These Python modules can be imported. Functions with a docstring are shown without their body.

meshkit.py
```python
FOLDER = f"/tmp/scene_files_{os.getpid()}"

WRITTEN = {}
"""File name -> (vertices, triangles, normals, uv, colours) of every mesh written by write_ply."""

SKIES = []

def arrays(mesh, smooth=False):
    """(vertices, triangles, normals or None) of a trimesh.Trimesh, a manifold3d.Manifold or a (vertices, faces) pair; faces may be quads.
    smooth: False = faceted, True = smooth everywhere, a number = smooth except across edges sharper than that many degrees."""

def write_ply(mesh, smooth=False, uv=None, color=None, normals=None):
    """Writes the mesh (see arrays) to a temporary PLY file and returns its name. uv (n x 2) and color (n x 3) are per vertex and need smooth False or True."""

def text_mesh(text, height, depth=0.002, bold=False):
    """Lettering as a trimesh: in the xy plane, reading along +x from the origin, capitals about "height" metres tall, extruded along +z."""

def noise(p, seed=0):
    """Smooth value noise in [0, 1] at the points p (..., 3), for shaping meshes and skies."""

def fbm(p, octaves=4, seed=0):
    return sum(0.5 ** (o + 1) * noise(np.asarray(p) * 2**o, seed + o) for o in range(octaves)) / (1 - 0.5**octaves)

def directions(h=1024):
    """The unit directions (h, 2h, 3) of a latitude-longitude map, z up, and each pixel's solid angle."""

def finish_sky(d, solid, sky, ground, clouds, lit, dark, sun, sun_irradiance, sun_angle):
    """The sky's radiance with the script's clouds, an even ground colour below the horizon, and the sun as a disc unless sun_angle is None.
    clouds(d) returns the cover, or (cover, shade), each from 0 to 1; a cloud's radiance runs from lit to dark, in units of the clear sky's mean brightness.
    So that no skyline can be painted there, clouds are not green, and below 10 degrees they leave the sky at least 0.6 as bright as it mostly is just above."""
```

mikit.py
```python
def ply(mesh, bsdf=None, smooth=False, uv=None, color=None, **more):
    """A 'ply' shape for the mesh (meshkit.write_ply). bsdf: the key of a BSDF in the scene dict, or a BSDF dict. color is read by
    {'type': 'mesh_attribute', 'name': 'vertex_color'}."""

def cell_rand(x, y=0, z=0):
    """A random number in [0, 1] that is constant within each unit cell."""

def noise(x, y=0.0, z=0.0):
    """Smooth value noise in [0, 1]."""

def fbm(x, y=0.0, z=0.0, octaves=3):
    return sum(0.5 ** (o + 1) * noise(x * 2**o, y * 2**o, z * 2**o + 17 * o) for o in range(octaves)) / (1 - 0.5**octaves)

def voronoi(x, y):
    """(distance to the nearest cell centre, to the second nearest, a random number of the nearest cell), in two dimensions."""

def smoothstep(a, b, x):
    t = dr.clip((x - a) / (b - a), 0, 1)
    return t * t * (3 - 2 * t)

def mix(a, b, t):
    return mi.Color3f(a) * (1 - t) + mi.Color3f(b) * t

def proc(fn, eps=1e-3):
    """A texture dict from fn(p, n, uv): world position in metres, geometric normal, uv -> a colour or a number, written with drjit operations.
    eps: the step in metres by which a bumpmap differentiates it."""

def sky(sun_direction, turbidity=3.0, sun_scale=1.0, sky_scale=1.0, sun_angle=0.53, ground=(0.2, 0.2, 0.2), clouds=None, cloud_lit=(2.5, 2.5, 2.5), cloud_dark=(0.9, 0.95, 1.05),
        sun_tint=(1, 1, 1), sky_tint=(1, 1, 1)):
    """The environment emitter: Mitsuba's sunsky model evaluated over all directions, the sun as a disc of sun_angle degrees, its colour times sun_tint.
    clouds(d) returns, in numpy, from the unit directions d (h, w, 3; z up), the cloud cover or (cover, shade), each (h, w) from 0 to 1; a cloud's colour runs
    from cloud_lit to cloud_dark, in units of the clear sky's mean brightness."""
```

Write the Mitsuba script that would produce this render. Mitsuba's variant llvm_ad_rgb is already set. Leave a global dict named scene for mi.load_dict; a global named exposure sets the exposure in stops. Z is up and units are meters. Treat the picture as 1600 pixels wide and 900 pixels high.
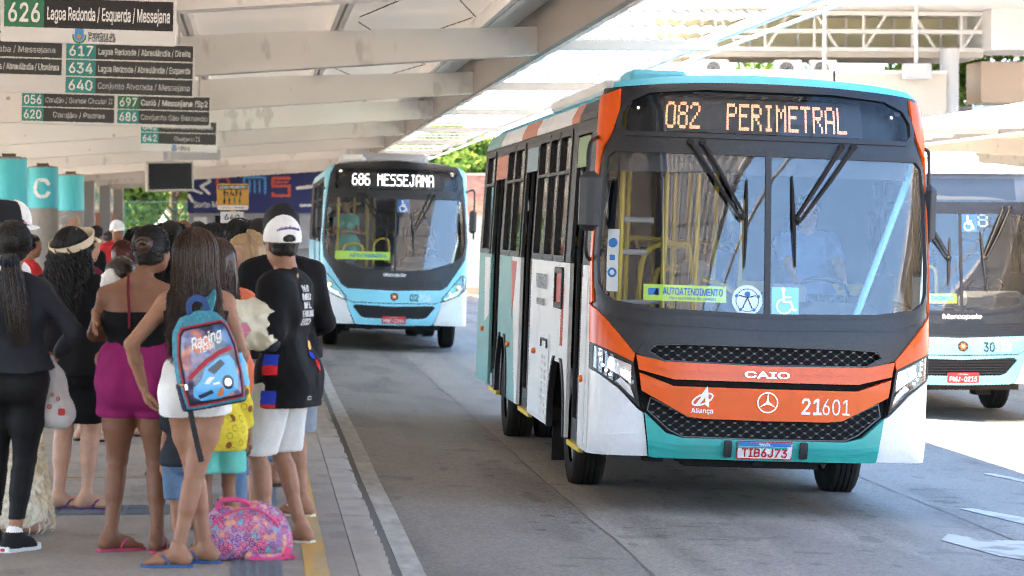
import math, random, numpy as np, trimesh, mitsuba as mi, mikit, meshkit
import drjit as dr
from shapely.geometry import Polygon, box as sbox, LineString, Point
from shapely.ops import unary_union
from shapely import affinity
T = mi.ScalarTransform4f
PI = math.pi
scene, labels, place = {}, {}, {}
rnd = random.Random(7)
rs = np.random.RandomState(7)

# ---------------------------------------------------------------- camera, light, exposure
# x: to the right across the bus lanes, y: along the platform away from the camera, z up; the platform floor is z = 0
YAW, PITCH, CAM_Z = math.radians(5.22), math.radians(1.276), 1.65
fw = np.array([math.sin(YAW) * math.cos(PITCH), math.cos(YAW) * math.cos(PITCH), -math.sin(PITCH)])
scene['camera'] = {'type': 'thinlens', 'fov': 20.61, 'fov_axis': 'x', 'near_clip': 0.5, 'far_clip': 2000.0,
                   'aperture_radius': 0.010, 'focus_distance': 20.5,
                   'to_world': T().look_at(origin=[0, 0, CAM_Z], target=[float(fw[0]), float(fw[1]), CAM_Z + float(fw[2])], up=[0, 0, 1])}
scene['sky'] = mikit.sky([-0.555, -0.05, 0.83], turbidity=3, ground=(0.24, 0.23, 0.22), sky_tint=(1.04, 1.0, 0.95), sun_tint=(1.08, 1.0, 0.90))
exposure = 4.93

# ---------------------------------------------------------------- materials
def mat(name, color, rough=0.55, spec=0.5, metal=0.0, **kw):
    col = color if isinstance(color, dict) else {'type': 'rgb', 'value': list(map(float, color))}
    scene[name] = {'type': 'twosided', 'b': {'type': 'principled', 'base_color': col, 'roughness': rough, 'specular': spec, 'metallic': metal, **kw}}
    return name

def C(v):
    return mi.Color3f(*map(float, v))

def sm(a, b, x):
    return mikit.smoothstep(a, b, x)

def floor_fn(p, n, uv):
    big = mikit.fbm(p.x * 0.35, p.y * 0.35, 3.0, 3)
    mid = mikit.fbm(p.x * 2.3, p.y * 1.7, 9.0, 3)
    grain = mikit.noise(p.x * 60, p.y * 60)
    spots = sm(0.74, 0.80, mikit.noise(p.x * 4.3, p.y * 4.3, 5.0))
    scuff = sm(0.60, 0.75, mikit.fbm(p.x * 3, p.y * 2.2, 2.0, 4))
    k = 0.80 + 0.30 * (big - 0.5) + 0.22 * (mid - 0.5) + 0.16 * (grain - 0.5) - 0.10 * spots - 0.08 * scuff
    return C((0.288, 0.270, 0.246)) * k

def road_fn(p, n, uv):
    big = mikit.fbm(p.x * 0.30, p.y * 0.12, 3.0, 4)
    mid = mikit.fbm(p.x * 1.9, p.y * 0.8, 9.0, 3)
    grain = mikit.noise(p.x * 55, p.y * 55)
    fine = mikit.noise(p.x * 140, p.y * 140, 2.0)
    oil = sm(0.58, 0.80, mikit.fbm(p.x * 1.4, p.y * 0.30, 21.0, 3))
    drip = sm(0.80, 0.86, mikit.noise(p.x * 6, p.y * 6, 31.0)) * oil
    tyre = sm(0.50, 0.75, mikit.fbm(p.x * 3.2, p.y * 0.06, 41.0, 2)) 
    slab = sm(2.42, 2.46, p.x + 0.02 * mikit.noise(p.y * 3.0))
    k = 0.86 + 0.34 * (big - 0.5) + 0.18 * (mid - 0.5) + 0.34 * (grain - 0.5) + 0.26 * (fine - 0.5) - 0.20 * oil - 0.22 * drip - 0.10 * tyre
    return mikit.mix(mikit.mix((0.225, 0.208, 0.186), (0.272, 0.248, 0.213), slab) * k, C((0.075, 0.072, 0.068)), sm(0.70, 0.74, mikit.fbm(p.x * 0.8, p.y * 0.25, 61.0, 3)) * 0.18 + sm(0.86, 0.89, mikit.noise(p.x * 5.5, p.y * 4.5, 71.0)) * 0.35)

def beam_fn(p, n, uv):
    run = sm(0.63, 0.72, 0.5 * mikit.fbm(p.x * 1.3, p.y * 0.7, 1.0, 3) + 0.5 * mikit.fbm(p.x * 9.0 + 0.6 * p.z, p.y * 0.7, p.z * 3.0, 3))
    soft = mikit.fbm(p.x * 0.6, p.y * 0.3, p.z * 1.5, 3)
    rust = sm(0.80, 0.84, mikit.fbm(p.x * 9, p.y * 3, p.z * 5, 3))
    base = C((0.80, 0.785, 0.75)) * (0.93 + 0.2 * (soft - 0.5))
    tint = mikit.mix(base, C((0.40, 0.385, 0.36)), 0.5 * run)
    return mikit.mix(tint, C((0.22, 0.12, 0.07)), 0.6 * rust)

def concrete_fn(p, n, uv):
    a = mikit.fbm(p.x * 1.2, p.y * 1.2, p.z * 1.2, 4)
    g = mikit.noise(p.x * 40, p.y * 40, p.z * 40)
    return C((0.33, 0.305, 0.27)) * (0.86 + 0.4 * (a - 0.5) + 0.14 * (g - 0.5))

def brick_fn(p, n, uv):
    row = dr.floor(p.z / 0.08)
    c = mikit.cell_rand(dr.floor(p.x / 0.22 + 0.5 * row), row, 3.0)
    return mikit.mix((0.33, 0.17, 0.13), (0.47, 0.27, 0.21), c)

def bus_grime(color, dirt=(0.20, 0.17, 0.13), amount=0.35):
    def fn(p, n, uv):
        a = mikit.fbm(p.x * 3, p.y * 3, p.z * 3, 4)
        d = sm(0.52, 0.75, a) * amount + 0.10 * mikit.noise(p.x * 70, p.y * 70, p.z * 30)
        return mikit.mix(color, dirt, d)
    return mikit.proc(fn)

mat('platform_concrete', mikit.proc(floor_fn), 0.62, 0.35)
mat('road_surface', mikit.proc(road_fn), 0.68, 0.35)
mat('beam_paint', mikit.proc(beam_fn), 0.5, 0.4)
mat('column_concrete', mikit.proc(concrete_fn), 0.8, 0.2)
mat('far_brick', mikit.proc(brick_fn), 0.8, 0.2)
mat('kerb_concrete', mikit.proc(lambda p, n, uv: C((0.265, 0.248, 0.225)) * (0.82 + 0.36 * mikit.fbm(p.x * 9, p.y * 5, p.z * 9, 4))), 0.8, 0.2)
mat('gutter_concrete', mikit.proc(lambda p, n, uv: C((0.34, 0.325, 0.30)) * (0.7 + 0.6 * mikit.fbm(p.x * 14, p.y * 4, 1.0, 4))), 0.8, 0.2)
mat('tactile_blue', mikit.proc(lambda p, n, uv: mikit.mix((0.075, 0.10, 0.13), (0.135, 0.155, 0.175), mikit.fbm(p.x * 6, p.y * 3, 1.0, 4))), 0.6, 0.3)
mat('yellow_line', mikit.proc(lambda p, n, uv: mikit.mix((0.44, 0.275, 0.085), (0.33, 0.255, 0.15), sm(0.42, 0.7, mikit.fbm(p.x * 9, p.y * 2.2, 1.0, 4)))), 0.6, 0.3)
mat('light_patch_white', mikit.proc(lambda p, n, uv: mikit.mix((0.42, 0.415, 0.40), (0.25, 0.232, 0.205), sm(0.44, 0.72, mikit.fbm(p.x * 5, p.y * 4, 1.0, 4)))), 0.7, 0.3)  # pale tone standing in for sunlight on the road, mottled with road colour
mat('dark_asphalt', (0.13, 0.124, 0.116), 0.85, 0.2)
mat('sheet_white', (0.80, 0.80, 0.78), 0.5, 0.4)
mat('fascia_paint', (0.30, 0.275, 0.25), 0.6, 0.3)
mat('steel_dark', (0.10, 0.085, 0.075), 0.6, 0.4)
mat('steel_grey', (0.42, 0.42, 0.42), 0.4, 0.5)
mat('turquoise', (0.075, 0.50, 0.56), 0.45, 0.45)
mat('white_paint', (0.62, 0.615, 0.60), 0.4, 0.4)
mat('hall_white', (0.58, 0.57, 0.55), 0.6, 0.3)
mat('cream_wall', (0.42, 0.385, 0.33), 0.8, 0.2)
mat('beige_wall', (0.52, 0.40, 0.30), 0.8, 0.2)
mat('khaki_soffit', (0.52, 0.50, 0.34), 0.7, 0.2)
mat('grey_wall', (0.36, 0.37, 0.38), 0.7, 0.2)
mat('brick_slat', (0.30, 0.105, 0.06), 0.65, 0.3)
mat('poster_pale', (0.55, 0.56, 0.46), 0.6, 0.3)
mat('sign_black', (0.018, 0.018, 0.018), 0.35, 0.5)
mat('sign_grey', (0.045, 0.048, 0.048), 0.4, 0.5)
mat('sign_green', (0.035, 0.19, 0.10), 0.4, 0.5)
mat('sign_teal', (0.035, 0.27, 0.25), 0.4, 0.5)
mat('sign_white', (0.72, 0.72, 0.70), 0.4, 0.4)
mat('letter_white', (0.80, 0.80, 0.79), 0.5, 0.3)
mat('letter_soft', (0.66, 0.67, 0.66), 0.5, 0.3)
mat('letter_black', (0.02, 0.02, 0.022), 0.5, 0.3)
mat('screen_black', (0.006, 0.006, 0.007), 0.35, 0.25)
mat('navy_board', (0.022, 0.030, 0.135), 0.45, 0.4)
mat('neon_red', (0.55, 0.10, 0.07), 0.5, 0.3)
mat('neon_blue', (0.08, 0.28, 0.60), 0.5, 0.3)
mat('sign_orange', (0.62, 0.33, 0.06), 0.45, 0.4)
mat('fence_green', (0.10, 0.30, 0.22), 0.5, 0.4)
mat('bark', (0.13, 0.10, 0.075), 0.9, 0.2)
scene['translucent_sheet'] = {'type': 'principledthin', 'base_color': {'type': 'rgb', 'value': [0.25, 0.265, 0.285]}, 'roughness': 0.5, 'diff_trans': 1.0, 'spec_trans': 0.0, 'specular' if False else 'eta': 1.45}
scene['roof_translucent'] = {'type': 'principledthin', 'base_color': {'type': 'rgb', 'value': [0.72, 0.71, 0.69]}, 'roughness': 0.5, 'diff_trans': 0.065, 'spec_trans': 0.0, 'eta': 1.4}
def leaf_mat(name, c):
    scene[name] = {'type': 'principledthin', 'base_color': {'type': 'rgb', 'value': list(c)}, 'roughness': 0.5, 'diff_trans': 0.9, 'eta': 1.4}
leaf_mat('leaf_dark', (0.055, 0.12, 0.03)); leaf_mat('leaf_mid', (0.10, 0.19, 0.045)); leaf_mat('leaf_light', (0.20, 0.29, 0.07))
scene['window_glass'] = {'type': 'thindielectric', 'int_ior': 1.5}

# ---------------------------------------------------------------- helpers
def numbered(name):
    if name not in USED:
        USED.add(name); return name
    k = COUNT.get(name, 0)
    while True:
        k += 1
        n = f'{name}_{k:03d}'
        if n not in USED:
            COUNT[name] = k; USED.add(n); return n
USED, COUNT = set(scene), {}

def thing(name, label, cat, group=None, tw=None):
    k = numbered(name)
    labels[k] = {'label': label, 'category': cat}
    if group: labels[k]['group'] = group
    place[k] = tw
    return k

def root_of(k):
    return k.split('__')[0]

def shape(mesh, m, smooth=30, **kw):
    vn = mesh.metadata.get('vn') if hasattr(mesh, 'metadata') else None
    if vn is not None and len(vn) == len(mesh.vertices):
        return {'type': 'ply', 'filename': meshkit.write_ply((mesh.vertices, mesh.faces), False, normals=vn), 'face_normals': False, 'bsdf': {'type': 'ref', 'id': m}}
    return mikit.ply(mesh, m, smooth=smooth, **kw)

def part(parent, name, mesh, m, smooth=30, label=None, kind=None, **kw):
    """adds one part under a thing, part or piece of the setting; mesh may be a mesh or a finished shape dict"""
    k = numbered(parent + '__' + name)
    d = dict(mesh) if isinstance(mesh, dict) else shape(mesh, m, smooth, **kw)
    tw = place.get(root_of(parent))
    if tw is not None:
        d['to_world'] = tw @ d['to_world'] if 'to_world' in d else tw
    scene[k] = d
    if label: labels.setdefault(k, {})['label'] = label
    if kind: labels.setdefault(k, {})['kind'] = kind
    return k

def solo(name, mesh, m, label, cat, group=None, smooth=30, kind=None, **kw):
    k = numbered(name)
    d = dict(mesh) if isinstance(mesh, dict) else shape(mesh, m, smooth, **kw)
    scene[k] = d
    labels[k] = {'label': label, 'category': cat}
    if group: labels[k]['group'] = group
    if kind: labels[k]['kind'] = kind
    return k

def struct(name, mesh=None, m=None, smooth=30, **kw):
    k = numbered(name)
    if mesh is not None: scene[k] = shape(mesh, m, smooth, **kw)
    labels[k] = {'kind': 'structure'}
    return k

def cat(ms):
    ms = [x for x in ms if x is not None]
    return trimesh.util.concatenate(ms) if len(ms) > 1 else ms[0]

def M_(v, f):
    return trimesh.Trimesh(np.asarray(v, float), np.asarray(f, int), process=False)

BOXF = np.array([[0, 2, 3, 1], [4, 5, 7, 6], [0, 1, 5, 4], [2, 6, 7, 3], [0, 4, 6, 2], [1, 3, 7, 5]])
BOXT = np.vstack([BOXF[:, [0, 1, 2]], BOXF[:, [0, 2, 3]]])
def bx(x0, x1, y0, y1, z0, z1, b=0.0):
    x0, x1 = min(x0, x1), max(x0, x1); y0, y1 = min(y0, y1), max(y0, y1); z0, z1 = min(z0, z1), max(z0, z1)
    b = min(b, (x1 - x0) * .45, (y1 - y0) * .45, (z1 - z0) * .45)
    if b <= 0:
        v = np.array([[x, y, z] for x in (x0, x1) for y in (y0, y1) for z in (z0, z1)])
        f = BOXT.copy()
        m = M_(v, f)
        if m.volume < 0: m.invert()
        return m
    pts = []
    for sx, X in ((1, x0), (-1, x1)):
        for sy, Y in ((1, y0), (-1, y1)):
            for sz, Z in ((1, z0), (-1, z1)):
                pts += [[X, Y + sy * b, Z + sz * b], [X + sx * b, Y, Z + sz * b], [X + sx * b, Y + sy * b, Z]]
    return trimesh.convex.convex_hull(np.array(pts))

def cyl(p0, p1, r0, r1=None, n=16, caps=True):
    p0, p1 = np.asarray(p0, float), np.asarray(p1, float)
    r1 = r0 if r1 is None else r1
    d = p1 - p0; d = d / np.linalg.norm(d)
    a = np.cross(d, [0, 0, 1.0] if abs(d[2]) < .9 else [1.0, 0, 0]); a /= np.linalg.norm(a); b = np.cross(d, a)
    t = np.arange(n) * 2 * PI / n
    ring = np.cos(t)[:, None] * a + np.sin(t)[:, None] * b
    v = np.vstack([p0 + ring * r0, p1 + ring * r1, [p0, p1]])
    i = np.arange(n); j = (i + 1) % n
    f = [np.stack([i, j, j + n], 1), np.stack([i, j + n, i + n], 1)]
    if caps: f += [np.stack([j, i, i * 0 + 2 * n], 1), np.stack([i + n, j + n, i * 0 + 2 * n + 1], 1)]
    return M_(v, np.vstack(f))

def tube(pts, r, n=8, caps=True):
    p = np.asarray(pts, float); m = len(p)
    r = np.broadcast_to(np.asarray(r, float), (m,))
    t = np.gradient(p, axis=0); t /= np.linalg.norm(t, axis=1, keepdims=True) + 1e-12
    a = np.cross(t[0], [0, 0, 1.0] if abs(t[0][2]) < .9 else [1.0, 0, 0]); a /= np.linalg.norm(a)
    A = [a]
    for k in range(1, m):
        a = a - t[k] * (a @ t[k]); a = a / (np.linalg.norm(a) + 1e-12); A.append(a)
    A = np.array(A); B = np.cross(t, A)
    th = np.arange(n) * 2 * PI / n
    v = (p[:, None] + r[:, None, None] * (np.cos(th)[None, :, None] * A[:, None] + np.sin(th)[None, :, None] * B[:, None])).reshape(-1, 3)
    i, j = np.meshgrid(np.arange(m - 1), np.arange(n), indexing='ij')
    q = np.stack([i * n + j, i * n + (j + 1) % n, (i + 1) * n + (j + 1) % n, (i + 1) * n + j], -1).reshape(-1, 4)
    f = np.vstack([q[:, [0, 1, 2]], q[:, [0, 2, 3]]])
    if caps:
        c = len(v); v = np.vstack([v, p[0], p[-1]]); jj = np.arange(n)
        f = np.vstack([f, np.stack([(jj + 1) % n, jj, jj * 0 + c], 1), np.stack([(m - 1) * n + jj, (m - 1) * n + (jj + 1) % n, jj * 0 + c + 1], 1)])
    return M_(v, f)

def spline(pts, n=12):
    """Catmull-Rom through the points"""
    p = np.asarray(pts, float); p = np.vstack([2 * p[0] - p[1], p, 2 * p[-1] - p[-2]])
    out = []
    for k in range(1, len(p) - 2):
        t = np.linspace(0, 1, n, endpoint=False)[:, None]
        a, b, c, d = p[k - 1], p[k], p[k + 1], p[k + 2]
        out.append(0.5 * (2 * b + (c - a) * t + (2 * a - 5 * b + 4 * c - d) * t ** 2 + (3 * b - a - 3 * c + d) * t ** 3))
    return np.vstack(out + [p[-2:-1]])

def prism(poly, d0, d1, axes='xz'):
    """a 2-d polygon extruded along the third axis from d0 to d1; axes says what the polygon's two coordinates are"""
    ms = []
    for g in getattr(poly, 'geoms', [poly]):
        if g.is_empty or g.geom_type != 'Polygon': continue
        m = trimesh.creation.extrude_polygon(g, abs(d1 - d0), engine='earcut')
        v = np.array(m.vertices)
        w = np.zeros_like(v)
        ia, ib = 'xyz'.index(axes[0]), 'xyz'.index(axes[1]); ic = 3 - ia - ib
        w[:, ia], w[:, ib], w[:, ic] = v[:, 0], v[:, 1], v[:, 2] + min(d0, d1)
        mm = M_(w, m.faces)
        if mm.volume < 0: mm.invert()
        ms.append(mm)
    return cat(ms)

def rrect(x0, x1, y0, y1, r):
    return sbox(x0 + r, y0 + r, x1 - r, y1 - r).buffer(r, quad_segs=4)

def moved(m, mat4):
    m = m.copy(); m.apply_transform(mat4); return m

def shift(m, d):
    m = m.copy(); m.apply_translation(d); return m

def ico(c, r, sub=2, scale=(1, 1, 1)):
    m = trimesh.creation.icosphere(subdivisions=sub, radius=1.0)
    m.vertices = np.array(m.vertices) * r * np.array(scale) + np.array(c)
    return m

def rotz(m, a, c=(0, 0, 0)):
    return moved(m, trimesh.transformations.rotation_matrix(a, [0, 0, 1], c))

def lathe(profile, n=24, c=(0, 0, 0)):
    m = trimesh.creation.revolve(np.asarray(profile, float), sections=n)
    if m.volume < 0: m.invert()
    return shift(m, c)

TEXTS = {}
def text(s, h, c, width=None, depth=0.003, bold=False, align='c', slant=0.0, rot=0.0, axis='-y'):
    """lettering facing -y (towards the platform's near end), its middle (or left end) at c"""
    m = meshkit.text_mesh(s, h, depth, bold)
    v = np.array(m.vertices)
    v[:, 0] -= v[:, 0].min()
    w = v[:, 0].max()
    if width: v[:, 0] *= width / w; w = width
    if align == 'c': v[:, 0] -= w / 2
    elif align == 'r': v[:, 0] -= w
    v[:, 1] -= h / 2
    v[:, 0] += slant * v[:, 1]
    if rot:
        ca, sa = math.cos(rot), math.sin(rot); x, y = v[:, 0].copy(), v[:, 1].copy()
        v[:, 0], v[:, 1] = ca * x - sa * y, sa * x + ca * y
    w_ = np.stack([v[:, 0], -v[:, 2], v[:, 1]], 1) + np.array(c)
    return M_(w_, m.faces)
# ================================================================ the setting
EDGE = 0.66                                  # the platform's edge
def road_z(v):
    v = np.asarray(v, float)
    return -0.44 - 0.038 * (np.minimum(v, 6.2) - EDGE) - 0.060 * np.clip(v - 6.2, 0, 3)
# ground far out, and the road with its crossfall
gx = np.concatenate([[-600, -60, -14], [EDGE - 0.2, 6.2, 15.4, 60, 600]])
def sheet(xs, ys, zf):
    X, Y = np.meshgrid(xs, ys, indexing='ij')
    v = np.stack([X, Y, zf(X)], -1).reshape(-1, 3)
    n = len(ys); i, j = np.meshgrid(np.arange(len(xs) - 1), np.arange(n - 1), indexing='ij')
    q = np.stack([i * n + j, (i + 1) * n + j, (i + 1) * n + j + 1, i * n + j + 1], -1).reshape(-1, 4)
    return M_(v, np.vstack([q[:, [0, 1, 2]], q[:, [0, 2, 3]]]))
struct('ground', sheet([-800, 800], [-800, 1200], lambda x: x * 0 - 1.25), 'dark_asphalt')
ROAD = struct('road', sheet(np.concatenate([[EDGE - 0.1], np.linspace(1, 15.4, 30), [70]]), np.linspace(-70, 240, 40), road_z), 'road_surface')
# dark joint and pale gutter strip along the kerb
gut = sheet([0.88, 1.02], np.linspace(-20, 140, 60), lambda x: road_z(x) + 0.006)
gv = np.array(gut.vertices); gv[:, 0] += 0.018 * (meshkit.noise(np.stack([gv[:, 1] * 0.4, gv[:, 0] * 9, gv[:, 1] * 0], 1)) - .5); gut.vertices = gv
part(ROAD, 'gutter_strip', gut, 'gutter_concrete')
part(ROAD, 'kerb_joint', sheet([EDGE - .08, 0.885], [-20, 140], lambda x: road_z(x) + 0.003), 'dark_asphalt')
# a cracked joint between the two lanes of paving, an open wavering groove lined with dark filler
jy = np.linspace(6, 120, 500)
jx = 2.44 + 0.05 * (meshkit.fbm(np.stack([jy * 0.7, jy * 0, jy * 0 + 3], 1), 4) - .5)
for nm, x_off, hw in (('paving_joint', 0.0, .008), ('paving_joint', 3.0, .005)):
    ww = hw * (0.5 + meshkit.noise(np.stack([jy * 3, jy * 0 + x_off, jy * 0], 1)))
    L = np.stack([jx + x_off - ww, jy, road_z(jx + x_off) + 0.005], 1); R = np.stack([jx + x_off + ww, jy, road_z(jx + x_off) + 0.005], 1)
    k = np.arange(len(jy) - 1); n = len(jy)
    part(ROAD, nm, M_(np.vstack([L, R]), np.vstack([np.stack([k, k + n, k + n + 1], 1), np.stack([k, k + n + 1, k + 1], 1)])), 'dark_asphalt')
for yj in (17.6, 24.4, 36.0, 52.0):
    xs = np.linspace(0.95, 12, 90); yy = yj + 0.10 * (meshkit.fbm(np.stack([xs * 0.9, xs * 0 + yj, xs * 0], 1), 4) - .5); w = .003
    L = np.stack([xs, yy - w, road_z(xs) + .004], 1); R = np.stack([xs, yy + w, road_z(xs) + .004], 1); k = np.arange(89); n = 90
    part(ROAD, 'paving_joint', M_(np.vstack([L, R]), np.vstack([np.stack([k, k + n + 1, k + n], 1), np.stack([k, k + 1, k + n + 1], 1)])), 'dark_asphalt')
# patches of sunlight on the road at the right, laid on as pale colour
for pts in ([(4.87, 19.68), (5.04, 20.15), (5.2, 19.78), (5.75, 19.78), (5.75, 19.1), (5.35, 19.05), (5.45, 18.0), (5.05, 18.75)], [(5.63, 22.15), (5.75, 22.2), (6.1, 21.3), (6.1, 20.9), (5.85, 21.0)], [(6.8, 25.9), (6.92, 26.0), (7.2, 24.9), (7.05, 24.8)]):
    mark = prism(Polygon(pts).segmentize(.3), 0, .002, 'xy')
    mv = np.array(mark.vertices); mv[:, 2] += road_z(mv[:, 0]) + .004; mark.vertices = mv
    part(ROAD, 'painted_light_patch', mark, 'light_patch_white')

# platform: concrete slabs with open joints, worn kerb stones along the edge
PLAT = struct('platform', bx(-30, EDGE - 0.30, -40, 150, -1.2, -0.10), 'platform_concrete')
KX = EDGE - 0.17
slab_edges = [-40, -10, 4.0, 9.6, 13.62, 17.6, 21.6, 25.6, 29.6, 33.6, 41.6, 49.6, 65.6, 90, 150]
strips = [(-30, -6.0), (-6.0, -2.35), (-2.35, KX)]
for a, b in zip(slab_edges[:-1], slab_edges[1:]):
    for (x0, x1) in strips:
        part(PLAT, 'slab', bx(x0 + .003, x1 - .003, a + .003, b - .003, -0.14, 0.0, .003), 'platform_concrete', smooth=False)
def kerb_stone(seed):
    xs, ys, zs = np.linspace(0, .165, 6), np.linspace(.004, .996, 26), np.linspace(-.45, 0, 8)
    m = trimesh.creation.box((1, 1, 1)).subdivide().subdivide().subdivide().subdivide()
    v = np.array(m.vertices) + .5
    v = v * np.array([.165, .992, .45]) + np.array([0, .004, -.45])
    q = np.stack([v[:, 0] * 5, v[:, 1] * 9 + seed * 13, v[:, 2] * 6], 1)
    n = meshkit.fbm(q, 4, seed)
    near = np.clip(1 - np.hypot(.165 - v[:, 0], v[:, 2]) / .045, 0, 1)
    chip = near * np.clip((n - .42) * 5, 0, 1)
    v[:, 0] -= chip * .012; v[:, 2] -= chip * .010
    v[:, 0] += .004 * (n - .5) * (v[:, 0] > .1)
    m.vertices = v
    return m
kerbs = [shape(kerb_stone(s), 'kerb_concrete', 40) for s in range(5)]
for k in range(6, 50):
    part(PLAT, 'kerb_stone', {**kerbs[rnd.randrange(5)], 'to_world': T().translate([KX, float(k), 0.001 * (k % 3)])}, None)
part(PLAT, 'kerb', bx(KX, EDGE, 50, 150, -.45, 0, .01), 'kerb_concrete', smooth=False)
# yellow line along the edge, worn
part(PLAT, 'yellow_line', sheet([0.235, 0.350], [2, 150], lambda x: x * 0 + .004), 'yellow_line')
part(PLAT, 'yellow_line', sheet([-5.2, -1.90], [16.35, 16.47], lambda x: x * 0 + .004), 'yellow_line')
part(PLAT, 'yellow_line', sheet([-5.2, -0.2], [18.55, 18.60], lambda x: x * 0 + .004), 'yellow_line')
# tactile tiles with raised bars
def tile_mesh():
    ms = [bx(.002, .248, .002, .248, -.004, .006, .002)]
    for i in range(5):
        for j in range(2):
            ms.append(bx(.022 + i * .046, .042 + i * .046, .012 + j * .122, .112 + j * .122, .005, .0105, .003))
    return cat(ms)
tile = shape(tile_mesh(), 'tactile_blue', False)
for k in range(76):
    part(PLAT, 'tactile_tile', {**tile, 'to_world': T().translate([-.12 + .001 * (k % 2), 9.0 + .25 * k, 0])}, None)
part(PLAT, 'tactile_strip', bx(-.12, .13, 28.0, 110, -.004, .006), 'tactile_blue', smooth=False)
for k in range(13):
    part(PLAT, 'tactile_tile', {**tile, 'to_world': T().translate([-.125 - .25 * k, 16.15, 0]).rotate([0, 0, 1], 90)}, None)
    part(PLAT, 'tactile_tile', {**tile, 'to_world': T().translate([-.125 - .25 * k, 16.40, 0]).rotate([0, 0, 1], 90)}, None)

# ================================================================ station canopies
def zb(v):
    return 3.12 + 0.067 * v                  # underside of the beams
def zt(v):
    return zb(v) + np.interp(v, [-10, 0, 2.74], [0.40, 0.36, 0.25])
BAY, U0 = 8.0, 19.0
def corrugated(x0, x1, y0, y1, z, rise, amp, pitch, nx):
    X = np.linspace(x0, x1, nx); Y = np.array([y0, y1])
    zz = amp * np.sin(X * 2 * PI / pitch)
    v = np.vstack([np.stack([X, X * 0 + y0, zz + z], 1), np.stack([X, X * 0 + y1, zz + z + rise], 1)])
    k = np.arange(nx - 1)
    return M_(v, np.vstack([np.stack([k, k + 1, k + nx + 1], 1), np.stack([k, k + nx + 1, k + nx], 1)]))

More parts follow.
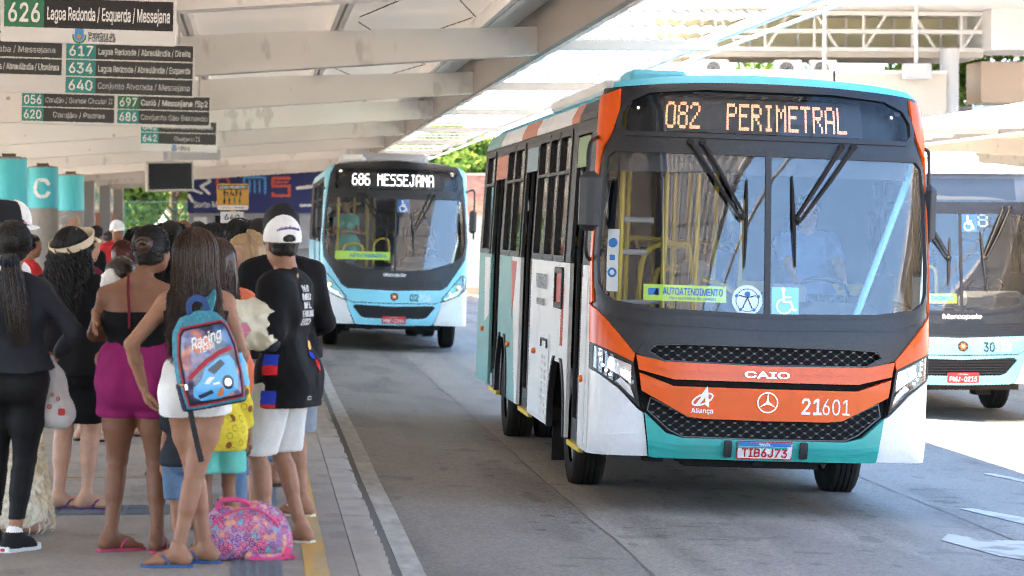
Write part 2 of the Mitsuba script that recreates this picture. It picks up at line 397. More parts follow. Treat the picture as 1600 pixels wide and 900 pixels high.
def canopy(name, label, mirror, us, row_range, detail):
    """beams sloping up to a fascia, sheets above, and a strip of translucent sheets beyond the fascia"""
    f = (lambda v: v) if mirror is None else (lambda v: mirror - v)
    k = thing(name, label, 'canopy roof')
    V = np.array([-10, -6, -4.1, 0, 2.70])
    P = Polygon([(f(v), zb(v)) for v in V] + [(f(v), zt(v)) for v in V[::-1]])
    bm = shape(prism(P, -.13, .13, 'xz'), 'beam_paint', 25)
    flange = shape(prism(Polygon([(f(v), zb(v) - .012) for v in V] + [(f(v), zb(v) + .004) for v in V[::-1]]), -.15, .15, 'xz'), 'beam_paint', 25)
    for u in us:
        b = part(k, 'beam', {**bm, 'to_world': T().translate([0, float(u), 0])}, None)
        if detail: part(b, 'flange', {**flange, 'to_world': T().translate([0, float(u), 0])}, None)
        for s in ((-.4, 1.1) if detail else ()):
            part(b, 'joint_plate', bx(f(s) - .006, f(s) + .006, u - .134, u + .134, zb(s) - .013, zt(s)), 'beam_paint', smooth=False)
    y0, y1 = float(us[0]) - 4, float(us[-1]) + 4
    # roof sheets
    vs = np.array([-10, -8, -6, -4.4, -2.7, -.9, .9, 2.24, 2.74])
    for a, b in zip(vs[:-1], vs[1:]):
        P = Polygon([(f(a), zt(a) + .17), (f(b), zt(b) + .17), (f(b), zt(b) + .20), (f(a), zt(a) + .20)])
        lit = detail and b < 2.5 and a > -4.5
        if lit: part(k, 'roof_sheet', M_([[f(a), y0, zt(a) + .18], [f(b), y0, zt(b) + .18], [f(b), y1, zt(b) + .18], [f(a), y1, zt(a) + .18]], [[0, 1, 2], [0, 2, 3]]), 'roof_translucent', smooth=False)
        else: part(k, 'roof_sheet', prism(P, y0, y1, 'xz'), 'sheet_white', smooth=False)
    for v in (-8, -5.4, -2.6, -.62, .78, 2.22):
        part(k, 'purlin', cat([bx(f(v) - .06, f(v) - .015, y0, y1, zt(v) + .005, zt(v) + .15), bx(f(v) + .015, f(v) + .06, y0, y1, zt(v) + .005, zt(v) + .15)]), 'beam_paint', smooth=False)
    if detail:
        for u in us[:-1]:
            for (a, b) in ((-2.4, -.8), (1.0, 2.1)):
                part(k, 'brace_rod', cat([tube([(a, u + .2, zt(a) + .10), (b, u + 7.8, zt(b) + .10)], .006, 5), tube([(a, u + 7.8, zt(a) + .12), (b, u + .2, zt(b) + .12)], .006, 5)]), 'steel_dark')
    part(k, 'fascia', bx(f(2.70), f(2.76), y0, y1, zb(2.74) - .02, zb(2.74) + .46, .005), 'fascia_paint', smooth=False)
    part(k, 'fascia_trim', bx(f(2.763), f(2.80), y0, y1, zb(2.74) - .03, zb(2.74) + .03), 'beam_paint', smooth=False)
    # translucent strip, one corrugated sheet per row, its near end low and its far end propped up so that daylight shows between rows
    z0 = 3.47
    shp = shape(corrugated(f(2.82), f(4.42), 0, 1.76, z0, .055, .014, .125, 105 if detail else 53), 'translucent_sheet', False)
    for r in range(*row_range):
        y = 1.7 * r
        jit = .006 * math.sin(r * 2.3)
        part(k, 'translucent_sheet', {**shp, 'to_world': T().translate([0, y, jit])}, None)
    for u in us:
        part(k, 'outrigger', bx(f(2.80), f(4.44), u - .045, u + .045, z0 - .13, z0 - .04), 'white_paint', smooth=False)
    part(k, 'edge_gutter', bx(f(4.43), f(4.49), y0, y1, z0 - .05, z0 + .05, .01), 'white_paint', smooth=False)
    part(k, 'edge_rail', tube([(f(4.86), y0, z0 + .02), (f(4.86), y1, z0 + .02)], .022, 8), 'white_paint')
    for u in us:
        part(k, 'rail_bracket', bx(f(4.55), f(4.86), u - .015, u + .015, z0 - .01, z0 + .015), 'white_paint', smooth=False)
    return k
CAN = canopy('platform_canopy', 'long cream canopy with tapered beams above the crowded platform', None, np.arange(-45, 92, BAY), (-30, 55), True)
CAN2 = canopy('opposite_canopy', 'white sunlit canopy of the opposite platform behind the pale blue bus', 16.45, np.arange(3, 124, BAY), (8, 74), False)

# columns of our platform
def letter_on_column(ch, c, r, z, h):
    m = text(ch, h, (0, 0, 0), depth=.012, bold=True)
    v = np.array(m.vertices)
    a = v[:, 0] / r + math.atan2(-c[1], -c[0]) + PI / 2
    rad = r + .004 - v[:, 1] * .6
    # wrapped round the shaft, facing the camera end
    phi = -PI / 2 + v[:, 0] / r
    w = np.stack([c[0] + rad * np.cos(phi), c[1] + rad * np.sin(phi), z + v[:, 2]], 1)
    return M_(w, m.faces)
for i, (u, r) in enumerate(((40.2, .29), (48.2, .29), (55.8, .29), (64.2, .29))):
    v = -4.13
    k = thing('platform_column', ['near round concrete column with a turquoise band, at the left edge', 'round concrete column with plain turquoise band, leftmost of the row',
                                  'round concrete column with white letter C on its turquoise band', 'round concrete column with turquoise band, just right of the lettered one'][i], 'column')
    part(k, 'shaft', lathe([(0, -.05), (r, -.05), (r, 2.80), (0, 2.80)], 28, (v, u, 0)), 'column_concrete')
    part(k, 'painted_band', lathe([(r + .004, 1.98), (r + .012, 1.985), (r + .012, 2.765), (r + .004, 2.77)], 28, (v, u, 0)), 'turquoise')
    part(k, 'neck', cat([bx(v - .11, v + .11, u - .1, u + .1, 2.78, zb(v) + .02), bx(v - .19, v + .19, u - .19, u + .19, 2.785, 2.81)]), 'steel_dark', smooth=False, label='rust stained steel neck')
    if i == 2: part(k, 'letter', letter_on_column('C', (v, u), r + .012, 2.37, .36), 'letter_white')
    if i > 0: part(k, 'downpipe', tube([(v - .36, u - .1, 0), (v - .36, u - .1, 2.85)], .05, 8), 'brick_slat')
# ================================================================ buses
mat('orange_paint', (0.72, 0.092, 0.003), 0.22, 0.35, clearcoat=0.25, clearcoat_gloss=0.9)
mat('bus_white', bus_grime((0.74, 0.74, 0.73), amount=0.10), 0.24, 0.5)
mat('bus_side_white', bus_grime((0.70, 0.70, 0.69), amount=0.22), 0.28, 0.5)
mat('bus_teal', bus_grime((0.025, 0.36, 0.32), amount=0.12), 0.25, 0.5)
mat('bus_side_teal', bus_grime((0.14, 0.35, 0.34), amount=0.25), 0.30, 0.5)
mat('bus_black', bus_grime((0.014, 0.015, 0.0175), (0.07, 0.065, 0.06), amount=0.10), 0.38, 0.5)
mat('bus_light_blue', bus_grime((0.26, 0.64, 0.77), amount=0.08), 0.25, 0.5)
mat('roof_blue', (0.12, 0.48, 0.60), 0.45, 0.4)
mat('roof_white', (0.78, 0.78, 0.77), 0.45, 0.4)
mat('rubber', mikit.proc(lambda p, n, uv: C((0.020, 0.019, 0.018)) * (0.6 + 0.9 * mikit.fbm(p.x * 9, p.y * 9, p.z * 9, 3))), 0.75, 0.25)
mat('black_plastic', (0.020, 0.020, 0.022), 0.42, 0.45)
mat('void_black', (0.02, 0.02, 0.02), 0.8, 0.2)
mat('chrome', (0.75, 0.75, 0.77), 0.18, 0.5, 1.0)
mat('lamp_bowl', (0.80, 0.80, 0.82), 0.25, 0.5, 0.7)
mat('grille_grey', (0.095, 0.098, 0.10), 0.45, 0.5)
mat('yellow_pole', (0.68, 0.48, 0.035), 0.35, 0.5)
mat('dash_grey', (0.045, 0.047, 0.05), 0.6, 0.3)
mat('seat_blue', (0.05, 0.09, 0.16), 0.7, 0.2)
mat('interior_pale', (0.22, 0.225, 0.23), 0.6, 0.3)
mat('sticker_green', (0.52, 0.74, 0.09), 0.45, 0.3)
mat('sticker_blue', (0.03, 0.16, 0.42), 0.45, 0.3)
mat('sticker_cyan', (0.22, 0.62, 0.82), 0.45, 0.3)
mat('plate_red', (0.50, 0.03, 0.035), 0.4, 0.4)
mat('red_letter', (0.45, 0.02, 0.025), 0.4, 0.4)
mat('amber_lens', (0.75, 0.16, 0.02), 0.25, 0.6)
mat('mural_green', (0.17, 0.27, 0.12), 0.35, 0.4)
mat('mural_orange', (0.50, 0.16, 0.09), 0.35, 0.4)
mat('mural_blue', (0.20, 0.29, 0.34), 0.35, 0.4)
mat('mural_red', (0.40, 0.06, 0.05), 0.35, 0.4)
scene['tinted_glass'] = {'type': 'thindielectric', 'int_ior': 1.5, 'specular_transmittance': {'type': 'rgb', 'value': [0.16, 0.17, 0.18]}}
scene['screen_glass'] = {'type': 'thindielectric', 'int_ior': 1.62, 'specular_transmittance': {'type': 'rgb', 'value': [0.86, 0.90, 0.91]}}
scene['side_film'] = {'type': 'thindielectric', 'int_ior': 1.5, 'specular_transmittance': {'type': 'rgb', 'value': [0.012, 0.014, 0.014]}}
scene['sign_glass'] = {'type': 'thindielectric', 'int_ior': 1.28, 'specular_transmittance': {'type': 'rgb', 'value': [0.72, 0.74, 0.76]}}
USED |= set(scene)

def lamp(parent, name, mesh, rgb, label=None):
    d = mikit.ply(mesh, 'white_paint', smooth=False)
    d['emitter'] = {'type': 'area', 'radiance': {'type': 'rgb', 'value': list(rgb)}}
    return part(parent, name, d, None, label=label)

SIDE_Z = [0.3, 1.9, 2.9, 3.02, 3.12, 3.19, 3.25, 3.29]
SIDE_X = [1.25, 1.25, 1.215, 1.20, 1.15, 1.05, 0.70, 0.0]

class Front:
    """the front of a bus: a plan curve that wraps round to the flanks, and a profile of how far each height leans back"""
    def __init__(s, W, D, n, zs, ys, wz):
        s.W, s.D, s.n, s.zs, s.ys, s.wz = W, D, n, zs, ys, wz
        t = np.linspace(0, PI / 2, 400)
        x = W * np.sin(t) ** (2 / n); y = D * (1 - np.cos(t) ** (2 / n))
        arc = np.concatenate([[0], np.cumsum(np.hypot(np.diff(x), np.diff(y)))])
        s.tx, s.ty, s.ta = x, y, arc
    def to_s(s, x):
        return np.sign(x) * np.interp(np.abs(x), s.tx, s.ta)
    def point(s, a, z, d):
        """arc position a, height z, d metres outwards"""
        x, y = np.interp(np.abs(a), s.ta, s.tx), np.interp(np.abs(a), s.ta, s.ty)
        e = .01
        dx = np.interp(np.abs(a) + e, s.ta, s.tx) - np.interp(np.abs(a) - e, s.ta, s.tx); dy = np.interp(np.abs(a) + e, s.ta, s.ty) - np.interp(np.abs(a) - e, s.ta, s.ty)
        L = np.hypot(dx, dy) + 1e-9
        nx, ny = dy / L, -dx / L
        sg = np.where(a < 0, -1, 1)
        wz = np.interp(z, *s.wz)
        return np.stack([sg * (x * wz + nx * d), y + np.interp(z, s.zs, s.ys) + ny * d, z], -1)
    def panel(s, poly, off=0.0, thick=0.02, fine=0.07):
        ms = []
        for g in getattr(poly, 'geoms', [poly]):
            if g.is_empty or g.geom_type != 'Polygon': continue
            g = g.segmentize(0.05)
            def mp(ring):
                c = np.array(ring.coords)[:-1]; return np.stack([s.to_s(c[:, 0]), c[:, 1]], 1)
            gg = Polygon(mp(g.exterior), [mp(r) for r in g.interiors]).buffer(0)
            for q in getattr(gg, 'geoms', [gg]):
                if q.area < 1e-6: continue
                # cut into cells so that the sheet can bend
                x0, z0, x1, z1 = q.bounds
                cells = []
                nx, nz = max(1, int((x1 - x0) / fine + .5)), max(1, int((z1 - z0) / (fine * 1.6) + .5))
                if nx * nz > 1 and len(q.exterior.coords) < 900:
                    for i in range(nx):
                        col = q.intersection(sbox(x0 + (x1 - x0) * i / nx, z0 - 1, x0 + (x1 - x0) * (i + 1) / nx, z1 + 1))
                        if col.is_empty: continue
                        for j in range(nz):
                            cc = col.intersection(sbox(x0 - 1, z0 + (z1 - z0) * j / nz, x1 + 1, z0 + (z1 - z0) * (j + 1) / nz))
                            cells += [h for h in getattr(cc, 'geoms', [cc]) if h.geom_type == 'Polygon' and h.area > 1e-9]
                else: cells = [q]
                face = []
                for h in cells:
                    v2, f2 = trimesh.creation.triangulate_polygon(h, engine='earcut')
                    face.append(M_(np.column_stack([v2, np.zeros(len(v2))]), f2))
                fm = cat(face); fm.merge_vertices(digits_vertex=6)
                v = np.array(fm.vertices); f = np.array(fm.faces)
                nrm = np.cross(v[f[:, 1], :2] - v[f[:, 0], :2], v[f[:, 2], :2] - v[f[:, 0], :2])
                f[nrm > 0] = f[nrm > 0][:, ::-1]
                f = f[:, ::-1]                       # seen from in front
                e_ = 2e-3
                ta_ = s.point(v[:, 0] + e_, v[:, 1], off) - s.point(v[:, 0] - e_, v[:, 1], off); tz_ = s.point(v[:, 0], v[:, 1] + .02, off) - s.point(v[:, 0], v[:, 1] - .02, off)
                N_ = np.cross(ta_, tz_); N_ /= np.linalg.norm(N_, axis=1, keepdims=True) + 1e-12
                outer = s.point(v[:, 0], v[:, 1], off)
                inner = s.point(v[:, 0], v[:, 1], off - thick)
                e = np.sort(np.vstack([f[:, [0, 1]], f[:, [1, 2]], f[:, [2, 0]]]), 1); ed = np.vstack([f[:, [0, 1]], f[:, [1, 2]], f[:, [2, 0]]])
                key = e[:, 0] * 10 ** 7 + e[:, 1]; u, inv, cnt = np.unique(key, return_inverse=True, return_counts=True)
                b = ed[cnt[inv] == 1]; n = len(v)
                if thick > 0:
                    A, B, Cc, Dd = outer[b[:, 1]], outer[b[:, 0]], inner[b[:, 0]], inner[b[:, 1]]
                    sn = np.cross(B - A, Dd - A); sn /= np.linalg.norm(sn, axis=1, keepdims=True) + 1e-12
                    k4 = 2 * n + np.arange(len(b)) * 4
                    sv = np.stack([A, B, Cc, Dd], 1).reshape(-1, 3)
                    ms.append((np.vstack([outer, inner, sv]), np.vstack([f, f[:, ::-1] + n, np.stack([k4, k4 + 1, k4 + 2], 1), np.stack([k4, k4 + 2, k4 + 3], 1)]), np.vstack([N_, -N_, np.repeat(sn, 4, 0)])))
                else: ms.append((outer, f, N_))
        off_ = np.cumsum([0] + [len(x[0]) for x in ms])
        out = M_(np.vstack([x[0] for x in ms]), np.vstack([x[1] + o for x, o in zip(ms, off_)]))
        fn = np.cross(out.vertices[out.faces[:, 1]] - out.vertices[out.faces[:, 0]], out.vertices[out.faces[:, 2]] - out.vertices[out.faces[:, 0]])
        NN = np.vstack([x[2] for x in ms])
        flip = (fn * NN[out.faces[:, 0]]).sum(1) < 0                 # winding follows the true normals
        ff = np.array(out.faces); ff[flip] = ff[flip][:, ::-1]
        out = M_(out.vertices, ff); out.metadata['vn'] = NN
        return out
    def lay(s, m, x, z, off=0.004):
        """lays a flat mesh made facing -y at the origin onto the front, its origin at (x, z)"""
        v = np.array(m.vertices)
        a0 = s.to_s(np.array([x]))[0]
        p = s.point(a0 + v[:, 0], z + v[:, 2], off - v[:, 1])
        return M_(p, m.faces)

def sym(half):
    """a polygon from its right half, listed from the top of the middle line round to the bottom"""
    h = [(float(a), float(b)) for a, b in half]
    return Polygon(h + [(-a, b) for a, b in h[::-1] if abs(a) > 1e-9])
def right(pts): return Polygon(pts)
def left(pts): return Polygon([(-a, b) for a, b in pts])

def side_panel(poly, side, off=0.0, thick=0.03):
    ms = []
    for g in getattr(poly, 'geoms', [poly]):
        if g.is_empty or g.geom_type != 'Polygon': continue
        y0, z0, y1, z1 = g.bounds
        cuts = [z for z in (1.9, 2.4, 2.9, 2.96, 3.02, 3.07, 3.12) if z0 < z < z1]
        zz = [z0 - .1] + cuts + [z1 + .1]
        for a, b in zip(zz[:-1], zz[1:]):
            c = g.intersection(sbox(y0 - 1, a, y1 + 1, b))
            for h in getattr(c, 'geoms', [c]):
                if h.geom_type != 'Polygon' or h.area < 1e-7: continue
                m = trimesh.creation.extrude_polygon(h, thick, engine='earcut')
                v = np.array(m.vertices)
                x = np.interp(v[:, 1], SIDE_Z, SIDE_X) + off - (thick - v[:, 2])
                mm = M_(np.stack([side * x, v[:, 0], v[:, 1]], 1), m.faces)
                if mm.volume < 0: mm.invert()
                ms.append(mm)
    return cat(ms)

def wheel(k, x, y, dual=False, r=0.49, w=0.27):
    s = 1 if x > 0 else -1
    prof = [(.29, -w / 2 + .02), (.40, -w / 2), (.455, -w / 2 + .012), (r - .008, -w / 2 + .035), (r, -w / 2 + .05)]
    nn = 4
    xs = np.linspace(-w / 2 + .05, w / 2 - .05, nn + 1)
    for i in range(nn):
        prof += [(r, xs[i] + .006), (r, xs[i + 1] - .006)]
        if i < nn - 1: prof += [(r - .013, xs[i + 1] - .004), (r - .013, xs[i + 1] + .004)]
    prof += [(r, w / 2 - .05), (r - .008, w / 2 - .035), (.455, w / 2 - .012), (.40, w / 2), (.29, w / 2 - .02)]
    ty = lathe(prof, 48)
    R = trimesh.transformations.rotation_matrix(PI / 2, [0, 1, 0])
    wk = part(k, 'wheel', shift(moved(ty, R), (x, y, r)), 'rubber', 25)
    if dual: part(wk, 'inner_tyre', shift(moved(ty, R), (x - s * .31, y, r)), 'rubber', 25)
    rim = lathe([(0, .02), (.10, .02), (.10, .07), (.17, .06), (.20, -.02), (.27, .0), (.29, .09), (.295, .09), (.295, -.10), (0, -.10)], 32)
    if s < 0: rim = moved(rim, np.diag([1, 1, -1, 1])); rim.invert()
    part(wk, 'rim', shift(moved(rim, R), (x, y, r)), 'steel_grey', 30)
    part(wk, 'hub', shift(cyl((0, 0, 0), (s * .09, 0, 0), .09, .08, 16), (x, y, r)), 'steel_dark', 30)

def wiper(k, pivot, elbow, top, bottom, F, off=.05):
    """two arms from a top pivot to a knuckle, and a long upright blade"""
    P = lambda q, d: F.point(F.to_s(np.array([q[0]])), np.array([q[1]]), d)[0]
    w = numbered(k + '__wiper')
    dx = .045
    ms = []
    for s in (-1, 1):
        ms.append(tube([P((pivot[0] + s * dx, pivot[1]), off * .6), P(((pivot[0] + elbow[0]) / 2 + s * dx * .8, (pivot[1] + elbow[1]) / 2), off * 1.2), P((elbow[0] + s * .022, elbow[1]), off)], [.017, .014, .010], 8))
    ms.append(ico(P(elbow, off), .026, 1))
    ms += [cyl(P((pivot[0] + s * dx, pivot[1]), 0), P((pivot[0] + s * dx, pivot[1]), off), .024, n=12) for s in (-1, 1)]
    scene[w] = shape(cat(ms), 'rubber', 30); scene[w]['to_world'] = place[root_of(k)]
    bl = [P((top[0] + (bottom[0] - top[0]) * t, top[1] + (bottom[1] - top[1]) * t), .018 + off * .35 * math.sin(PI * t)) for t in np.linspace(0, 1, 9)]
    part(w, 'blade', tube(bl, [.007, .010, .012, .014, .016, .014, .012, .010, .007], 6), 'rubber')

def bus_frame(cx, u, z, yaw, roll):
    return T().translate([cx, u, z]).rotate([0, 0, 1], yaw).rotate([0, 1, 0], roll)

FONT57 = {'0': '0E1111111111110E', '6': '0E10101E1111110E', '8': '0E11110E1111110E', '2': '0E1101020408101F', 'P': '1E11111E10101010', 'E': '1F10101E1010101F', 'R': '1E11111E14121111', 'I': '0E0404040404040E',
          'M': '111B151511111111', 'T': '1F04040404040404', 'A': '0E1111111F111111', 'L': '101010101010101F', 'S': '0F10100E0101011E', 'J': '070202020212120C', 'N': '1119151513111111', ' ': '0000000000000000', '1': '040C04040404040E'}
def led(s, width, height, F, x, z, off, sub=2):
    """dot-matrix lettering: each lit dot its own small lamp face"""
    cols = 6 * len(s) - 1
    cw, rh = width / cols, height / 8
    P, Fc = [], []
    n = 0
    for ci, ch in enumerate(s):
        hx = FONT57[ch]
        for r in range(8):
            bits = int(hx[2 * r:2 * r + 2], 16)
            for c in range(5):
                if bits >> (4 - c) & 1:
                    for a in range(sub):
                        for b in range(sub):
                            X = x - width / 2 + (ci * 6 + c + (a + .5) / sub) * cw; Z = z + height / 2 - (r + (b + .5) / sub) * rh
                            d, e = cw / sub * .46, rh / sub * .46
                            q = np.array([[X - d, Z - e], [X + d, Z - e], [X + d, Z + e], [X - d, Z + e]])
                            P.append(F.point(F.to_s(q[:, 0]), q[:, 1], off)); Fc += [[n, n + 1, n + 2], [n, n + 2, n + 3]]; n += 4
    return M_(np.vstack(P), Fc)

def hex_grille(poly, pitch_x, pitch_z, bar):
    x0, z0, x1, z1 = poly.bounds
    holes = []
    hx, hz = pitch_x / 2 - bar, pitch_z / 2 - bar * .8
    r = 0; z = z0 - pitch_z
    while z < z1 + pitch_z:
        x = x0 - pitch_x + (pitch_x / 2 if r % 2 else 0)
        while x < x1 + pitch_x:
            holes.append(Polygon([(x - hx, z), (x - hx * .35, z + hz), (x + hx * .35, z + hz), (x + hx, z), (x + hx * .35, z - hz), (x - hx * .35, z - hz)]))
            x += pitch_x
        z += pitch_z / 2; r += 1
    inner = poly.buffer(-.008)
    return poly.difference(unary_union(holes).intersection(inner))

def seat(k, x, y, z=.95, s=1):
    st = part(k, 'seat', cat([bx(x - .21, x + .21, y - .02, y + .40, z + .38, z + .45, .03)]), 'seat_blue', 30)
    b = bx(x - .21, x + .21, y + .36, y + .44, z + .42, z + 1.02, .03)
    part(st, 'backrest', b, 'seat_blue', 30)
    part(st, 'frame', cat([cyl((x - .15, y + .1, z), (x - .15, y + .1, z + .4), .018, n=8), cyl((x + .15, y + .1, z), (x + .15, y + .1, z + .4), .018, n=8),
                           tube(spline([(x - .18, y + .44, z + .95), (x - .17, y + .45, z + 1.08), (x + .17, y + .45, z + 1.08), (x + .18, y + .44, z + .95)], 5), .016, 8)]), 'yellow_pole', 30)

def interior(k, L, driver_x, poles):
    part(k, 'floor', bx(-1.17, 1.17, .30, L - .1, .84, .92), 'dash_grey', smooth=False)
    part(k, 'chassis', cat([bx(-1.0, 1.0, .6, L - .3, .50, .84, .02), bx(-.45, -.35, .5, L - .5, .36, .52), bx(.35, .45, .5, L - .5, .36, .52), bx(-1.0, 1.0, 2.5, 2.7, .42, .56)]), 'void_black', smooth=False)
    part(k, 'ceiling', bx(-1.08, 1.08, .75, L - .1, 3.06, 3.09), 'interior_pale', smooth=False)
    part(k, 'dashboard', cat([bx(-1.12, 1.12, .46, .80, .92, 1.44, .05), bx(driver_x - .42, driver_x + .42, .62, .95, 1.0, 1.62, .08)]), 'dash_grey', 30)
    sw = tube([(driver_x + .23 * math.cos(a), 1.02 + .23 * math.sin(a) * .80, 1.66 - .23 * math.sin(a) * .60) for a in np.linspace(0, 2 * PI, 33)], .017, 8)
    part(k, 'steering_wheel', cat([sw, tube([(driver_x - .2, 1.02, 1.66), (driver_x + .2, 1.02, 1.66)], .014, 6), cyl((driver_x, 1.02, 1.66), (driver_x, .86, 1.45), .035, n=10)]), 'black_plastic', 30)
    st = part(k, 'driver_seat', cat([bx(driver_x - .25, driver_x + .25, 1.35, 1.82, 1.32, 1.46, .05), bx(driver_x - .15, driver_x + .15, 1.45, 1.75, .92, 1.34)]), 'seat_blue', 30)
    part(st, 'backrest', cat([bx(driver_x - .25, driver_x + .25, 1.78, 1.92, 1.42, 2.06, .05), bx(driver_x - .14, driver_x + .14, 1.80, 1.90, 2.08, 2.28, .04)]), 'seat_blue', 30)
    for yy in np.arange(4.6, L - 1.2, .95):
        for xx in (-.95, -.50, .50, .95): seat(k, xx, yy)
    for pts in poles:
        part(k, 'handrail', tube(spline(pts, 6) if len(pts) > 2 else pts, .022, 8), 'yellow_pole')

def body(k, L, zones, wins, doors, wheels_y, roof_mat, y_front=.62, cove=(), trim='black_plastic', edge=None):
    z0 = .45
    for side in (-1, 1):
        shell = Polygon([(y, z) for y, z in edge] + [(L, 3.10), (L, z0)])
        arches = unary_union([Point(y, .49).buffer(.62, quad_segs=10).intersection(sbox(0, 0, 20, 1.02)) for y in wheels_y])
        W = [rrect(a, b, 1.87, 2.90, .06) for a, b in wins]
        D = [sbox(a, .40, b, 2.86) for a, b in doors] if side < 0 else []
        holes = unary_union(W + D + [arches])
        if side > 0: holes = unary_union([rrect(.75, 1.9, 1.55, 2.85, .06), arches] + [rrect(a, a + 1.42, 1.87, 2.90, .06) for a in np.arange(2.1, L - 1.3, 1.5)])
        panel = shell.difference(holes)
        for zp, zm, nm in zones:
            piece = panel.intersection(zp)
            if not piece.is_empty: part(k, nm, side_panel(piece, side), zm, 35)
        op = W if side < 0 else [rrect(.75, 1.9, 1.55, 2.85, .06)] + [rrect(a, a + 1.42, 1.87, 2.90, .06) for a in np.arange(2.1, L - 1.3, 1.5)]
        for w in op:
            a, b = w.bounds[0], w.bounds[2]
            fr = w.buffer(.03).difference(w.buffer(-.025)).union(LineString([(a, 2.58), (b, 2.58)]).buffer(.014).intersection(w))
            wk = part(k, 'window', side_panel(fr, side, .012, .03), trim, 35)
            part(wk, 'pane', side_panel(w.buffer(-.005), side, -.018, .004), 'tinted_glass' if side < 0 else 'side_film', False)
        for d in D:
            a, _, b, _ = d.bounds
            dk = part(k, 'door', side_panel(d.difference(unary_union([sbox(a + .06, .62, (a + b) / 2 - .03, 2.72), sbox((a + b) / 2 + .03, .62, b - .06, 2.72)])), side, -.05, .03), trim, 35)
            for (p, q) in ((a + .05, (a + b) / 2 - .02), ((a + b) / 2 + .02, b - .05)):
                part(dk, 'pane', side_panel(sbox(p, .6, q, 2.74), side, -.062, .004), 'tinted_glass', False)
            part(dk, 'step', bx(side * 1.02, side * 1.235, a + .03, b - .03, .40, .44), 'yellow_pole', smooth=False, label='worn yellow step edge')
        for y in wheels_y:
            arc = Point(y, .49).buffer(.655, quad_segs=12).difference(Point(y, .49).buffer(.60, quad_segs=12)).intersection(sbox(0, .45, 20, 1.06))
            part(k, 'wheel_arch', cat([side_panel(arc, side, .014, .05)] + [bx(side * .66, side * 1.2, y - .66, y + .66, 1.0, 1.03)]), trim, 35)
    # roof shell
    prof = [(x, z) for z, x in zip(SIDE_Z[3:], SIDE_X[3:])]
    prof = [(1.17, 3.06)] + prof[1:]
    ring = np.array(prof + [(-x, z) for x, z in prof[::-1][1:]])
    ys = np.array([edge[-1][0] - .04, edge[-1][0] + .2, L * .5, L - .25, L])
    dz = np.array([-.02, 0, 0, 0, -.08])
    v = np.concatenate([np.stack([ring[:, 0], np.full(len(ring), y), ring[:, 1] + d], 1) for y, d in zip(ys, dz)])
    n = len(ring); i, j = np.meshgrid(np.arange(len(ys) - 1), np.arange(n - 1), indexing='ij')
    q = np.stack([i * n + j, i * n + j + 1, (i + 1) * n + j + 1, (i + 1) * n + j], -1).reshape(-1, 4)
    part(k, 'roof', M_(v, np.vstack([q[:, [0, 2, 1]], q[:, [0, 3, 2]]])), roof_mat, 40)
    for (a, b, m) in cove:
        part(k, 'cove_panel', side_panel(sbox(a, 2.965, b, 3.115), -1, .010, .012), m, 40)
    # rear wall
    rear = Polygon([(-1.22, .5), (1.22, .5), (1.22, 1.9), (1.18, 3.05), (-1.18, 3.05), (-1.22, 1.9)]).difference(rrect(-.95, .95, 1.95, 2.8, .1))
    part(k, 'rear_wall', prism(rear, L - .04, L, 'xz'), zones[-1][1], smooth=False)
    part(k, 'rear_window', prism(rrect(-.95, .95, 1.95, 2.8, .1), L - .03, L - .026, 'xz'), 'side_film', False)
    for s_ in (-1, 1): part(k, 'inner_lining', bx(s_ * 1.16, s_ * 1.175, y_front + .7, L - .05, .92, 1.84), 'dash_grey', smooth=False)
    for y in wheels_y:
        for s in (-1, 1): wheel(k, s * (1.07 if y > 4 or s > 0 else 1.0), y, dual=y > 4)
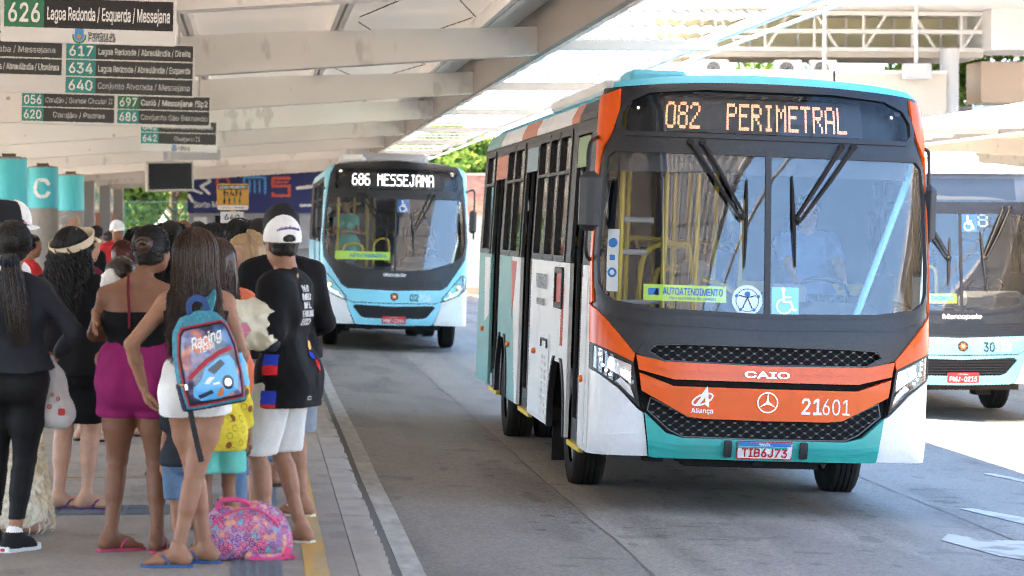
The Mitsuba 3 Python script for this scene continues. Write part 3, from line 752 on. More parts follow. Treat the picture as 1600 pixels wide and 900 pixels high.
# ---------------------------------------------------------------- the orange-fronted bus
def orange_bus():
    tw = bus_frame(3.80, 20.95, -0.592, 0.0, 2.05) @ T().scale([1.04, 1, 1.025])
    k = thing('city_bus', 'orange, black and white city bus with amber destination lettering and teal bumper', 'bus', tw=tw)
    F = Front(1.25, .40, 3.6, [.40, .55, 1.0, 1.35, 1.5, 2.72, 3.05, 3.20, 3.27, 3.31], [.05, .0, .0, .03, .06, .25, .32, .38, .46, .62],
              ([0, 1.9, 3.0, 3.2, 3.31], [1, 1, .965, .94, .90]))
    L = 11.2
    white = sbox(0, 0, 5.3, 4); teal = Polygon([(6.2, 0), (20, 0), (20, 4), (7.6, 4), (7.1, 1.8)]); orange = Polygon([(5.3, 0), (6.2, 0), (7.1, 1.8), (7.6, 4), (5.3, 4)])
    lower = sbox(0, 0, 20, 1.84); upper = sbox(0, 1.84, 20, 4)
    body(k, L, [(white.intersection(lower), 'bus_side_white', 'side_panel'), (orange.intersection(lower), 'bus_side_white', 'side_panel'), (upper, 'black_plastic', 'window_band'), (teal.intersection(lower), 'bus_side_teal', 'side_panel')],
         [(2.32, 3.18), (3.24, 4.0), (4.06, 4.95), (6.35, 7.3), (7.36, 8.15), (9.75, 10.75)], [(1.0, 1.92), (5.1, 6.2), (8.55, 9.6)], [2.62, 7.95], 'roof_blue', y_front=.47, edge=[(.40, .45), (.39, 1.0), (.42, 1.35), (.45, 1.5), (.64, 2.72), (.72, 3.05), (.76, 3.10)],
         cove=[(.75, 1.9, 'bus_black'), (1.92, 2.5, 'mural_orange'), (2.5, 5.4, 'bus_side_white'), (5.4, 6.9, 'mural_orange'), (6.9, 9.2, 'bus_side_white'), (9.2, 11.1, 'bus_side_teal')])
    # mural patches above the windows, side markers, vents, side sign
    for (a, b, z0_, z1_, m) in ((1.05, 1.85, 2.60, 2.84, 'mural_green'), (5.15, 6.15, 2.64, 2.86, 'mural_blue'), (8.3, 9.6, 2.62, 2.86, 'mural_orange')):
        part(k, 'mural_patch', side_panel(sbox(a, z0_, b, z1_), -1, .004, .006), m, 35)
    part(k, 'mural_patch', side_panel(Polygon([(6.6, 1.8), (7.15, 1.8), (6.95, 1.25)]), -1, .004, .006), 'mural_red', 35)
    part(k, 'mural_patch', side_panel(Polygon([(9.7, 1.8), (10.4, 1.8), (10.2, 1.1), (9.7, 1.2)]), -1, .004, .006), 'bus_side_white', 35)
    part(k, 'mural_patch', side_panel(sbox(2.32, 1.16, 2.48, 1.66), -1, .004, .006), 'mural_red', 35)
    for (y, z) in ((.78, .98), (4.55, 1.03), (7.15, .98), (10.4, 1.02)):
        part(k, 'side_marker', shift(ico((0, 0, 0), .035, 2, (.7, 1.2, .8)), (-1.262, y, z)), 'amber_lens', True)
    sg = part(k, 'side_sign', side_panel(rrect(2.35, 2.95, 1.46, 1.80, .05).difference(rrect(2.40, 2.90, 1.51, 1.75, .03)), -1, .02, .03), 'black_plastic', 35)
    part(sg, 'display', side_panel(sbox(2.39, 1.50, 2.91, 1.76), -1, .004, .006), 'mural_red', 35)
    vents = unary_union([sbox(3.35 + c * .27, .53 + r * .058, 3.35 + c * .27 + .22, .53 + r * .058 + .036) for c in range(2) for r in range(9)])
    hatch = part(k, 'vent_hatch', side_panel(sbox(3.28, .5, 3.98, 1.22).difference(vents), -1, .012, .02), 'bus_side_white', 35)
    part(hatch, 'vent_backing', side_panel(sbox(3.30, .52, 3.96, 1.20), -1, -.012, .006), 'void_black', 35)
    part(hatch, 'handle', cat([bx(-1.275, -1.255, 3.36, 3.40, 1.10, 1.16), bx(-1.275, -1.255, 3.84, 3.88, 1.10, 1.16), bx(-1.275, -1.263, 3.36, 3.88, 1.155, 1.175)]), 'black_plastic', smooth=False)
    part(k, 'mud_flap', bx(-1.2, -.9, 3.30, 3.32, .16, .5), 'rubber', smooth=False)
    part(k, 'front_trim', side_panel(sbox(.62, .46, .98, 1.75), -1, .006, .02), 'bus_white', 35)
    for s_ in (0,):
        tx = text('FORTALEZA', .12, (0, 0, 0), width=.9, depth=.004, bold=True)
        v = np.array(tx.vertices); part(k, 'side_lettering', M_(np.stack([-1.262 + v[:, 1], 4.05 - v[:, 0], 1.66 + v[:, 2]], 1), tx.faces), 'grey_wall', False)
        tx = text('PREFEITURA', .06, (0, 0, 0), width=.7, depth=.004)
        v = np.array(tx.vertices); part(k, 'side_lettering', M_(np.stack([-1.262 + v[:, 1], 4.05 - v[:, 0], 1.48 + v[:, 2]], 1), tx.faces), 'grey_wall', False)
    # roof hatch, rail and aerial
    part(k, 'roof_hatch', bx(-.98, -.55, .72, 1.35, 3.20, 3.335, .03), 'roof_blue', 30)
    part(k, 'roof_rail', bx(-1.12, -.98, 1.2, 5.2, 3.17, 3.27, .02), 'bus_side_white', 30)
    part(k, 'aerial', tube([(.62, 1.0, 3.24), (.62, 1.04, 3.40)], .008, 6), 'black_plastic')
    part(k, 'roof_vent', lathe([(0, .09), (.12, .085), (.16, .05), (.17, 0)], 20, (-.02, 1.1, 3.27)), 'roof_white', 30)
    # ---- front mask
    glass = Polygon([(-1.16, 2.72), (1.16, 2.72), (1.215, 2.66), (1.235, 2.45), (1.245, 1.90), (1.235, 1.72), (1.20, 1.63), (1.12, 1.575), (.80, 1.53), (0, 1.51), (-.80, 1.53), (-1.12, 1.575), (-1.20, 1.63), (-1.235, 1.72), (-1.245, 1.90), (-1.235, 2.45), (-1.215, 2.66)])
    top = [(x, 3.245 - .065 * (abs(x) / 1.2) ** 2.2) for x in np.linspace(-1.249, 1.249, 21)]
    mask = Polygon(top + [(1.249, 1.56), (.952, 1.212), (.88, 1.318), (.30, 1.352), (-.30, 1.352), (-.88, 1.318), (-.952, 1.212), (-1.249, 1.56)])
    signhole = Polygon([(-1.06, 3.08), (-.92, 3.15), (-.5, 3.185), (.5, 3.185), (.92, 3.15), (1.06, 3.08), (1.11, 2.98), (1.11, 2.89), (1.07, 2.85), (-1.07, 2.85), (-1.11, 2.89), (-1.11, 2.98)])
    part(k, 'roof_front', F.panel(Polygon([(x, 3.315 - .09 * (abs(x) / 1.2) ** 2.2) for x in np.linspace(-1.2, 1.2, 21)] + [(x, 3.246 - .065 * (abs(x) / 1.2) ** 2.2) for x in np.linspace(1.2, -1.2, 21)]), -.002, .03), 'roof_blue', 35)
    fr = part(k, 'front_mask', F.panel(mask.difference(glass).difference(signhole), 0, .03), 'bus_black', 35)
    part(fr, 'screen_seal', F.panel(glass.buffer(.012).difference(glass.buffer(-.022)), .008, .03), 'black_plastic', 35)
    part(fr, 'sign_seal', F.panel(signhole.buffer(.03).difference(signhole.buffer(-.004)), .016, .03), 'black_plastic', 35)
    part(fr, 'divider', F.panel(sbox(-.022, 1.50, .022, 2.73), .010, .03), 'black_plastic', 35)
    lip = LineString([(-1.22, 1.50), (-.95, 1.44), (0, 1.415), (.95, 1.44), (1.22, 1.50)]).buffer(.006)
    part(fr, 'crease', F.panel(lip, .008, .012), 'bus_black', 35)
    part(k, 'windscreen', F.panel(glass.buffer(-.01), -.006, 0, .10), 'screen_glass', True)
    # destination sign
    ds = part(k, 'destination_sign', F.panel(signhole.buffer(.02), -.14, .01), 'sign_black', 35)
    part(ds, 'display_board', F.panel(sbox(-.80, 2.865, .76, 3.125), -.115, .01), 'sign_grey', 35)
    part(ds, 'glass_pane', F.panel(signhole.buffer(.002), -.004, 0, .10), 'sign_glass', True)
    lamp(ds, 'lettering', led('082  PERIMETRAL', 1.42, .20, F, -.075, 2.99, -.108), (.062, .0185, .0002), 'lit amber dot lettering')
    for sx in (-1.0, .98):
        lamp(ds, 'marker_lamp', F.lay(cyl((0, -.004, 0), (0, .004, 0), .011, n=10), sx, 3.03, -.03), (.12, .11, .08))
    # orange parts
    pil = [(1.14, 3.17), (1.249, 3.12), (1.249, 1.56), (1.238, 1.58), (1.243, 1.9), (1.24, 2.45), (1.225, 2.72), (1.165, 2.86), (1.125, 3.0)]
    part(k, 'corner_pillar', F.panel(right(pil), .018, .03), 'orange_paint', 35); part(k, 'corner_pillar', F.panel(left(pil), .018, .03), 'orange_paint', 35)
    wing = [(1.249, 1.56), (.955, 1.212), (.965, 1.150), (1.10, 1.215), (1.249, 1.285)]
    part(k, 'wing_panel', F.panel(right(wing), .016, .035), 'orange_paint', 35); part(k, 'wing_panel', F.panel(left(wing), .016, .035), 'orange_paint', 35)
    g1 = sym([(0, 1.298), (.60, 1.296), (.82, 1.285), (.862, 1.23), (.745, 1.165), (0, 1.150)])
    frame1 = sym([(0, 1.352), (.30, 1.352), (.88, 1.318), (.945, 1.215), (.74, 1.140), (0, 1.125)])
    part(k, 'grille', F.panel(hex_grille(g1, .086, .060, .0075), .002, .012), 'grille_grey', False, label='upper mesh grille')
    part(fr, 'grille_frame', F.panel(frame1.difference(g1.buffer(-.004)), .010, .03), 'bus_black', 35)
    part(fr, 'grille_backing', F.panel(sym([(0, 1.33), (.9, 1.30), (.95, 1.10), (.9, .62), (0, .58)]), -.10, .01), 'void_black', 35)
    bar1 = sym([(0, 1.149), (.745, 1.163), (.945, 1.205), (.925, 1.098), (.673, 1.035), (0, 1.033)])
    b = part(k, 'bumper_bar', F.panel(bar1, .030, .06), 'orange_paint', 35, label='narrow upper orange bar')
    crease = sym([(0, 1.10), (.70, 1.108), (.93, 1.15), (.93, 1.142), (.70, 1.099), (0, 1.091)])
    part(b, 'crease', F.panel(crease, .038, .02), 'orange_paint', 35)
    part(b, 'badge', F.lay(text('CAIO', .045, (0, 0, 0), width=.33, depth=.010, bold=True), 0, 1.088, .040), 'chrome', False)
    bar2 = sym([(0, .983), (.673, .985), (.92, 1.075), (.902, .945), (.567, .765), (.45, .752), (0, .750)])
    b = part(k, 'bumper_bar', F.panel(bar2, .034, .06), 'orange_paint', 35, label='broad lower orange panel')
    star = [trimesh.creation.annulus(.068, .077, .012)]
    for a in (90, 210, 330):
        ca, sa = math.cos(math.radians(a)), math.sin(math.radians(a)); w = .011
        star.append(trimesh.creation.extrude_polygon(Polygon([(.07 * ca, .07 * sa), (-w * sa, w * ca), (w * sa, -w * ca)]), .010, engine='earcut'))
    st = cat(star); v = np.array(st.vertices); st = M_(np.stack([v[:, 0], -v[:, 2], v[:, 1]], 1), st.faces)
    part(b, 'emblem', F.lay(st, .01, .885, .036), 'chrome', False)
    part(b, 'fleet_number', cat([F.lay(text('21', .115, (0, 0, 0), width=.15, bold=True), .335, .865, .036), F.lay(text('601', .115, (0, 0, 0), width=.20), .515, .865, .036)]), 'letter_white', False)
    logo = unary_union([Polygon([(-.02, .02), (.035, .10), (.02, .02)]), Polygon([(.02, .02), (.035, .10), (.05, -.06), (.02, -.04)]), Polygon([(-.06, -.05), (-.03, -.05), (.03, .03), (.015, .05)])])
    el = Point(0, 0).buffer(1, quad_segs=16); ring = affinity.rotate(affinity.scale(el, .085, .04), 25).difference(affinity.rotate(affinity.scale(el, .072, .026), 25))
    lg = prism(logo.union(ring), -.004, 0, 'xz')
    part(b, 'operator_logo', cat([F.lay(lg, -.465, .895, .036), F.lay(text('Aliança', .034, (0, 0, 0), width=.16, bold=True), -.465, .812, .036)]), 'letter_white', False)
    # white corners, teal bumper, lower grille
    cor = [(1.249, 1.085), (1.07, .955), (.92, .80), (.885, .78), (.84, .462), (1.249, .455)]
    for f_ in (right, left):
        c = part(k, 'corner_panel', F.panel(f_(cor), .006, .04), 'bus_white', 35)
        part(c, 'crease', F.panel(f_([(1.24, .60), (.875, .645), (.872, .637), (1.24, .590)]), .012, .02), 'bus_white', 35)
    teal_p = sym([(0, .605), (.60, .607), (.72, .64), (.875, .785), (.832, .462), (.80, .455), (0, .452)])
    tb = part(k, 'bumper', F.panel(teal_p, .034, .06), 'bus_teal', 35, label='teal lower bumper')
    for z_ in (.548, .500):
        part(tb, 'rib', F.panel(sym([(0, z_ + .012), (.62, z_ + .012), (.84, z_ + .05), (.838, z_ + .036), (.62, z_), (0, z_)]), .044, .02), 'bus_teal', 35)
    g2 = sym([(0, .752), (.56, .766), (.84, .90), (.862, .80), (.70, .66), (.60, .612), (0, .606)])
    part(k, 'grille', F.panel(hex_grille(g2, .086, .060, .0075), .002, .012), 'grille_grey', False, label='lower mesh grille')
    for sx in (-.27, .285):
        part(tb, 'rubber_block', F.panel(rrect(sx - .027, sx + .027, .475, .60, .012), .075, .045), 'black_plastic', 35)
    pl = part(k, 'number_plate', F.panel(rrect(-.20, .20, .468, .598, .012), .050, .012), 'sign_white', 35)
    part(pl, 'rim', F.panel(rrect(-.203, .203, .465, .601, .012).difference(rrect(-.195, .195, .473, .593, .008)), .052, .008), 'red_letter', 35)
    part(pl, 'blue_band', F.panel(sbox(-.195, .563, .195, .592), .0515, .004), 'sticker_blue', 35)
    part(pl, 'country_lettering', F.lay(text('BRASIL', .015, (0, 0, 0), width=.08, bold=True), 0, .578, .053), 'letter_white', False)
    part(pl, 'lettering', F.lay(text('TIB6J73', .062, (0, 0, 0), width=.335, bold=True), 0, .515, .0515), 'red_letter', False)
    part(k, 'tow_fittings', cat([bx(-.06, .02, .1, .2, .40, .47, .01), bx(.10, .22, .15, .35, .42, .47, .01), bx(-.62, -.5, .15, .3, .42, .47, .01), bx(-.85, -.7, .2, .35, .41, .47, .01), bx(.35, .5, .12, .3, .43, .47, .01), bx(-.5, .5, .5, .8, .36, .5)]), 'void_black', smooth=False)
    # headlights
    hl = [(1.249, 1.283), (1.10, 1.212), (.965, 1.148), (.912, .815), (1.065, .962), (1.249, 1.086)]
    for f_, s in ((right, 1), (left, -1)):
        P = f_(hl)
        h = part(k, 'headlight', F.panel(P.difference(P.buffer(-.016)), .012, .05), 'black_plastic', 35)
        part(h, 'housing', F.panel(P, -.055, .01), 'black_plastic', 35)
        part(h, 'indicator_strip', F.panel(f_([(.985, .965), (1.06, 1.03), (1.09, 1.005), (1.0, .92), (.955, .885)]), -.02, .02), 'lamp_bowl', 35)
        bowl = f_([(.985, 1.125), (1.15, 1.185), (1.165, 1.10), (1.06, 1.04), (.985, .99)])
        part(h, 'reflector', F.panel(bowl.difference(f_([(1.0, 1.075), (1.058, 1.095), (1.058, 1.06), (1.0, 1.02)])), -.03, .02), 'lamp_bowl', 35)
        part(h, 'projector', cat([F.lay(cyl((0, -.004, 0), (0, .02, 0), .032, .026, 16), s * 1.11, 1.125, -.01)]), 'chrome', 30)
        lamp(h, 'main_beam', F.panel(f_([(1.0, 1.070), (1.055, 1.092), (1.055, 1.058), (1.0, 1.022)]), -.022, .01), (.9, .9, .86) if s < 0 else (.2, .2, .195), 'lit white lamp')
        drl = [F.lay(cyl((0, -.003, 0), (0, .01, 0), .011, n=8), s * x_, z_, -.02) for x_, z_ in ((1.21, 1.235), (1.212, 1.195), (1.206, 1.155), (1.19, 1.115), (1.165, 1.08), (1.135, 1.05))]
        lamp(h, 'daylight_lamps', cat(drl), (.14, .14, .14))
        part(h, 'lens', F.panel(P.buffer(-.012), .010, 0, .10), 'window_glass', True)
    # wipers
    wiper(k, (-.55, 2.79), (-.20, 2.245), (-.165, 2.52), (-.175, 1.87), F)
    wiper(k, (.60, 2.79), (.22, 2.235), (.175, 2.56), (.20, 1.89), F)
    # mirrors
    for s in (-1, 1):
        mx, mw = (-1.31, .075) if s < 0 else (1.265, .05)
        mk = part(k, 'mirror', cat([bx(mx - mw, mx + mw, .16 if s < 0 else .42, .32 if s < 0 else .56, 2.10, 2.54, .045)]), 'black_plastic' if s < 0 else 'dash_grey', 35)
        part(mk, 'glass', bx(mx - mw * .85, mx + mw * .85, .322 if s < 0 else .562, .326 if s < 0 else .566, 2.14, 2.50), 'chrome', smooth=False)
        part(mk, 'arm', tube(spline([(s * 1.16, .62, 2.80), (s * 1.24, .52, 2.80), (mx, .40 if s < 0 else .54, 2.70), (mx, .30 if s < 0 else .50, 2.30), (mx, .34 if s < 0 else .52, 1.95), (s * 1.22, .55, 1.86)], 6), .014, 8), 'black_plastic')
    # stickers on the inside of the windscreen
    part(k, 'self_service_sticker', F.panel(sbox(-.905, 1.605, -.30, 1.725), -.012, .003), 'sticker_green', 35, label='lime green sticker on the windscreen')
    part(k, 'sticker_lettering', cat([F.lay(text('AUTOATENDIMENTO', .050, (0, 0, 0), width=.44, bold=True), -.545, 1.678, -.008), F.lay(text('Uso exclusivo de cartões', .022, (0, 0, 0), width=.34), -.545, 1.630, -.008), F.lay(prism(rrect(-.04, .04, -.025, .025, .006), -.002, 0, 'xz'), -.83, 1.672, -.008)]), 'sticker_blue', False)
    part(k, 'access_sticker', F.panel(sbox(.035, 1.535, .235, 1.735), -.012, .003), 'sticker_cyan', 35, label='light blue wheelchair sticker')
    def wheelchair(c, s):
        w = [Point(-.05, .40).buffer(.085), LineString([(-.05, .28), (-.03, -.05), (.22, -.05), (.34, -.36), (.42, -.33)]).buffer(.045), LineString([(-.03, .12), (.20, .12)]).buffer(.04)]
        a = [(-.02 + .27 * math.cos(t), -.22 + .27 * math.sin(t)) for t in np.radians(np.linspace(110, 340, 24))]
        w.append(LineString(a).buffer(.035))
        return prism(affinity.scale(unary_union(w), s, s, origin=(0, 0)), -.003, 0, 'xz')
    part(k, 'access_symbol', F.lay(wheelchair(0, .20), .13, 1.638, -.008), 'letter_white', False)
    part(k, 'round_sticker', F.panel(Point(-.145, 1.63).buffer(.112), -.012, .003), 'sign_white', 35)
    rr = [Point(0, 0).buffer(.085).difference(Point(0, 0).buffer(.081)), LineString([(-.06, .035), (0, .02), (.06, .035)]).buffer(.0035), LineString([(-.035, -.06), (0, .02), (.035, -.06)]).buffer(.0035)]
    part(k, 'round_symbol', F.lay(prism(unary_union(rr), -.003, 0, 'xz'), -.145, 1.63, -.008), 'letter_black', False)
    part(k, 'round_symbol', F.lay(prism(unary_union([Point(0, .045).buffer(.020), Point(-.08, .03).buffer(.012), Point(.08, .03).buffer(.012), Point(-.05, -.07).buffer(.012), Point(.05, -.07).buffer(.012)]), -.003, 0, 'xz'), -.145, 1.63, -.007), 'sticker_blue', False)
    part(k, 'side_notice', cat([F.panel(sbox(-1.17, 1.66, -1.09, 2.12), -.012, .003)]), 'sign_white', 35)
    for g_, z_ in ((Point(0, 0).buffer(.035), 2.02), (sbox(-.02, -.02, .02, .02), 1.91), (Point(0, 0).buffer(.036).difference(Point(0, 0).buffer(.02)), 1.80)):
        part(k, 'notice_mark', F.lay(prism(g_, -.003, 0, 'xz'), -1.13, z_, -.008), 'sticker_blue', False)
    # sun blind along the top of the windscreen
    part(k, 'sun_blind', F.panel(sbox(-1.15, 2.56, 1.15, 2.71), -.10, .006), 'dash_grey', 35)
    poles = [[(x, y, .92), (x, y, 3.06)] for x, y in ((-.62, 1.15), (-.32, 1.5), (-.97, 1.05), (-.80, 2.0), (-.72, 2.9), (-.42, 2.05), (-.22, 2.6), (-.06, 2.25), (-.98, 2.4), (-.15, 5.2))]
    poles += [[(-.70, 1.9, .92), (-.70, 1.9, 1.75), (-.62, 1.9, 1.98), (-.40, 1.9, 2.02), (-.30, 1.9, 1.9), (-.24, 1.9, .92)], [(-.85, 2.4, 1.5), (-.86, 2.4, 1.9), (-.75, 2.4, 2.05), (-.40, 2.4, 2.05)],
              [(-.20, 1.9, 1.75), (.0, 1.8, 1.68), (.10, 1.7, 1.50), (.10, 1.7, .92)], [(-.55, 2.2, .92), (-.54, 2.2, 1.7), (-.45, 2.2, 1.82), (-.2, 2.2, 1.82), (-.12, 2.2, 1.7), (-.12, 2.2, .92)],
              [(-.9, 1.9, 2.95), (-.9, 9, 2.95)]]
    interior(k, L, .55, poles)
    part(k, 'fare_gate', cat([tube([(-.95, 1.45, 1.55), (-.55, 1.45, 1.57), (-.33, 1.48, 1.72)], .020, 8), tube([(-.95, 1.2, 2.2), (-.7, 1.2, 2.2)], .022, 8), tube([(-.95, 1.2, 1.95), (-.75, 1.2, 1.95)], .022, 8), bx(-.35, -.12, 2.0, 2.3, .92, 1.9, .05)]), 'steel_grey', 30)
    part(k, 'cab_partition', cat([bx(.10, .14, 2.0, 2.08, .92, 2.4), bx(.14, 1.15, 2.01, 2.06, 1.66, 1.75)]), 'yellow_pole', smooth=False)
    part(k, 'bulkhead', bx(.14, 1.16, 2.02, 2.05, .92, 2.9), 'dash_grey', smooth=False)
    part(k, 'fare_reader', bx(.14, .42, .75, .9, 1.55, 1.75, .03), 'interior_pale', 30)
    part(k, 'inner_pillar', cat([tube([(1.145, .55, 2.68), (.70, .33, 1.50)], .027, 8)]), 'bus_light_blue', 30, label='pale blue cab pillar seen through the windscreen')
    return k
BUS1 = orange_bus()
# ---------------------------------------------------------------- the two light blue buses
def blue_bus(name, label, tw, paint, fleet, plate, sign, L, lit, roof_mat, driver_x, sticker_x, group=None):
    k = thing(name, label, 'bus', group, tw=tw)
    F = Front(1.25, .42, 3.4, [.40, .55, 1.0, 1.35, 2.65, 3.0, 3.12, 3.20, 3.25], [.04, .0, .0, .05, .20, .26, .32, .42, .58],
              ([0, 1.9, 3.0, 3.2, 3.3], [1, 1, .965, .93, .9]))
    lower = sbox(0, 0, 20, 1.84); upper = sbox(0, 1.84, 20, 4)
    body(k, L, [(lower, paint, 'side_panel'), (upper, 'black_plastic', 'window_band')],
         [(2.1, 2.9), (2.95, 3.8), (3.86, 4.7), (6.2, 7.1), (7.16, 8.0)], [(.9, 1.9), (4.9, 6.0)], [2.55, 7.8], roof_mat, y_front=.50, edge=[(.40, .45), (.40, 1.0), (.45, 1.35), (.60, 2.65), (.66, 3.0), (.72, 3.10)],
         cove=[(.7, L - .1, paint)])
    glass = Polygon([(-1.14, 2.63), (1.14, 2.63), (1.19, 2.56), (1.22, 2.2), (1.225, 1.85), (1.17, 1.66), (1.02, 1.53), (.6, 1.40), (.3, 1.365), (0, 1.36), (-.3, 1.365), (-.6, 1.40), (-1.02, 1.53), (-1.17, 1.66), (-1.225, 1.85), (-1.22, 2.2), (-1.19, 2.56)])
    top = [(x, 3.25 - .09 * (abs(x) / 1.2) ** 2.4) for x in np.linspace(-1.17, 1.17, 19)]
    mask = Polygon(top + [(1.165, 3.0), (1.20, 2.6), (1.232, 1.9), (1.20, 1.60), (.90, 1.14), (.80, 1.075), (0, 1.05), (-.80, 1.075), (-.90, 1.14), (-1.20, 1.60), (-1.232, 1.9), (-1.20, 2.6), (-1.165, 3.0)])
    sh = rrect(-1.08, 1.08, 2.755, 3.115, .05)
    if not lit: part(k, 'front_cap', F.panel(mask.intersection(sbox(-2, 3.115, 2, 4)).difference(sh), .004, .03, fine=.09), 'roof_white', 35)
    fr = part(k, 'front_mask', F.panel((mask if lit else mask.intersection(sbox(-2, 0, 2, 3.113))).difference(glass).difference(sh), 0, .03, fine=.09), 'bus_black', 35)
    part(fr, 'screen_seal', F.panel(glass.buffer(.014).difference(glass.buffer(-.022)), .008, .03, fine=.09), 'black_plastic', 35)
    part(fr, 'divider', F.panel(sbox(-.018, 1.35, .018, 2.64), .010, .03), 'black_plastic', 35)
    cowl = sym([(0, 1.30), (.86, 1.33), (.84, 1.14), (.74, 1.10), (0, 1.085)])
    bars = [F.panel(sym([(0, z + .012), (.80, z + .03), (.80, z + .018), (0, z)]), .012, .02, fine=.15) for z in (1.11, 1.145, 1.18, 1.215)]
    part(fr, 'air_grille', cat(bars), 'black_plastic', 35)
    part(k, 'windscreen', F.panel(glass.buffer(-.01), -.006, 0, .11), 'screen_glass', True)
    ds = part(k, 'destination_sign', F.panel(sh.buffer(.01), -.12, .01, .12), 'sign_black' if lit else 'steel_grey', 35)
    part(ds, 'glass_pane', F.panel(sh, -.004, 0, .12), 'sign_glass', True)
    part(ds, 'display_board', F.panel(sbox(-.80, 2.78, .80, 3.05), -.105, .01, .12), 'sign_grey' if lit else 'interior_pale', 35)
    if lit:
        lamp(ds, 'lettering', led(sign, 1.46, .20, F, -.06, 2.925, -.098), (.16, .155, .14), 'lit white dot lettering')
    else:
        part(ds, 'lettering', led(sign, .3, .16, F, .22, 2.52, -.02), 'letter_soft', False)
    for sx in (-1.0, 1.0): lamp(ds, 'marker_lamp', F.lay(cyl((0, -.004, 0), (0, .004, 0), .03, n=12), sx, 3.05, -.02), (.10, .09, .07))
    pil = [(1.12, 3.18), (1.249, 3.09), (1.249, 1.5), (1.21, 1.62), (1.238, 1.9), (1.206, 2.6), (1.172, 3.0)]
    for f_ in (right, left): part(k, 'corner_pillar', F.panel(f_(pil), .012, .03), paint, 35)
    hood = sym([(0, 1.045), (.80, 1.07), (.90, 1.135), (1.249, 1.66), (1.249, 1.20), (.97, 1.0), (.80, .885), (.70, .845), (0, .835)])
    hd = part(k, 'hood_panel', F.panel(hood, .012, .04), paint, 35)
    low = sym([(0, .822), (.70, .832), (.80, .872), (.80, .80), (.66, .48), (.6, .465), (0, .455)])
    gr = sym([(0, .775), (.66, .80), (.70, .77), (.56, .60), (.48, .575), (0, .57)])
    lp = part(k, 'bumper', F.panel(low.difference(gr), .016, .05), paint, 35)
    part(lp, 'grille_backing', F.panel(gr, -.03, .02), 'void_black', 35)
    part(lp, 'grille', cat([F.panel(sbox(-.72, z, .72, z + .014).intersection(gr), .0, .03, .2) for z in (.60, .635, .67, .705, .74, .77)]), 'black_plastic', 35)
    cor = [(1.249, 1.10), (.98, .965), (.815, .86), (.80, .78), (.675, .47), (1.249, .46)]
    for f_ in (right, left):
        c = part(k, 'corner_panel', F.panel(f_(cor), .006, .04), 'bus_white', 35)
        part(c, 'recess', F.panel(f_([(1.15, .84), (.92, .80), (.90, .70), (1.12, .70)]), .010, .012), 'bus_white', 35)
    hl = [(1.22, 1.30), (1.14, 1.33), (.80, .925), (.86, .875), (1.10, .985), (1.215, 1.09)]
    for f_, s in ((right, 1), (left, -1)):
        P = f_(hl)
        h = part(k, 'headlight', F.panel(P.difference(P.buffer(-.014)), .022, .05), 'black_plastic', 35)
        part(h, 'reflector', F.panel(P, -.03, .01), 'lamp_bowl', 35)
        part(h, 'bulb_ring', cat([F.lay(cyl((0, -.004, 0), (0, .02, 0), .05, .04, 14), s * 1.10, 1.13, -.012), F.lay(cyl((0, -.004, 0), (0, .02, 0), .04, .03, 14), s * .96, 1.0, -.012)]), 'chrome', 30)
        if lit: lamp(h, 'bulb', cat([F.lay(cyl((0, -.003, 0), (0, .004, 0), .028, n=10), s * 1.10, 1.13, -.004), F.lay(cyl((0, -.003, 0), (0, .004, 0), .024, n=10), s * .96, 1.0, -.004)]), (.16, .085, .03), 'warm lit lamp')
        part(h, 'indicator', F.lay(cyl((0, -.003, 0), (0, .004, 0), .035, n=10), s * 1.15, 1.25, -.004), 'amber_lens', False)
        part(h, 'lens', F.panel(P.buffer(-.010), .018, 0, .10), 'window_glass', True)
    em = [Point(0, 0).buffer(.062), ]
    part(hd, 'badge', F.lay(prism(Point(0, 0).buffer(.066), -.006, 0, 'xz'), 0, .945, .014), 'black_plastic', 30)
    st8 = Polygon([((.056 if i % 2 == 0 else .034) * math.cos(i * PI / 6), (.056 if i % 2 == 0 else .034) * math.sin(i * PI / 6)) for i in range(12)])
    part(hd, 'badge_star', F.lay(prism(st8, -.004, 0, 'xz'), 0, .945, .021), 'amber_lens', False)
    part(hd, 'badge_centre', F.lay(prism(Point(0, 0).buffer(.018), -.004, 0, 'xz'), 0, .945, .026), 'letter_white', False)
    part(hd, 'fleet_number', F.lay(text(fleet[:2], .115, (0, 0, 0), width=.14, bold=True), .335, .935, .016), 'letter_black', False)
    part(hd, 'fleet_number', F.lay(text(fleet[2:], .115, (0, 0, 0), width=.20), .515, .935, .016), 'letter_white', False)
    part(fr, 'maker_lettering', F.lay(text('Marcopolo', .055, (0, 0, 0), width=.38 if lit else .50, bold=True, slant=.2), 0, 1.318, .016), 'letter_white', False)
    pl = part(k, 'number_plate', F.panel(rrect(-.20, .20, .485, .615, .012), .045, .012), 'plate_red', 35)
    part(pl, 'lettering', F.lay(text(plate, .060, (0, 0, 0), width=.35, bold=True), 0, .535, .047), 'letter_white', False)
    part(pl, 'small_lettering', F.lay(text('FORTALEZA', .014, (0, 0, 0), width=.12), 0, .595, .047), 'letter_white', False)
    part(k, 'self_service_sticker', F.panel(sbox(-1.02, 1.56, -.08, 1.70) if lit else sbox(-.66, 1.48, -.06, 1.60), -.012, .003), 'sticker_green', 35)
    part(k, 'sticker_lettering', F.lay(text('AUTOATENDIMENTO', .055, (0, 0, 0), width=.62 if lit else .46, bold=True), -.46 if lit else -.33, 1.63 if lit else 1.545, -.008), 'sticker_blue', False)
    part(k, 'access_sticker', F.panel(sbox(sticker_x - .11, 2.38, sticker_x + .11, 2.60), -.010, .003), 'sticker_blue', 35)
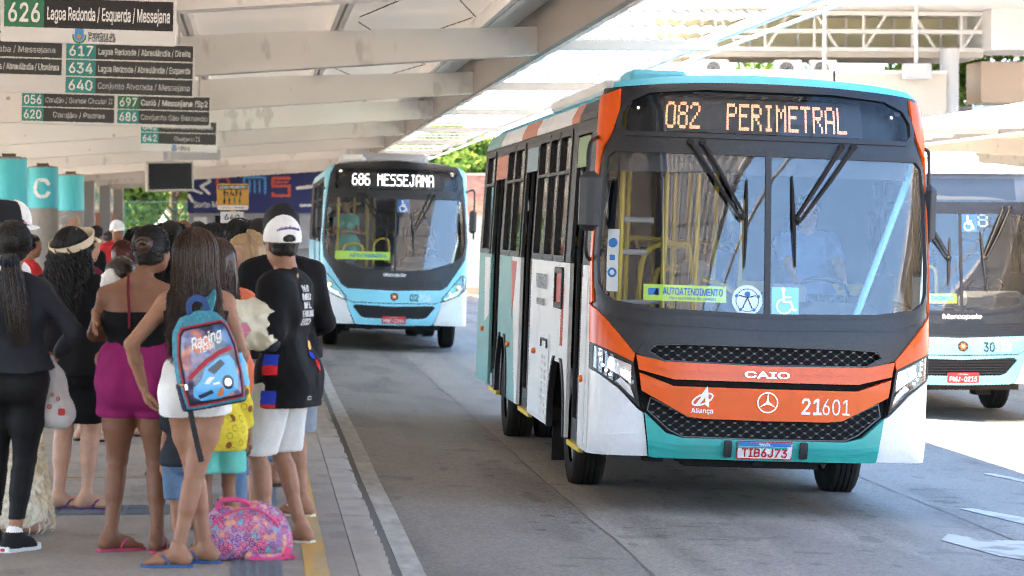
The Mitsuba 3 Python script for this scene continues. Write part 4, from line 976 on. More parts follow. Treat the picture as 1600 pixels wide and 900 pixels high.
    w = [Point(-.05, .40).buffer(.085), LineString([(-.05, .28), (-.03, -.05), (.22, -.05), (.34, -.36)]).buffer(.05), LineString([(-.03, .12), (.20, .12)]).buffer(.04),
         LineString([(-.02 + .27 * math.cos(t), -.22 + .27 * math.sin(t)) for t in np.radians(np.linspace(110, 340, 16))]).buffer(.04)]
    part(k, 'access_symbol', F.lay(prism(affinity.scale(unary_union(w), .19, .19, origin=(0, 0)), -.003, 0, 'xz'), sticker_x, 2.49, -.006), 'letter_white', False)
    wiper(k, (-.58, 2.68), (-.16, 2.05), (-.14, 2.30), (-.17, 1.70), F)
    wiper(k, (.62, 2.68), (.30, 2.05), (.26, 2.38), (.32, 1.62), F)
    for s in (-1, 1):
        mk = part(k, 'mirror', bx(s * 1.31 - .06, s * 1.31 + .06, .06, .20, 2.05, 2.45, .04), 'black_plastic', 35)
        part(mk, 'arm', tube(spline([(s * 1.2, .5, 2.75), (s * 1.32, .2, 2.78), (s * 1.33, .13, 2.5), (s * 1.33, .15, 1.95)], 6), .016, 8), 'black_plastic')
    part(k, 'air_conditioner', bx(-.55, .62, 1.6, 3.6, 3.22, 3.42, .07), 'roof_white' if roof_mat == 'roof_white' else 'steel_grey', 30)
    part(k, 'roof_dome', bx(-.95, -.5, 1.0, 1.7, 3.2, 3.36, .06), 'roof_white', 30)
    part(k, 'underside', cat([bx(-.8, .8, .3, .6, .38, .46), bx(-.9, -.7, 1.2, 1.5, .3, .46), bx(.4, .6, .9, 1.2, .28, .46)]), 'void_black', smooth=False)
    poles = [[(x, y, .92), (x, y, 3.0)] for x, y in ((-.95, 1.1), (-.75, 2.2), (-.4, 2.1), (-.6, 3.2), (-.2, 4.0), (-.3, 5.2))]
    part(k, 'bulkhead', bx(.14, 1.16, 2.02, 2.05, .92, 2.85), 'dash_grey', smooth=False)
    poles += [[(-.85, 1.0, 1.55), (-.83, 1.0, 1.78), (-.55, 1.0, 1.80), (-.5, 1.0, 1.55)], [(-.32, 1.2, 1.5), (-.30, 1.2, 1.85), (-.08, 1.2, 1.9), (-.05, 1.2, 1.5)]]
    interior(k, L, driver_x, poles)
    return k
BUS2 = blue_bus('city_bus', 'light blue city bus with white destination lettering arriving behind the queue', bus_frame(2.33, 47.75, -.507, 0, 1.6), 'bus_light_blue', '02706', 'PNE-1294', '686 MESSEJANA', 10.8, True, 'steel_grey', .55, .12)
BUS3 = blue_bus('city_bus', 'sunlit pale blue city bus half hidden behind the orange one, at the far right', bus_frame(8.83, 34.6, -.81, 0, 0.2), 'bus_light_blue', '30518', 'PMJ-0215', '18', 10.8, False, 'roof_white', .55, .11)
# ================================================================ signs under the canopy
def at_sign(u, x_right, z_bot, half, rows, foot, label, rh=.2):
    """a hanging route board: panels of numbered rows; half = width of one panel, rows = list per panel of (number, colour, words, bold)"""
    k = thing('route_sign', label, 'sign')
    n = len(rows)
    H = max(len(r) for r in rows) * rh + foot
    x0 = x_right - half * n
    place[k] = T().translate([x_right, u, z_bot]).rotate([0, 1, 0], 1.4)
    X0 = -half * n
    part(k, 'board', bx(X0, 0, 0, .05, 0, H, .004), 'sign_white', smooth=False)
    for pi, rr in enumerate(rows):
        a = X0 + half * pi + .02; b = a + half - .04
        nw = (b - a) * .235
        for ri, (num, colr, words, boldw, dark) in enumerate(rr):
            t = H - .012 - ri * rh; q = t - rh + .014
            if num is None: continue
            row = part(k, 'route_row', bx(a, b, -.006, .0, q, t), dark, smooth=False)
            part(row, 'number_field', bx(a, a + nw, -.009, -.005, q, t), colr, smooth=False)
            part(row, 'number', text(num, rh * .58, (a + nw / 2, -.009, (q + t) / 2), width=nw * .80, bold=True), 'letter_white', False)
            w = min((b - a - nw) * .95, len(words) * rh * (.22 if not boldw else .27))
            part(row, 'destination', text(words, rh * (.40 if boldw else .36), (a + nw + (b - a - nw) / 2, -.006, (q + t) / 2), width=w, bold=boldw or len(words) > 30), 'letter_white' if boldw else 'letter_soft', False)
    if foot > .08:
        c = X0 + half * n / 2
        part(k, 'crest', cat([prism(Point(0, 0).buffer(.030).union(sbox(-.028, 0, .028, .05)), -.004, 0, 'xz')]).apply_translation([c - .06, 0, foot * .48]), 'neon_blue', False)
        part(k, 'crest_wreath', prism(Point(0, 0).buffer(.046).difference(Point(0, 0).buffer(.034)).intersection(sbox(-.06, -.06, .06, .012)), -.004, 0, 'xz').apply_translation([c - .06, 0, foot * .48]), 'sign_green', False)
        part(k, 'crest_mark', prism(Point(0, 0).buffer(.014), -.006, -.004, 'xz').apply_translation([c - .06, 0, foot * .48]), 'sign_orange', False)
        part(k, 'foot_lettering', cat([text('Prefeitura de', .026, (c, 0, foot * .66), width=.17, align='l', bold=True), text('Fortaleza', .042, (c, 0, foot * .38), width=.175, align='l', bold=True)]), 'sign_grey', False)
    for xx in (X0 + .15, -.15):
        part(k, 'hanger', cyl((xx, .025, H), (xx, .025, 3.6 - z_bot), .012, n=8), 'steel_grey')
    return k
G, TL, BK, GY = 'sign_green', 'sign_teal', 'sign_black', 'sign_grey'
at_sign(18.65, -.515, 2.825, 1.135, [[('625', G, 'Parque Santa Maria', True, BK), ('626', G, 'Lagoa Redonda / Esquerda / Messejana', True, BK)]], .095, 'nearest hanging route board reading 626 on a green field', .205)
at_sign(26.25, -.555, 2.83, 1.2, [[('613', TL, 'Barroso / Jardim Violeta', False, GY), ('616', TL, 'Pedras / Carlos Albuquerque', False, GY), ('619', TL, 'Messejana / Guajeru', False, GY)], [('615', TL, 'Pereberaba / Messejana', False, GY), ('618', TL, 'Lagoa Redonda / Abreulândia / Litorânea', False, GY)],
        [('617', TL, 'Lagoa Redonda / Abreulândia / Direita', False, GY), ('634', TL, 'Lagoa Redonda / Abreulândia / Esquerda', False, GY), ('640', TL, 'Conjunto Alvorada / Messejana', False, GY)]], .012, 'wide dark route board listing 617, 634 and 640', .158)
at_sign(34.65, -.535, 2.83, 1.152, [[('056', TL, 'Corujão / Grande Circular II', False, GY), ('620', TL, 'Corujão / Pedras', False, GY)], [('697', G, 'Curió / Messejana /Sp2', True, GY), ('686', TL, 'Conjunto São Bernardo', False, GY)]], .035, 'dark route board listing 056, 620, 697 and 686', .178)
at_sign(42.7, -.565, 2.74, 1.16, [[('641', TL, 'Jardim das Oliveiras', False, GY), ('642', TL, 'Guajeru II', False, GY)]], .115, 'small far route board reading 642 above a white strip', .175)
k = thing('route_sign', 'bare grey hanging board edge just below the 642 sign', 'sign')
part(k, 'board', bx(-1.6, -.60, 50.0, 50.05, 2.80, 2.98, .004), 'steel_grey', smooth=False)
part(k, 'hanger', cyl((-1.4, 50.02, 2.98), (-1.4, 50.02, 3.6), .012, n=8), 'steel_grey'); part(k, 'hanger', cyl((-.8, 50.02, 2.98), (-.8, 50.02, 3.6), .012, n=8), 'steel_grey')
# hanging screen
k = thing('hanging_screen', 'dark television screen in a cream casing hanging below the route signs', 'television')
place[k] = T().translate([-1.36, 46.0, 2.44]).rotate([0, 0, 1], 14).rotate([0, 1, 0], -1)
part(k, 'casing', bx(-.39, .39, 0, .14, -.245, .245, .015), 'cream_wall', 30)
part(k, 'screen', bx(-.355, .355, -.008, .001, -.205, .215), 'screen_black', smooth=False)
part(k, 'bracket', cat([cyl((0, .07, .24), (0, .07, .9), .02, n=8), bx(-.08, .08, .03, .11, .24, .26)]), 'steel_grey', 30)

# priority access sign on its yellow pole, with the route plate 640
k = thing('priority_sign', 'orange priority access sign with black figures on a yellow pole', 'sign')
place[k] = T().translate([-.245, 32.0, .02])
S = 4400 / 32.0
part(k, 'pole', cat([cyl((0, 0, 0), (0, 0, 1.86), .028, n=12)]), 'sign_orange', 30)
part(k, 'board', prism(rrect(-.180, .180, 1.80, 2.10, .03), -.03, -.012, 'xz'), 'sign_orange', False)
part(k, 'head_band', prism(rrect(-.165, .165, 2.035, 2.085, .008), -.036, -.028, 'xz'), 'sign_black', False)
part(k, 'lettering', text('ACESSO PRIORITÁRIO', .030, (0, -.036, 2.06), width=.30, bold=True), 'letter_white', False)
part(k, 'foot_band', prism(sbox(-.172, 1.805, .172, 1.855), -.036, -.028, 'xz'), 'sign_white', False)
part(k, 'foot_lettering', cat([text('etufor', .018, (-.07, -.036, 1.83), width=.09, bold=True)]), 'sign_orange', False)
part(k, 'foot_lettering', cat([text('Fortaleza', .018, (.075, -.036, 1.83), width=.10, bold=True)]), 'sign_green', False)
def person_icon(x, z, s, lady=False):
    b = [Point(x, z + .40 * s).buffer(.09 * s), rrect(x - .11 * s, x + .11 * s, z - .05 * s, z + .28 * s, .04 * s), sbox(x - .09 * s, z - .42 * s, x - .015 * s, z), sbox(x + .015 * s, z - .42 * s, x + .09 * s, z)]
    if lady: b.append(Polygon([(x - .06 * s, z + .2 * s), (x + .06 * s, z + .2 * s), (x + .2 * s, z - .2 * s), (x - .2 * s, z - .2 * s)]))
    return unary_union(b)
ic = unary_union([person_icon(-.095, 1.995, .085), LineString([(-.085, 2.0), (-.06, 2.0), (-.055, 1.96)]).buffer(.005), person_icon(.04, 1.995, .085), person_icon(.085, 1.99, .075, True), person_icon(-.095, 1.905, .085, True), person_icon(-.04, 1.905, .085),
                  Point(-.02, 2.028).buffer(.008), LineString([(-.02, 2.015), (-.02, 1.985), (.005, 1.985), (.012, 1.962)]).buffer(.005), Point(-.015, 1.975).buffer(.018).difference(Point(-.015, 1.975).buffer(.012))])
part(k, 'figures', prism(ic, -.036, -.028, 'xz'), 'letter_black', False)
part(k, 'figures', prism(unary_union([person_icon(.02, 1.905, .08), person_icon(.075, 1.905, .08, True)]), -.036, -.028, 'xz'), 'sign_green', False)
k = thing('route_plate', 'white plate reading 640 fixed below the orange priority sign', 'sign')
place[k] = T().translate([-.255, 31.96, .02])
part(k, 'plate', prism(sbox(-.13, 1.655, .13, 1.785), -.03, -.012, 'xz'), 'sign_white', False)
part(k, 'number', text('640', .062, (0, -.03, 1.72), width=.17, bold=True), 'sign_grey', False)

# ================================================================ beyond the platform
# kiosks along the left side: grey posts, brick red slatted doors, framed posters
for i, u in enumerate((68.0, 76.4, 84.8, 93.0)):
    if i < 3:
        k = thing('kiosk', ['nearest kiosk front with brick red slatted shutters behind the columns', 'middle kiosk front with red slats below a pale poster', 'farthest kiosk front with red slats beside the green fence'][i], 'kiosk')
        u1 = (76.4, 84.8, 93.0)[i]
        part(k, 'wall', bx(-7.0, -4.62, u, u1, 0, 3.0), 'cream_wall', smooth=False)
        for j in range(14):
            yy = u + .7 + j * (u1 - u - 1.3) / 14
            part(k, 'slat', bx(-4.62, -4.55, yy, yy + .32, .9, 2.02), 'brick_slat', smooth=False)
        part(k, 'counter', bx(-4.63, -4.35, u + .5, u1 - .5, .84, .90), 'steel_grey', smooth=False)
        for a in (u + .8, (u + u1) / 2 + .3):
            p = part(k, 'poster_frame', bx(-4.62, -4.57, a, a + 3.0, 2.12, 2.86), 'sign_white', smooth=False)
            part(p, 'poster', bx(-4.575, -4.56, a + .1, a + 2.9, 2.18, 2.80), 'poster_pale', smooth=False)
            part(p, 'print', cat([bx(-4.562, -4.552, a + .3 + c * .8, a + .9 + c * .8, 2.28 + .1 * (c % 2), 2.6 + .1 * (c % 2)) for c in range(3)]), ('neon_red', 'fence_green', 'mural_blue')[i], smooth=False)
    solo('kiosk_post', bx(-4.60, -4.28, u - .17, u + .17, 0, 3.0, .01), 'grey_wall', 'grey square post before the kiosk fronts, ' + ['first from the near end', 'second from the near end', 'third from the near end', 'last one, beside the green fence'][i], 'post', smooth=False)
# navy board over the ticket kiosk
k = thing('ticket_kiosk', 'grey ticket kiosk under a navy advertising board with neon outlines', 'kiosk')
place[k] = T().translate([0, 86.0, 0])
part(k, 'wall', bx(-2.0, 4.6, .15, 3.0, 0, 2.05), 'grey_wall', smooth=False)
bd = part(k, 'advert_board', bx(-2.02, 4.7, 0, .14, 2.02, 3.32, .01), 'navy_board', smooth=False)
def neon(polys, m): part(bd, 'neon_outline', prism(unary_union(polys), -.03, 0, 'xz'), m, False)
neon([LineString([(-1.75, 3.15), (-1.45, 3.15), (-1.35, 2.98), (-1.62, 2.82), (-1.38, 2.62)]).buffer(.045), LineString([(-1.85, 2.72), (-1.6, 2.62)]).buffer(.04)], 'letter_soft')
neon([LineString([(-1.12, 3.10), (-1.12, 2.60), (-.55, 2.60), (-.50, 2.78), (-.72, 2.82), (-.84, 3.10), (-1.12, 3.10)]).buffer(.035)], 'neon_red')
neon([LineString([(-.32, 2.62), (-.32, 3.1), (.32, 3.1), (.32, 2.62)]).buffer(.035)] + [LineString([(x, 2.65), (x, 3.0)]).buffer(.03) for x in (-.15, 0, .15)], 'neon_blue')
neon([LineString([(1.05, 3.08), (.55, 3.08), (.55, 2.84), (1.05, 2.84), (1.05, 2.55), (.55, 2.55), (.55, 2.62)]).buffer(.045), LineString([(.62, 2.96), (1.0, 2.96)]).buffer(.03)], 'neon_red')
part(bd, 'lettering', text('Sorte Mais', .17, (-1.35, 0, 2.28), width=.98, bold=True), 'letter_soft', False)
for g_ in (LineString([(-1.98, 2.55), (-1.88, 2.38)]).buffer(.05), LineString([(1.3, 2.78), (2.0, 2.86), (2.7, 2.80)]).buffer(.05), LineString([(1.4, 2.25), (3.2, 2.3)]).buffer(.04), Point(3.0, 2.95).buffer(.2).difference(Point(3.1, 3.0).buffer(.15))): neon([g_], 'letter_soft')
for (a, b, z0_, z1_, m) in ((-1.85, -1.45, 1.5, 1.9, 'sign_white'), (-1.2, -.5, 1.2, 1.95, 'screen_black'), (-.2, .3, 1.1, 1.8, 'fence_green'), (.5, 1.4, 1.3, 1.9, 'steel_grey'), (1.7, 2.4, 1.2, 1.9, 'screen_black')):
    part(k, 'notice', bx(a, b, .12, .152, z0_, z1_), m, smooth=False)
part(k, 'counter', bx(-1.9, 4.5, -.1, .16, .95, 1.02), 'steel_grey', smooth=False)
# wire fence, left of the kiosk
k = thing('wire_fence', 'green wire mesh fence before the sunlit trees', 'fence')
for v in (-4.35, -2.3, -.2): part(k, 'post', bx(v - .04, v + .04, 95, 95.08, 0, 2.45), 'fence_green', smooth=False)
for z in np.arange(.4, 2.41, .22): part(k, 'rail', bx(-4.35, -.2, 95.02, 95.05, z, z + .035), 'fence_green', smooth=False)
part(k, 'wire', cat([bx(v, v + .012, 95.035, 95.045, .3, 2.4) for v in np.arange(-4.3, -.2, .10)]), 'fence_green', smooth=False, kind='stuff')
part(k, 'top_coil', cat([trimesh.creation.torus(.045, .008, 10, 5, transform=trimesh.transformations.translation_matrix([v, 95.03, 2.44])) for v in np.arange(-4.3, -.2, .09)]), 'steel_grey', kind='stuff')
# boundary wall at the far end
k = thing('boundary_wall', 'long far wall, brick above and grey below, at the end of the bus lane', 'wall')
part(k, 'lower_wall', bx(3.0, 26, 96.0, 96.3, -1.2, 1.95), 'grey_wall', smooth=False)
part(k, 'upper_wall', bx(3.0, 26, 96.03, 96.28, 1.95, 3.35), 'far_brick', smooth=False)
part(k, 'coping', bx(3.0, 26, 95.97, 96.33, 3.35, 3.43), 'cream_wall', smooth=False)
part(k, 'footing', bx(3.0, 26, 95.6, 96.0, -1.2, -.45), 'kerb_concrete', smooth=False)

# trees: tapered trunk, limbs, crowns of many leaf-sized faces in clumps
def leaves(centres, radii, n, size, seed, squash=.8):
    r = np.random.RandomState(seed)
    c = np.array(centres); idx = r.randint(0, len(c), n)
    d = r.normal(size=(n, 3)); d /= np.linalg.norm(d, axis=1, keepdims=True)
    rad = np.array(radii)[idx] * (r.uniform(.25, 1, n) ** .45)
    p = c[idx] + d * rad[:, None] * np.array([1, 1, squash])
    a = r.normal(size=(n, 3)); a /= np.linalg.norm(a, axis=1, keepdims=True)
    b = np.cross(a, d + .6 * r.normal(size=(n, 3))); b /= np.linalg.norm(b, axis=1, keepdims=True) + 1e-9
    s = size * r.uniform(.6, 1.3, n)[:, None]
    v = np.stack([p - a * s, p + b * s * .45, p + a * s, p - b * s * .45], 1).reshape(-1, 3)
    k = np.arange(n) * 4
    return M_(v, np.vstack([np.stack([k, k + 1, k + 2], 1), np.stack([k, k + 2, k + 3], 1)]))
def tree(label, x, y, h, cr, seed, n=9000, size=.16, leaf='leaf_mid', base=-.5):
    r = np.random.RandomState(seed)
    k = thing('broadleaf_tree', label, 'tree', 'trees beyond the far wall and fence')
    tp = [(x, y, base), (x + .1, y, base + h * .25), (x - .05, y + .1, base + h * .5), (x, y, base + h * .75)]
    part(k, 'trunk', tube(spline(tp, 5), np.linspace(.22, .07, 16), 8), 'bark')
    cs, rr, limbs = [], [], []
    for i in range(15):
        a = r.uniform(0, 2 * PI); q = r.uniform(.25, 1.0) * cr
        z = base + h * r.uniform(.42, .95); c = (x + q * math.cos(a), y + q * math.sin(a), z)
        cs.append(c); rr.append(cr * r.uniform(.30, .50))
        limbs.append(tube([(x, y, z - h * .22), ((x + c[0]) / 2, (y + c[1]) / 2, z - h * .06), c], [.06, .04, .015], 6))
    part(k, 'limb', cat(limbs), 'bark', kind='stuff')
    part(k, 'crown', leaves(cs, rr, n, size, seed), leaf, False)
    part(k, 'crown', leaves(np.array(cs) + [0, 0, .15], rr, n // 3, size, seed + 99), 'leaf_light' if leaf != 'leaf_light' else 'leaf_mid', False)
for i, (lab, x, y, h, cr, lf, n) in enumerate((
        ('bushy sunlit tree behind the left end of the wire fence', -5.2, 101, 5.2, 2.2, 'leaf_light', 8000), ('yellow green tree behind the middle of the wire fence', -2.9, 103, 6.0, 2.4, 'leaf_light', 8000), ('darker tree behind the navy advertising board', -.3, 108, 6.5, 2.8, 'leaf_mid', 8000),
        ('full green tree above the brick wall beside the bus', 8.6, 104, 5.4, 2.2, 'leaf_mid', 14000), ('green tree over the far wall, partly behind the blue bus', 5.4, 106, 5.0, 2.2, 'leaf_mid', 12000), ('broad tree behind the wall and the orange bus', 12.6, 106, 5.4, 2.6, 'leaf_dark', 10000),
        ('pale tree top between the air conditioners', 21.5, 118, 11.5, 3.0, 'leaf_light', 6000), ('pale tree beside the grey round column on the far right', 26.8, 112, 10.8, 3.0, 'leaf_light', 6000), ('low tree behind the far right column', 31.0, 110, 8.6, 3.0, 'leaf_mid', 6000))):
    tree(lab, x, y, h, cr, 40 + i, n, .17, lf)

# ---------------------------------------------------------------- the station hall on the right
k = thing('station_hall', 'sunlit station hall with a white roof slab and open roof trusses', 'building')
place[k] = T().translate([-.30, 92.0, .22])
part(k, 'roof_slab', bx(13.5, 45, -16.0, 26, 8.55, 10.4), 'hall_white', smooth=False)
part(k, 'soffit', bx(13.6, 24.4, 3.2, 3.4, 7.15, 8.54), 'khaki_soffit', smooth=False)
def bar(a, b, r=.05): return tube([a, b], r, 6)
for z in (7.25, 7.85, 8.45): part(k, 'truss_chord', bx(13.6, 24.4, -.06, .06, z - .07, z + .07), 'hall_white', smooth=False)
for i in range(7):
    x = 13.8 + i * 1.65
    part(k, 'truss_post', bar((x, 0, 7.2), (x, 0, 8.5)), 'hall_white')
    part(k, 'truss_diagonal', bar((x, 0, 7.2), (x + .82, 0, 8.5)) if i % 2 == 0 else bar((x, 0, 8.5), (x + .82, 0, 7.2)), 'hall_white')
    part(k, 'truss_post', bar((x, 2.8, 7.2), (x, 2.8, 8.5)), 'hall_white')
part(k, 'bottom_beam', bx(13.5, 24.4, -.15, 3.3, 6.98, 7.16), 'cream_wall', smooth=False)
part(k, 'deep_beam', bx(24.4, 30, -1.2, 2, 7.2, 8.55), 'hall_white', smooth=False)
part(k, 'upper_floor_wall', bx(11.0, 22.7, -2.0, 6, 3.0, 6.35), 'cream_wall', smooth=False)
part(k, 'parapet', bx(11.0, 22.7, -2.1, -1.9, 6.35, 6.45), 'hall_white', smooth=False)
part(k, 'ground_floor_wall', bx(12.0, 22.6, -1.4, 6, -1.2, 2.98), 'beige_wall', smooth=False)
part(k, 'side_wall', bx(24.9, 34, 2.0, 4, 5.6, 7.0), 'beige_wall', smooth=False)
part(k, 'window_strip', bx(24.9, 34, 3.0, 3.1, 3.4, 5.6), 'window_glass', smooth=False)
part(k, 'window_back', bx(24.9, 34, 5.0, 5.1, 2.0, 5.6), 'grey_wall', smooth=False)
for xx in (26.2, 27.7, 29.2, 30.7): part(k, 'mullion', bx(xx - .05, xx + .05, 2.94, 3.02, 3.4, 5.6), 'hall_white', smooth=False)
for i, (x, lab) in enumerate(((14.75, 'left round column of the hall'), (23.05, 'right round column of the hall'))):
    part(k, 'round_column', cyl((x, -1.0, -1.2), (x, -1.0, 6.99 if i == 0 else 7.2), .31, n=24), 'column_concrete' if i == 0 else 'steel_grey', 30, label=lab)
for x, zt_ in ((18.6, 8.5), (21.6, 8.5)):
    part(k, 'hanging_rod', cyl((x, -2.4, 6.3), (x, -2.4, zt_ + 1), .07, n=8), 'steel_grey')
part(k, 'hanging_box', bx(21.2, 22.05, -2.7, -2.1, 6.15, 6.65, .02), 'grey_wall', smooth=False)
part(k, 'block', bx(13.0, 13.7, -1.5, -.5, 6.4, 7.0), 'grey_wall', smooth=False)
part(k, 'block', bx(12.2, 12.7, -1.5, -.5, 6.3, 6.7), 'grey_wall', smooth=False)
for i, x in enumerate((15.6, 18.0, 19.15)):
    a = thing('air_conditioner', ['outdoor air conditioning unit beside the left hall column', 'white air conditioning unit on the hall parapet, left of the pair', 'white air conditioning unit on the hall parapet, right of the pair'][i], 'air conditioner', 'air conditioners on the hall parapet')
    place[a] = T().translate([x - .75, 90.2, 6.43])
    part(a, 'case', bx(-.43, .43, 0, .35, 0, .58, .02), 'hall_white', smooth=False)
    part(a, 'fan_grille', cat([trimesh.creation.annulus(.0 + r, r + .015, .02) for r in (.06, .12, .18, .23)]).apply_transform(trimesh.transformations.rotation_matrix(PI / 2, [1, 0, 0])).apply_translation([-.08, -.02, .29]), 'steel_grey', False)
    part(a, 'fan_hole', cyl((-.08, -.004, .29), (-.08, .004, .29), .235, n=20), 'void_black')
    part(a, 'bracket', cat([bx(-.38, -.30, .02, .3, -.05, 0), bx(.30, .38, .02, .3, -.05, 0)]), 'steel_dark', smooth=False)
# ================================================================ people: signed-distance bodies turned into one smooth surface each
f32 = np.float32
def nrm(v):
    v = np.asarray(v, float); return v / (np.linalg.norm(v) + 1e-12)

class Field:
    """a set of rounded cones blended smoothly, sampled on a grid"""
    def __init__(s): s.p = []
    def cone(s, a, b, ra, rb=None, k=.03, flat=None, f=1.0):
        s.p.append((np.asarray(a, float), np.asarray(b, float), float(ra), float(ra if rb is None else rb), float(k), None if flat is None else nrm(flat), float(f))); return s
    def ball(s, a, r, k=.03, flat=None, f=1.0): return s.cone(a, np.asarray(a, float) + [0, 0, 1e-4], r, r, k, flat, f)
    def grown(s, d, k=None, pick=None):
        o = Field(); o.p = [(a, b, ra + d, rb + d, kk if k is None else k, fl, ff) for i, (a, b, ra, rb, kk, fl, ff) in enumerate(s.p) if pick is None or i in pick]; return o
    def bounds(s):
        lo = np.min([np.minimum(a, b) - max(ra, rb) for a, b, ra, rb, *_ in s.p], 0); hi = np.max([np.maximum(a, b) + max(ra, rb) for a, b, ra, rb, *_ in s.p], 0)
        return lo, hi
    def sample(s, h, lo=None, hi=None):
        l, u = s.bounds()
        l = l - 2.5 * h if lo is None else np.maximum(l - 2.5 * h, lo); u = u + 2.5 * h if hi is None else np.minimum(u + 2.5 * h, hi)
        n = np.maximum(np.ceil((u - l) / h).astype(int) + 1, 4)
        ax = [(l[i] + h * np.arange(n[i])).astype(f32) for i in range(3)]
        F = np.full(n, .3, f32)
        for a, b, ra, rb, k, fl, ff in s.p:
            m = max(ra, rb) + k + 3 * h
            i0 = [int(max(0, np.searchsorted(ax[i], min(a[i], b[i]) - m))) for i in range(3)]; i1 = [int(np.searchsorted(ax[i], max(a[i], b[i]) + m)) for i in range(3)]
            if any(p >= q for p, q in zip(i0, i1)): continue
            X, Y, Z = ax[0][i0[0]:i1[0], None, None], ax[1][None, i0[1]:i1[1], None], ax[2][None, None, i0[2]:i1[2]]
            d = b - a; L = float(d @ d)
            t = np.clip(((X - f32(a[0])) * f32(d[0]) + (Y - f32(a[1])) * f32(d[1]) + (Z - f32(a[2])) * f32(d[2])) / f32(L), 0, 1)
            qx, qy, qz = X - f32(a[0]) - t * f32(d[0]), Y - f32(a[1]) - t * f32(d[1]), Z - f32(a[2]) - t * f32(d[2])
            if fl is not None:
                w = (qx * f32(fl[0]) + qy * f32(fl[1]) + qz * f32(fl[2])) * f32(ff - 1)
                qx, qy, qz = qx + w * f32(fl[0]), qy + w * f32(fl[1]), qz + w * f32(fl[2])
            D = np.sqrt(qx * qx + qy * qy + qz * qz) - (f32(ra) + f32(rb - ra) * t)
            V = F[i0[0]:i1[0], i0[1]:i1[1], i0[2]:i1[2]]
            hh = np.clip(f32(.5) + f32(.5 / k) * (V - D), 0, 1)
            F[i0[0]:i1[0], i0[1]:i1[1], i0[2]:i1[2]] = V + hh * (D - V) - f32(k) * hh * (1 - hh)
        s.l, s.h, s.ax, s.F = l, h, ax, F
        return s
    def grid(s): return s.ax[0][:, None, None], s.ax[1][None, :, None], s.ax[2][None, None, :]
    def cut(s, g):
        """keeps what lies where g <= 0"""
        s.F = np.maximum(s.F, g.astype(f32)); return s
    def plane(s, c, n):
        X, Y, Z = s.grid(); n = nrm(n); c = np.asarray(c, float)
        return s.cut((X - c[0]) * n[0] + (Y - c[1]) * n[1] + (Z - c[2]) * n[2] + 0 * s.F)
    def wrinkle(s, amp, fx, fy, fz, seed=0, octv=3):
        X, Y, Z = s.grid()
        near = np.abs(s.F) < 3 * s.h + amp
        i = np.nonzero(near)
        q = np.stack([s.ax[0][i[0]] * fx, s.ax[1][i[1]] * fy, s.ax[2][i[2]] * fz], 1)
        s.F[i] += (amp * 2 * (meshkit.fbm(q, octv, seed) - .5)).astype(f32); return s
    def mesh(s):
        F, h = s.F, s.h
        P = np.pad(F, 1, constant_values=.3); l = s.l - h
        neg = P < 0
        n = np.array(P.shape) - 1
        any_, all_ = np.zeros(n, bool), np.ones(n, bool)
        for c in np.ndindex(2, 2, 2):
            b = neg[c[0]:c[0] + n[0], c[1]:c[1] + n[1], c[2]:c[2] + n[2]]; any_ |= b; all_ &= b
        act = np.nonzero(any_ & ~all_)
        if len(act[0]) == 0: return None
        idx = np.full(n, -1, np.int32); idx[act] = np.arange(len(act[0]))
        cell = np.stack(act, 1)
        val = {c: P[cell[:, 0] + c[0], cell[:, 1] + c[1], cell[:, 2] + c[2]] for c in np.ndindex(2, 2, 2)}
        pos = np.zeros((len(cell), 3)); cnt = np.zeros(len(cell))
        for c in np.ndindex(2, 2, 2):
            for axis in range(3):
                if c[axis]: continue
                e = list(c); e[axis] = 1; e = tuple(e)
                a, b = val[c], val[e]; x = (a < 0) != (b < 0)
                t = np.where(x, a / np.where(x, a - b, 1), 0)
                p = np.tile(np.array(c, float), (len(cell), 1)); p[:, axis] += t
                pos += p * x[:, None]; cnt += x
        v = l + h * (cell + pos / cnt[:, None])
        quads = []
        for axis in range(3):
            u, w = (axis + 1) % 3, (axis + 2) % 3
            sl0, sl1 = [slice(1, -1)] * 3, [slice(1, -1)] * 3
            sl0[axis], sl1[axis] = slice(0, -1), slice(1, None)
            a, b = neg[tuple(sl0)], neg[tuple(sl1)]
            x = np.nonzero(a != b)
            g = np.stack(x, 1); g[:, u] += 1; g[:, w] += 1
            def at(du, dw):
                q = g.copy(); q[:, u] -= du; q[:, w] -= dw; return idx[q[:, 0], q[:, 1], q[:, 2]]
            q = np.stack([at(1, 1), at(0, 1), at(0, 0), at(1, 0)], 1)
            fl = b[x]; q[fl] = q[fl][:, ::-1]
            quads.append(q)
        q = np.vstack(quads); q = q[(q >= 0).all(1)]
        m = M_(v, np.vstack([q[:, [0, 1, 2]], q[:, [0, 2, 3]]]))
        return m

def limb(a, c, l1, l2, pole):
    """the middle joint of a two-bone limb from a to c, bent towards pole"""
    a, c = np.asarray(a, float), np.asarray(c, float)
    d = c - a; D = np.linalg.norm(d)
    if D > (l1 + l2) * .999: c = a + d / D * (l1 + l2) * .999; d = c - a; D = np.linalg.norm(d)
    x = (l1 * l1 - l2 * l2 + D * D) / (2 * D); y = math.sqrt(max(l1 * l1 - x * x, 0))
    e = d / D; p = np.asarray(pole, float); p = p - e * (p @ e)
    return a + e * x + nrm(p) * y, c

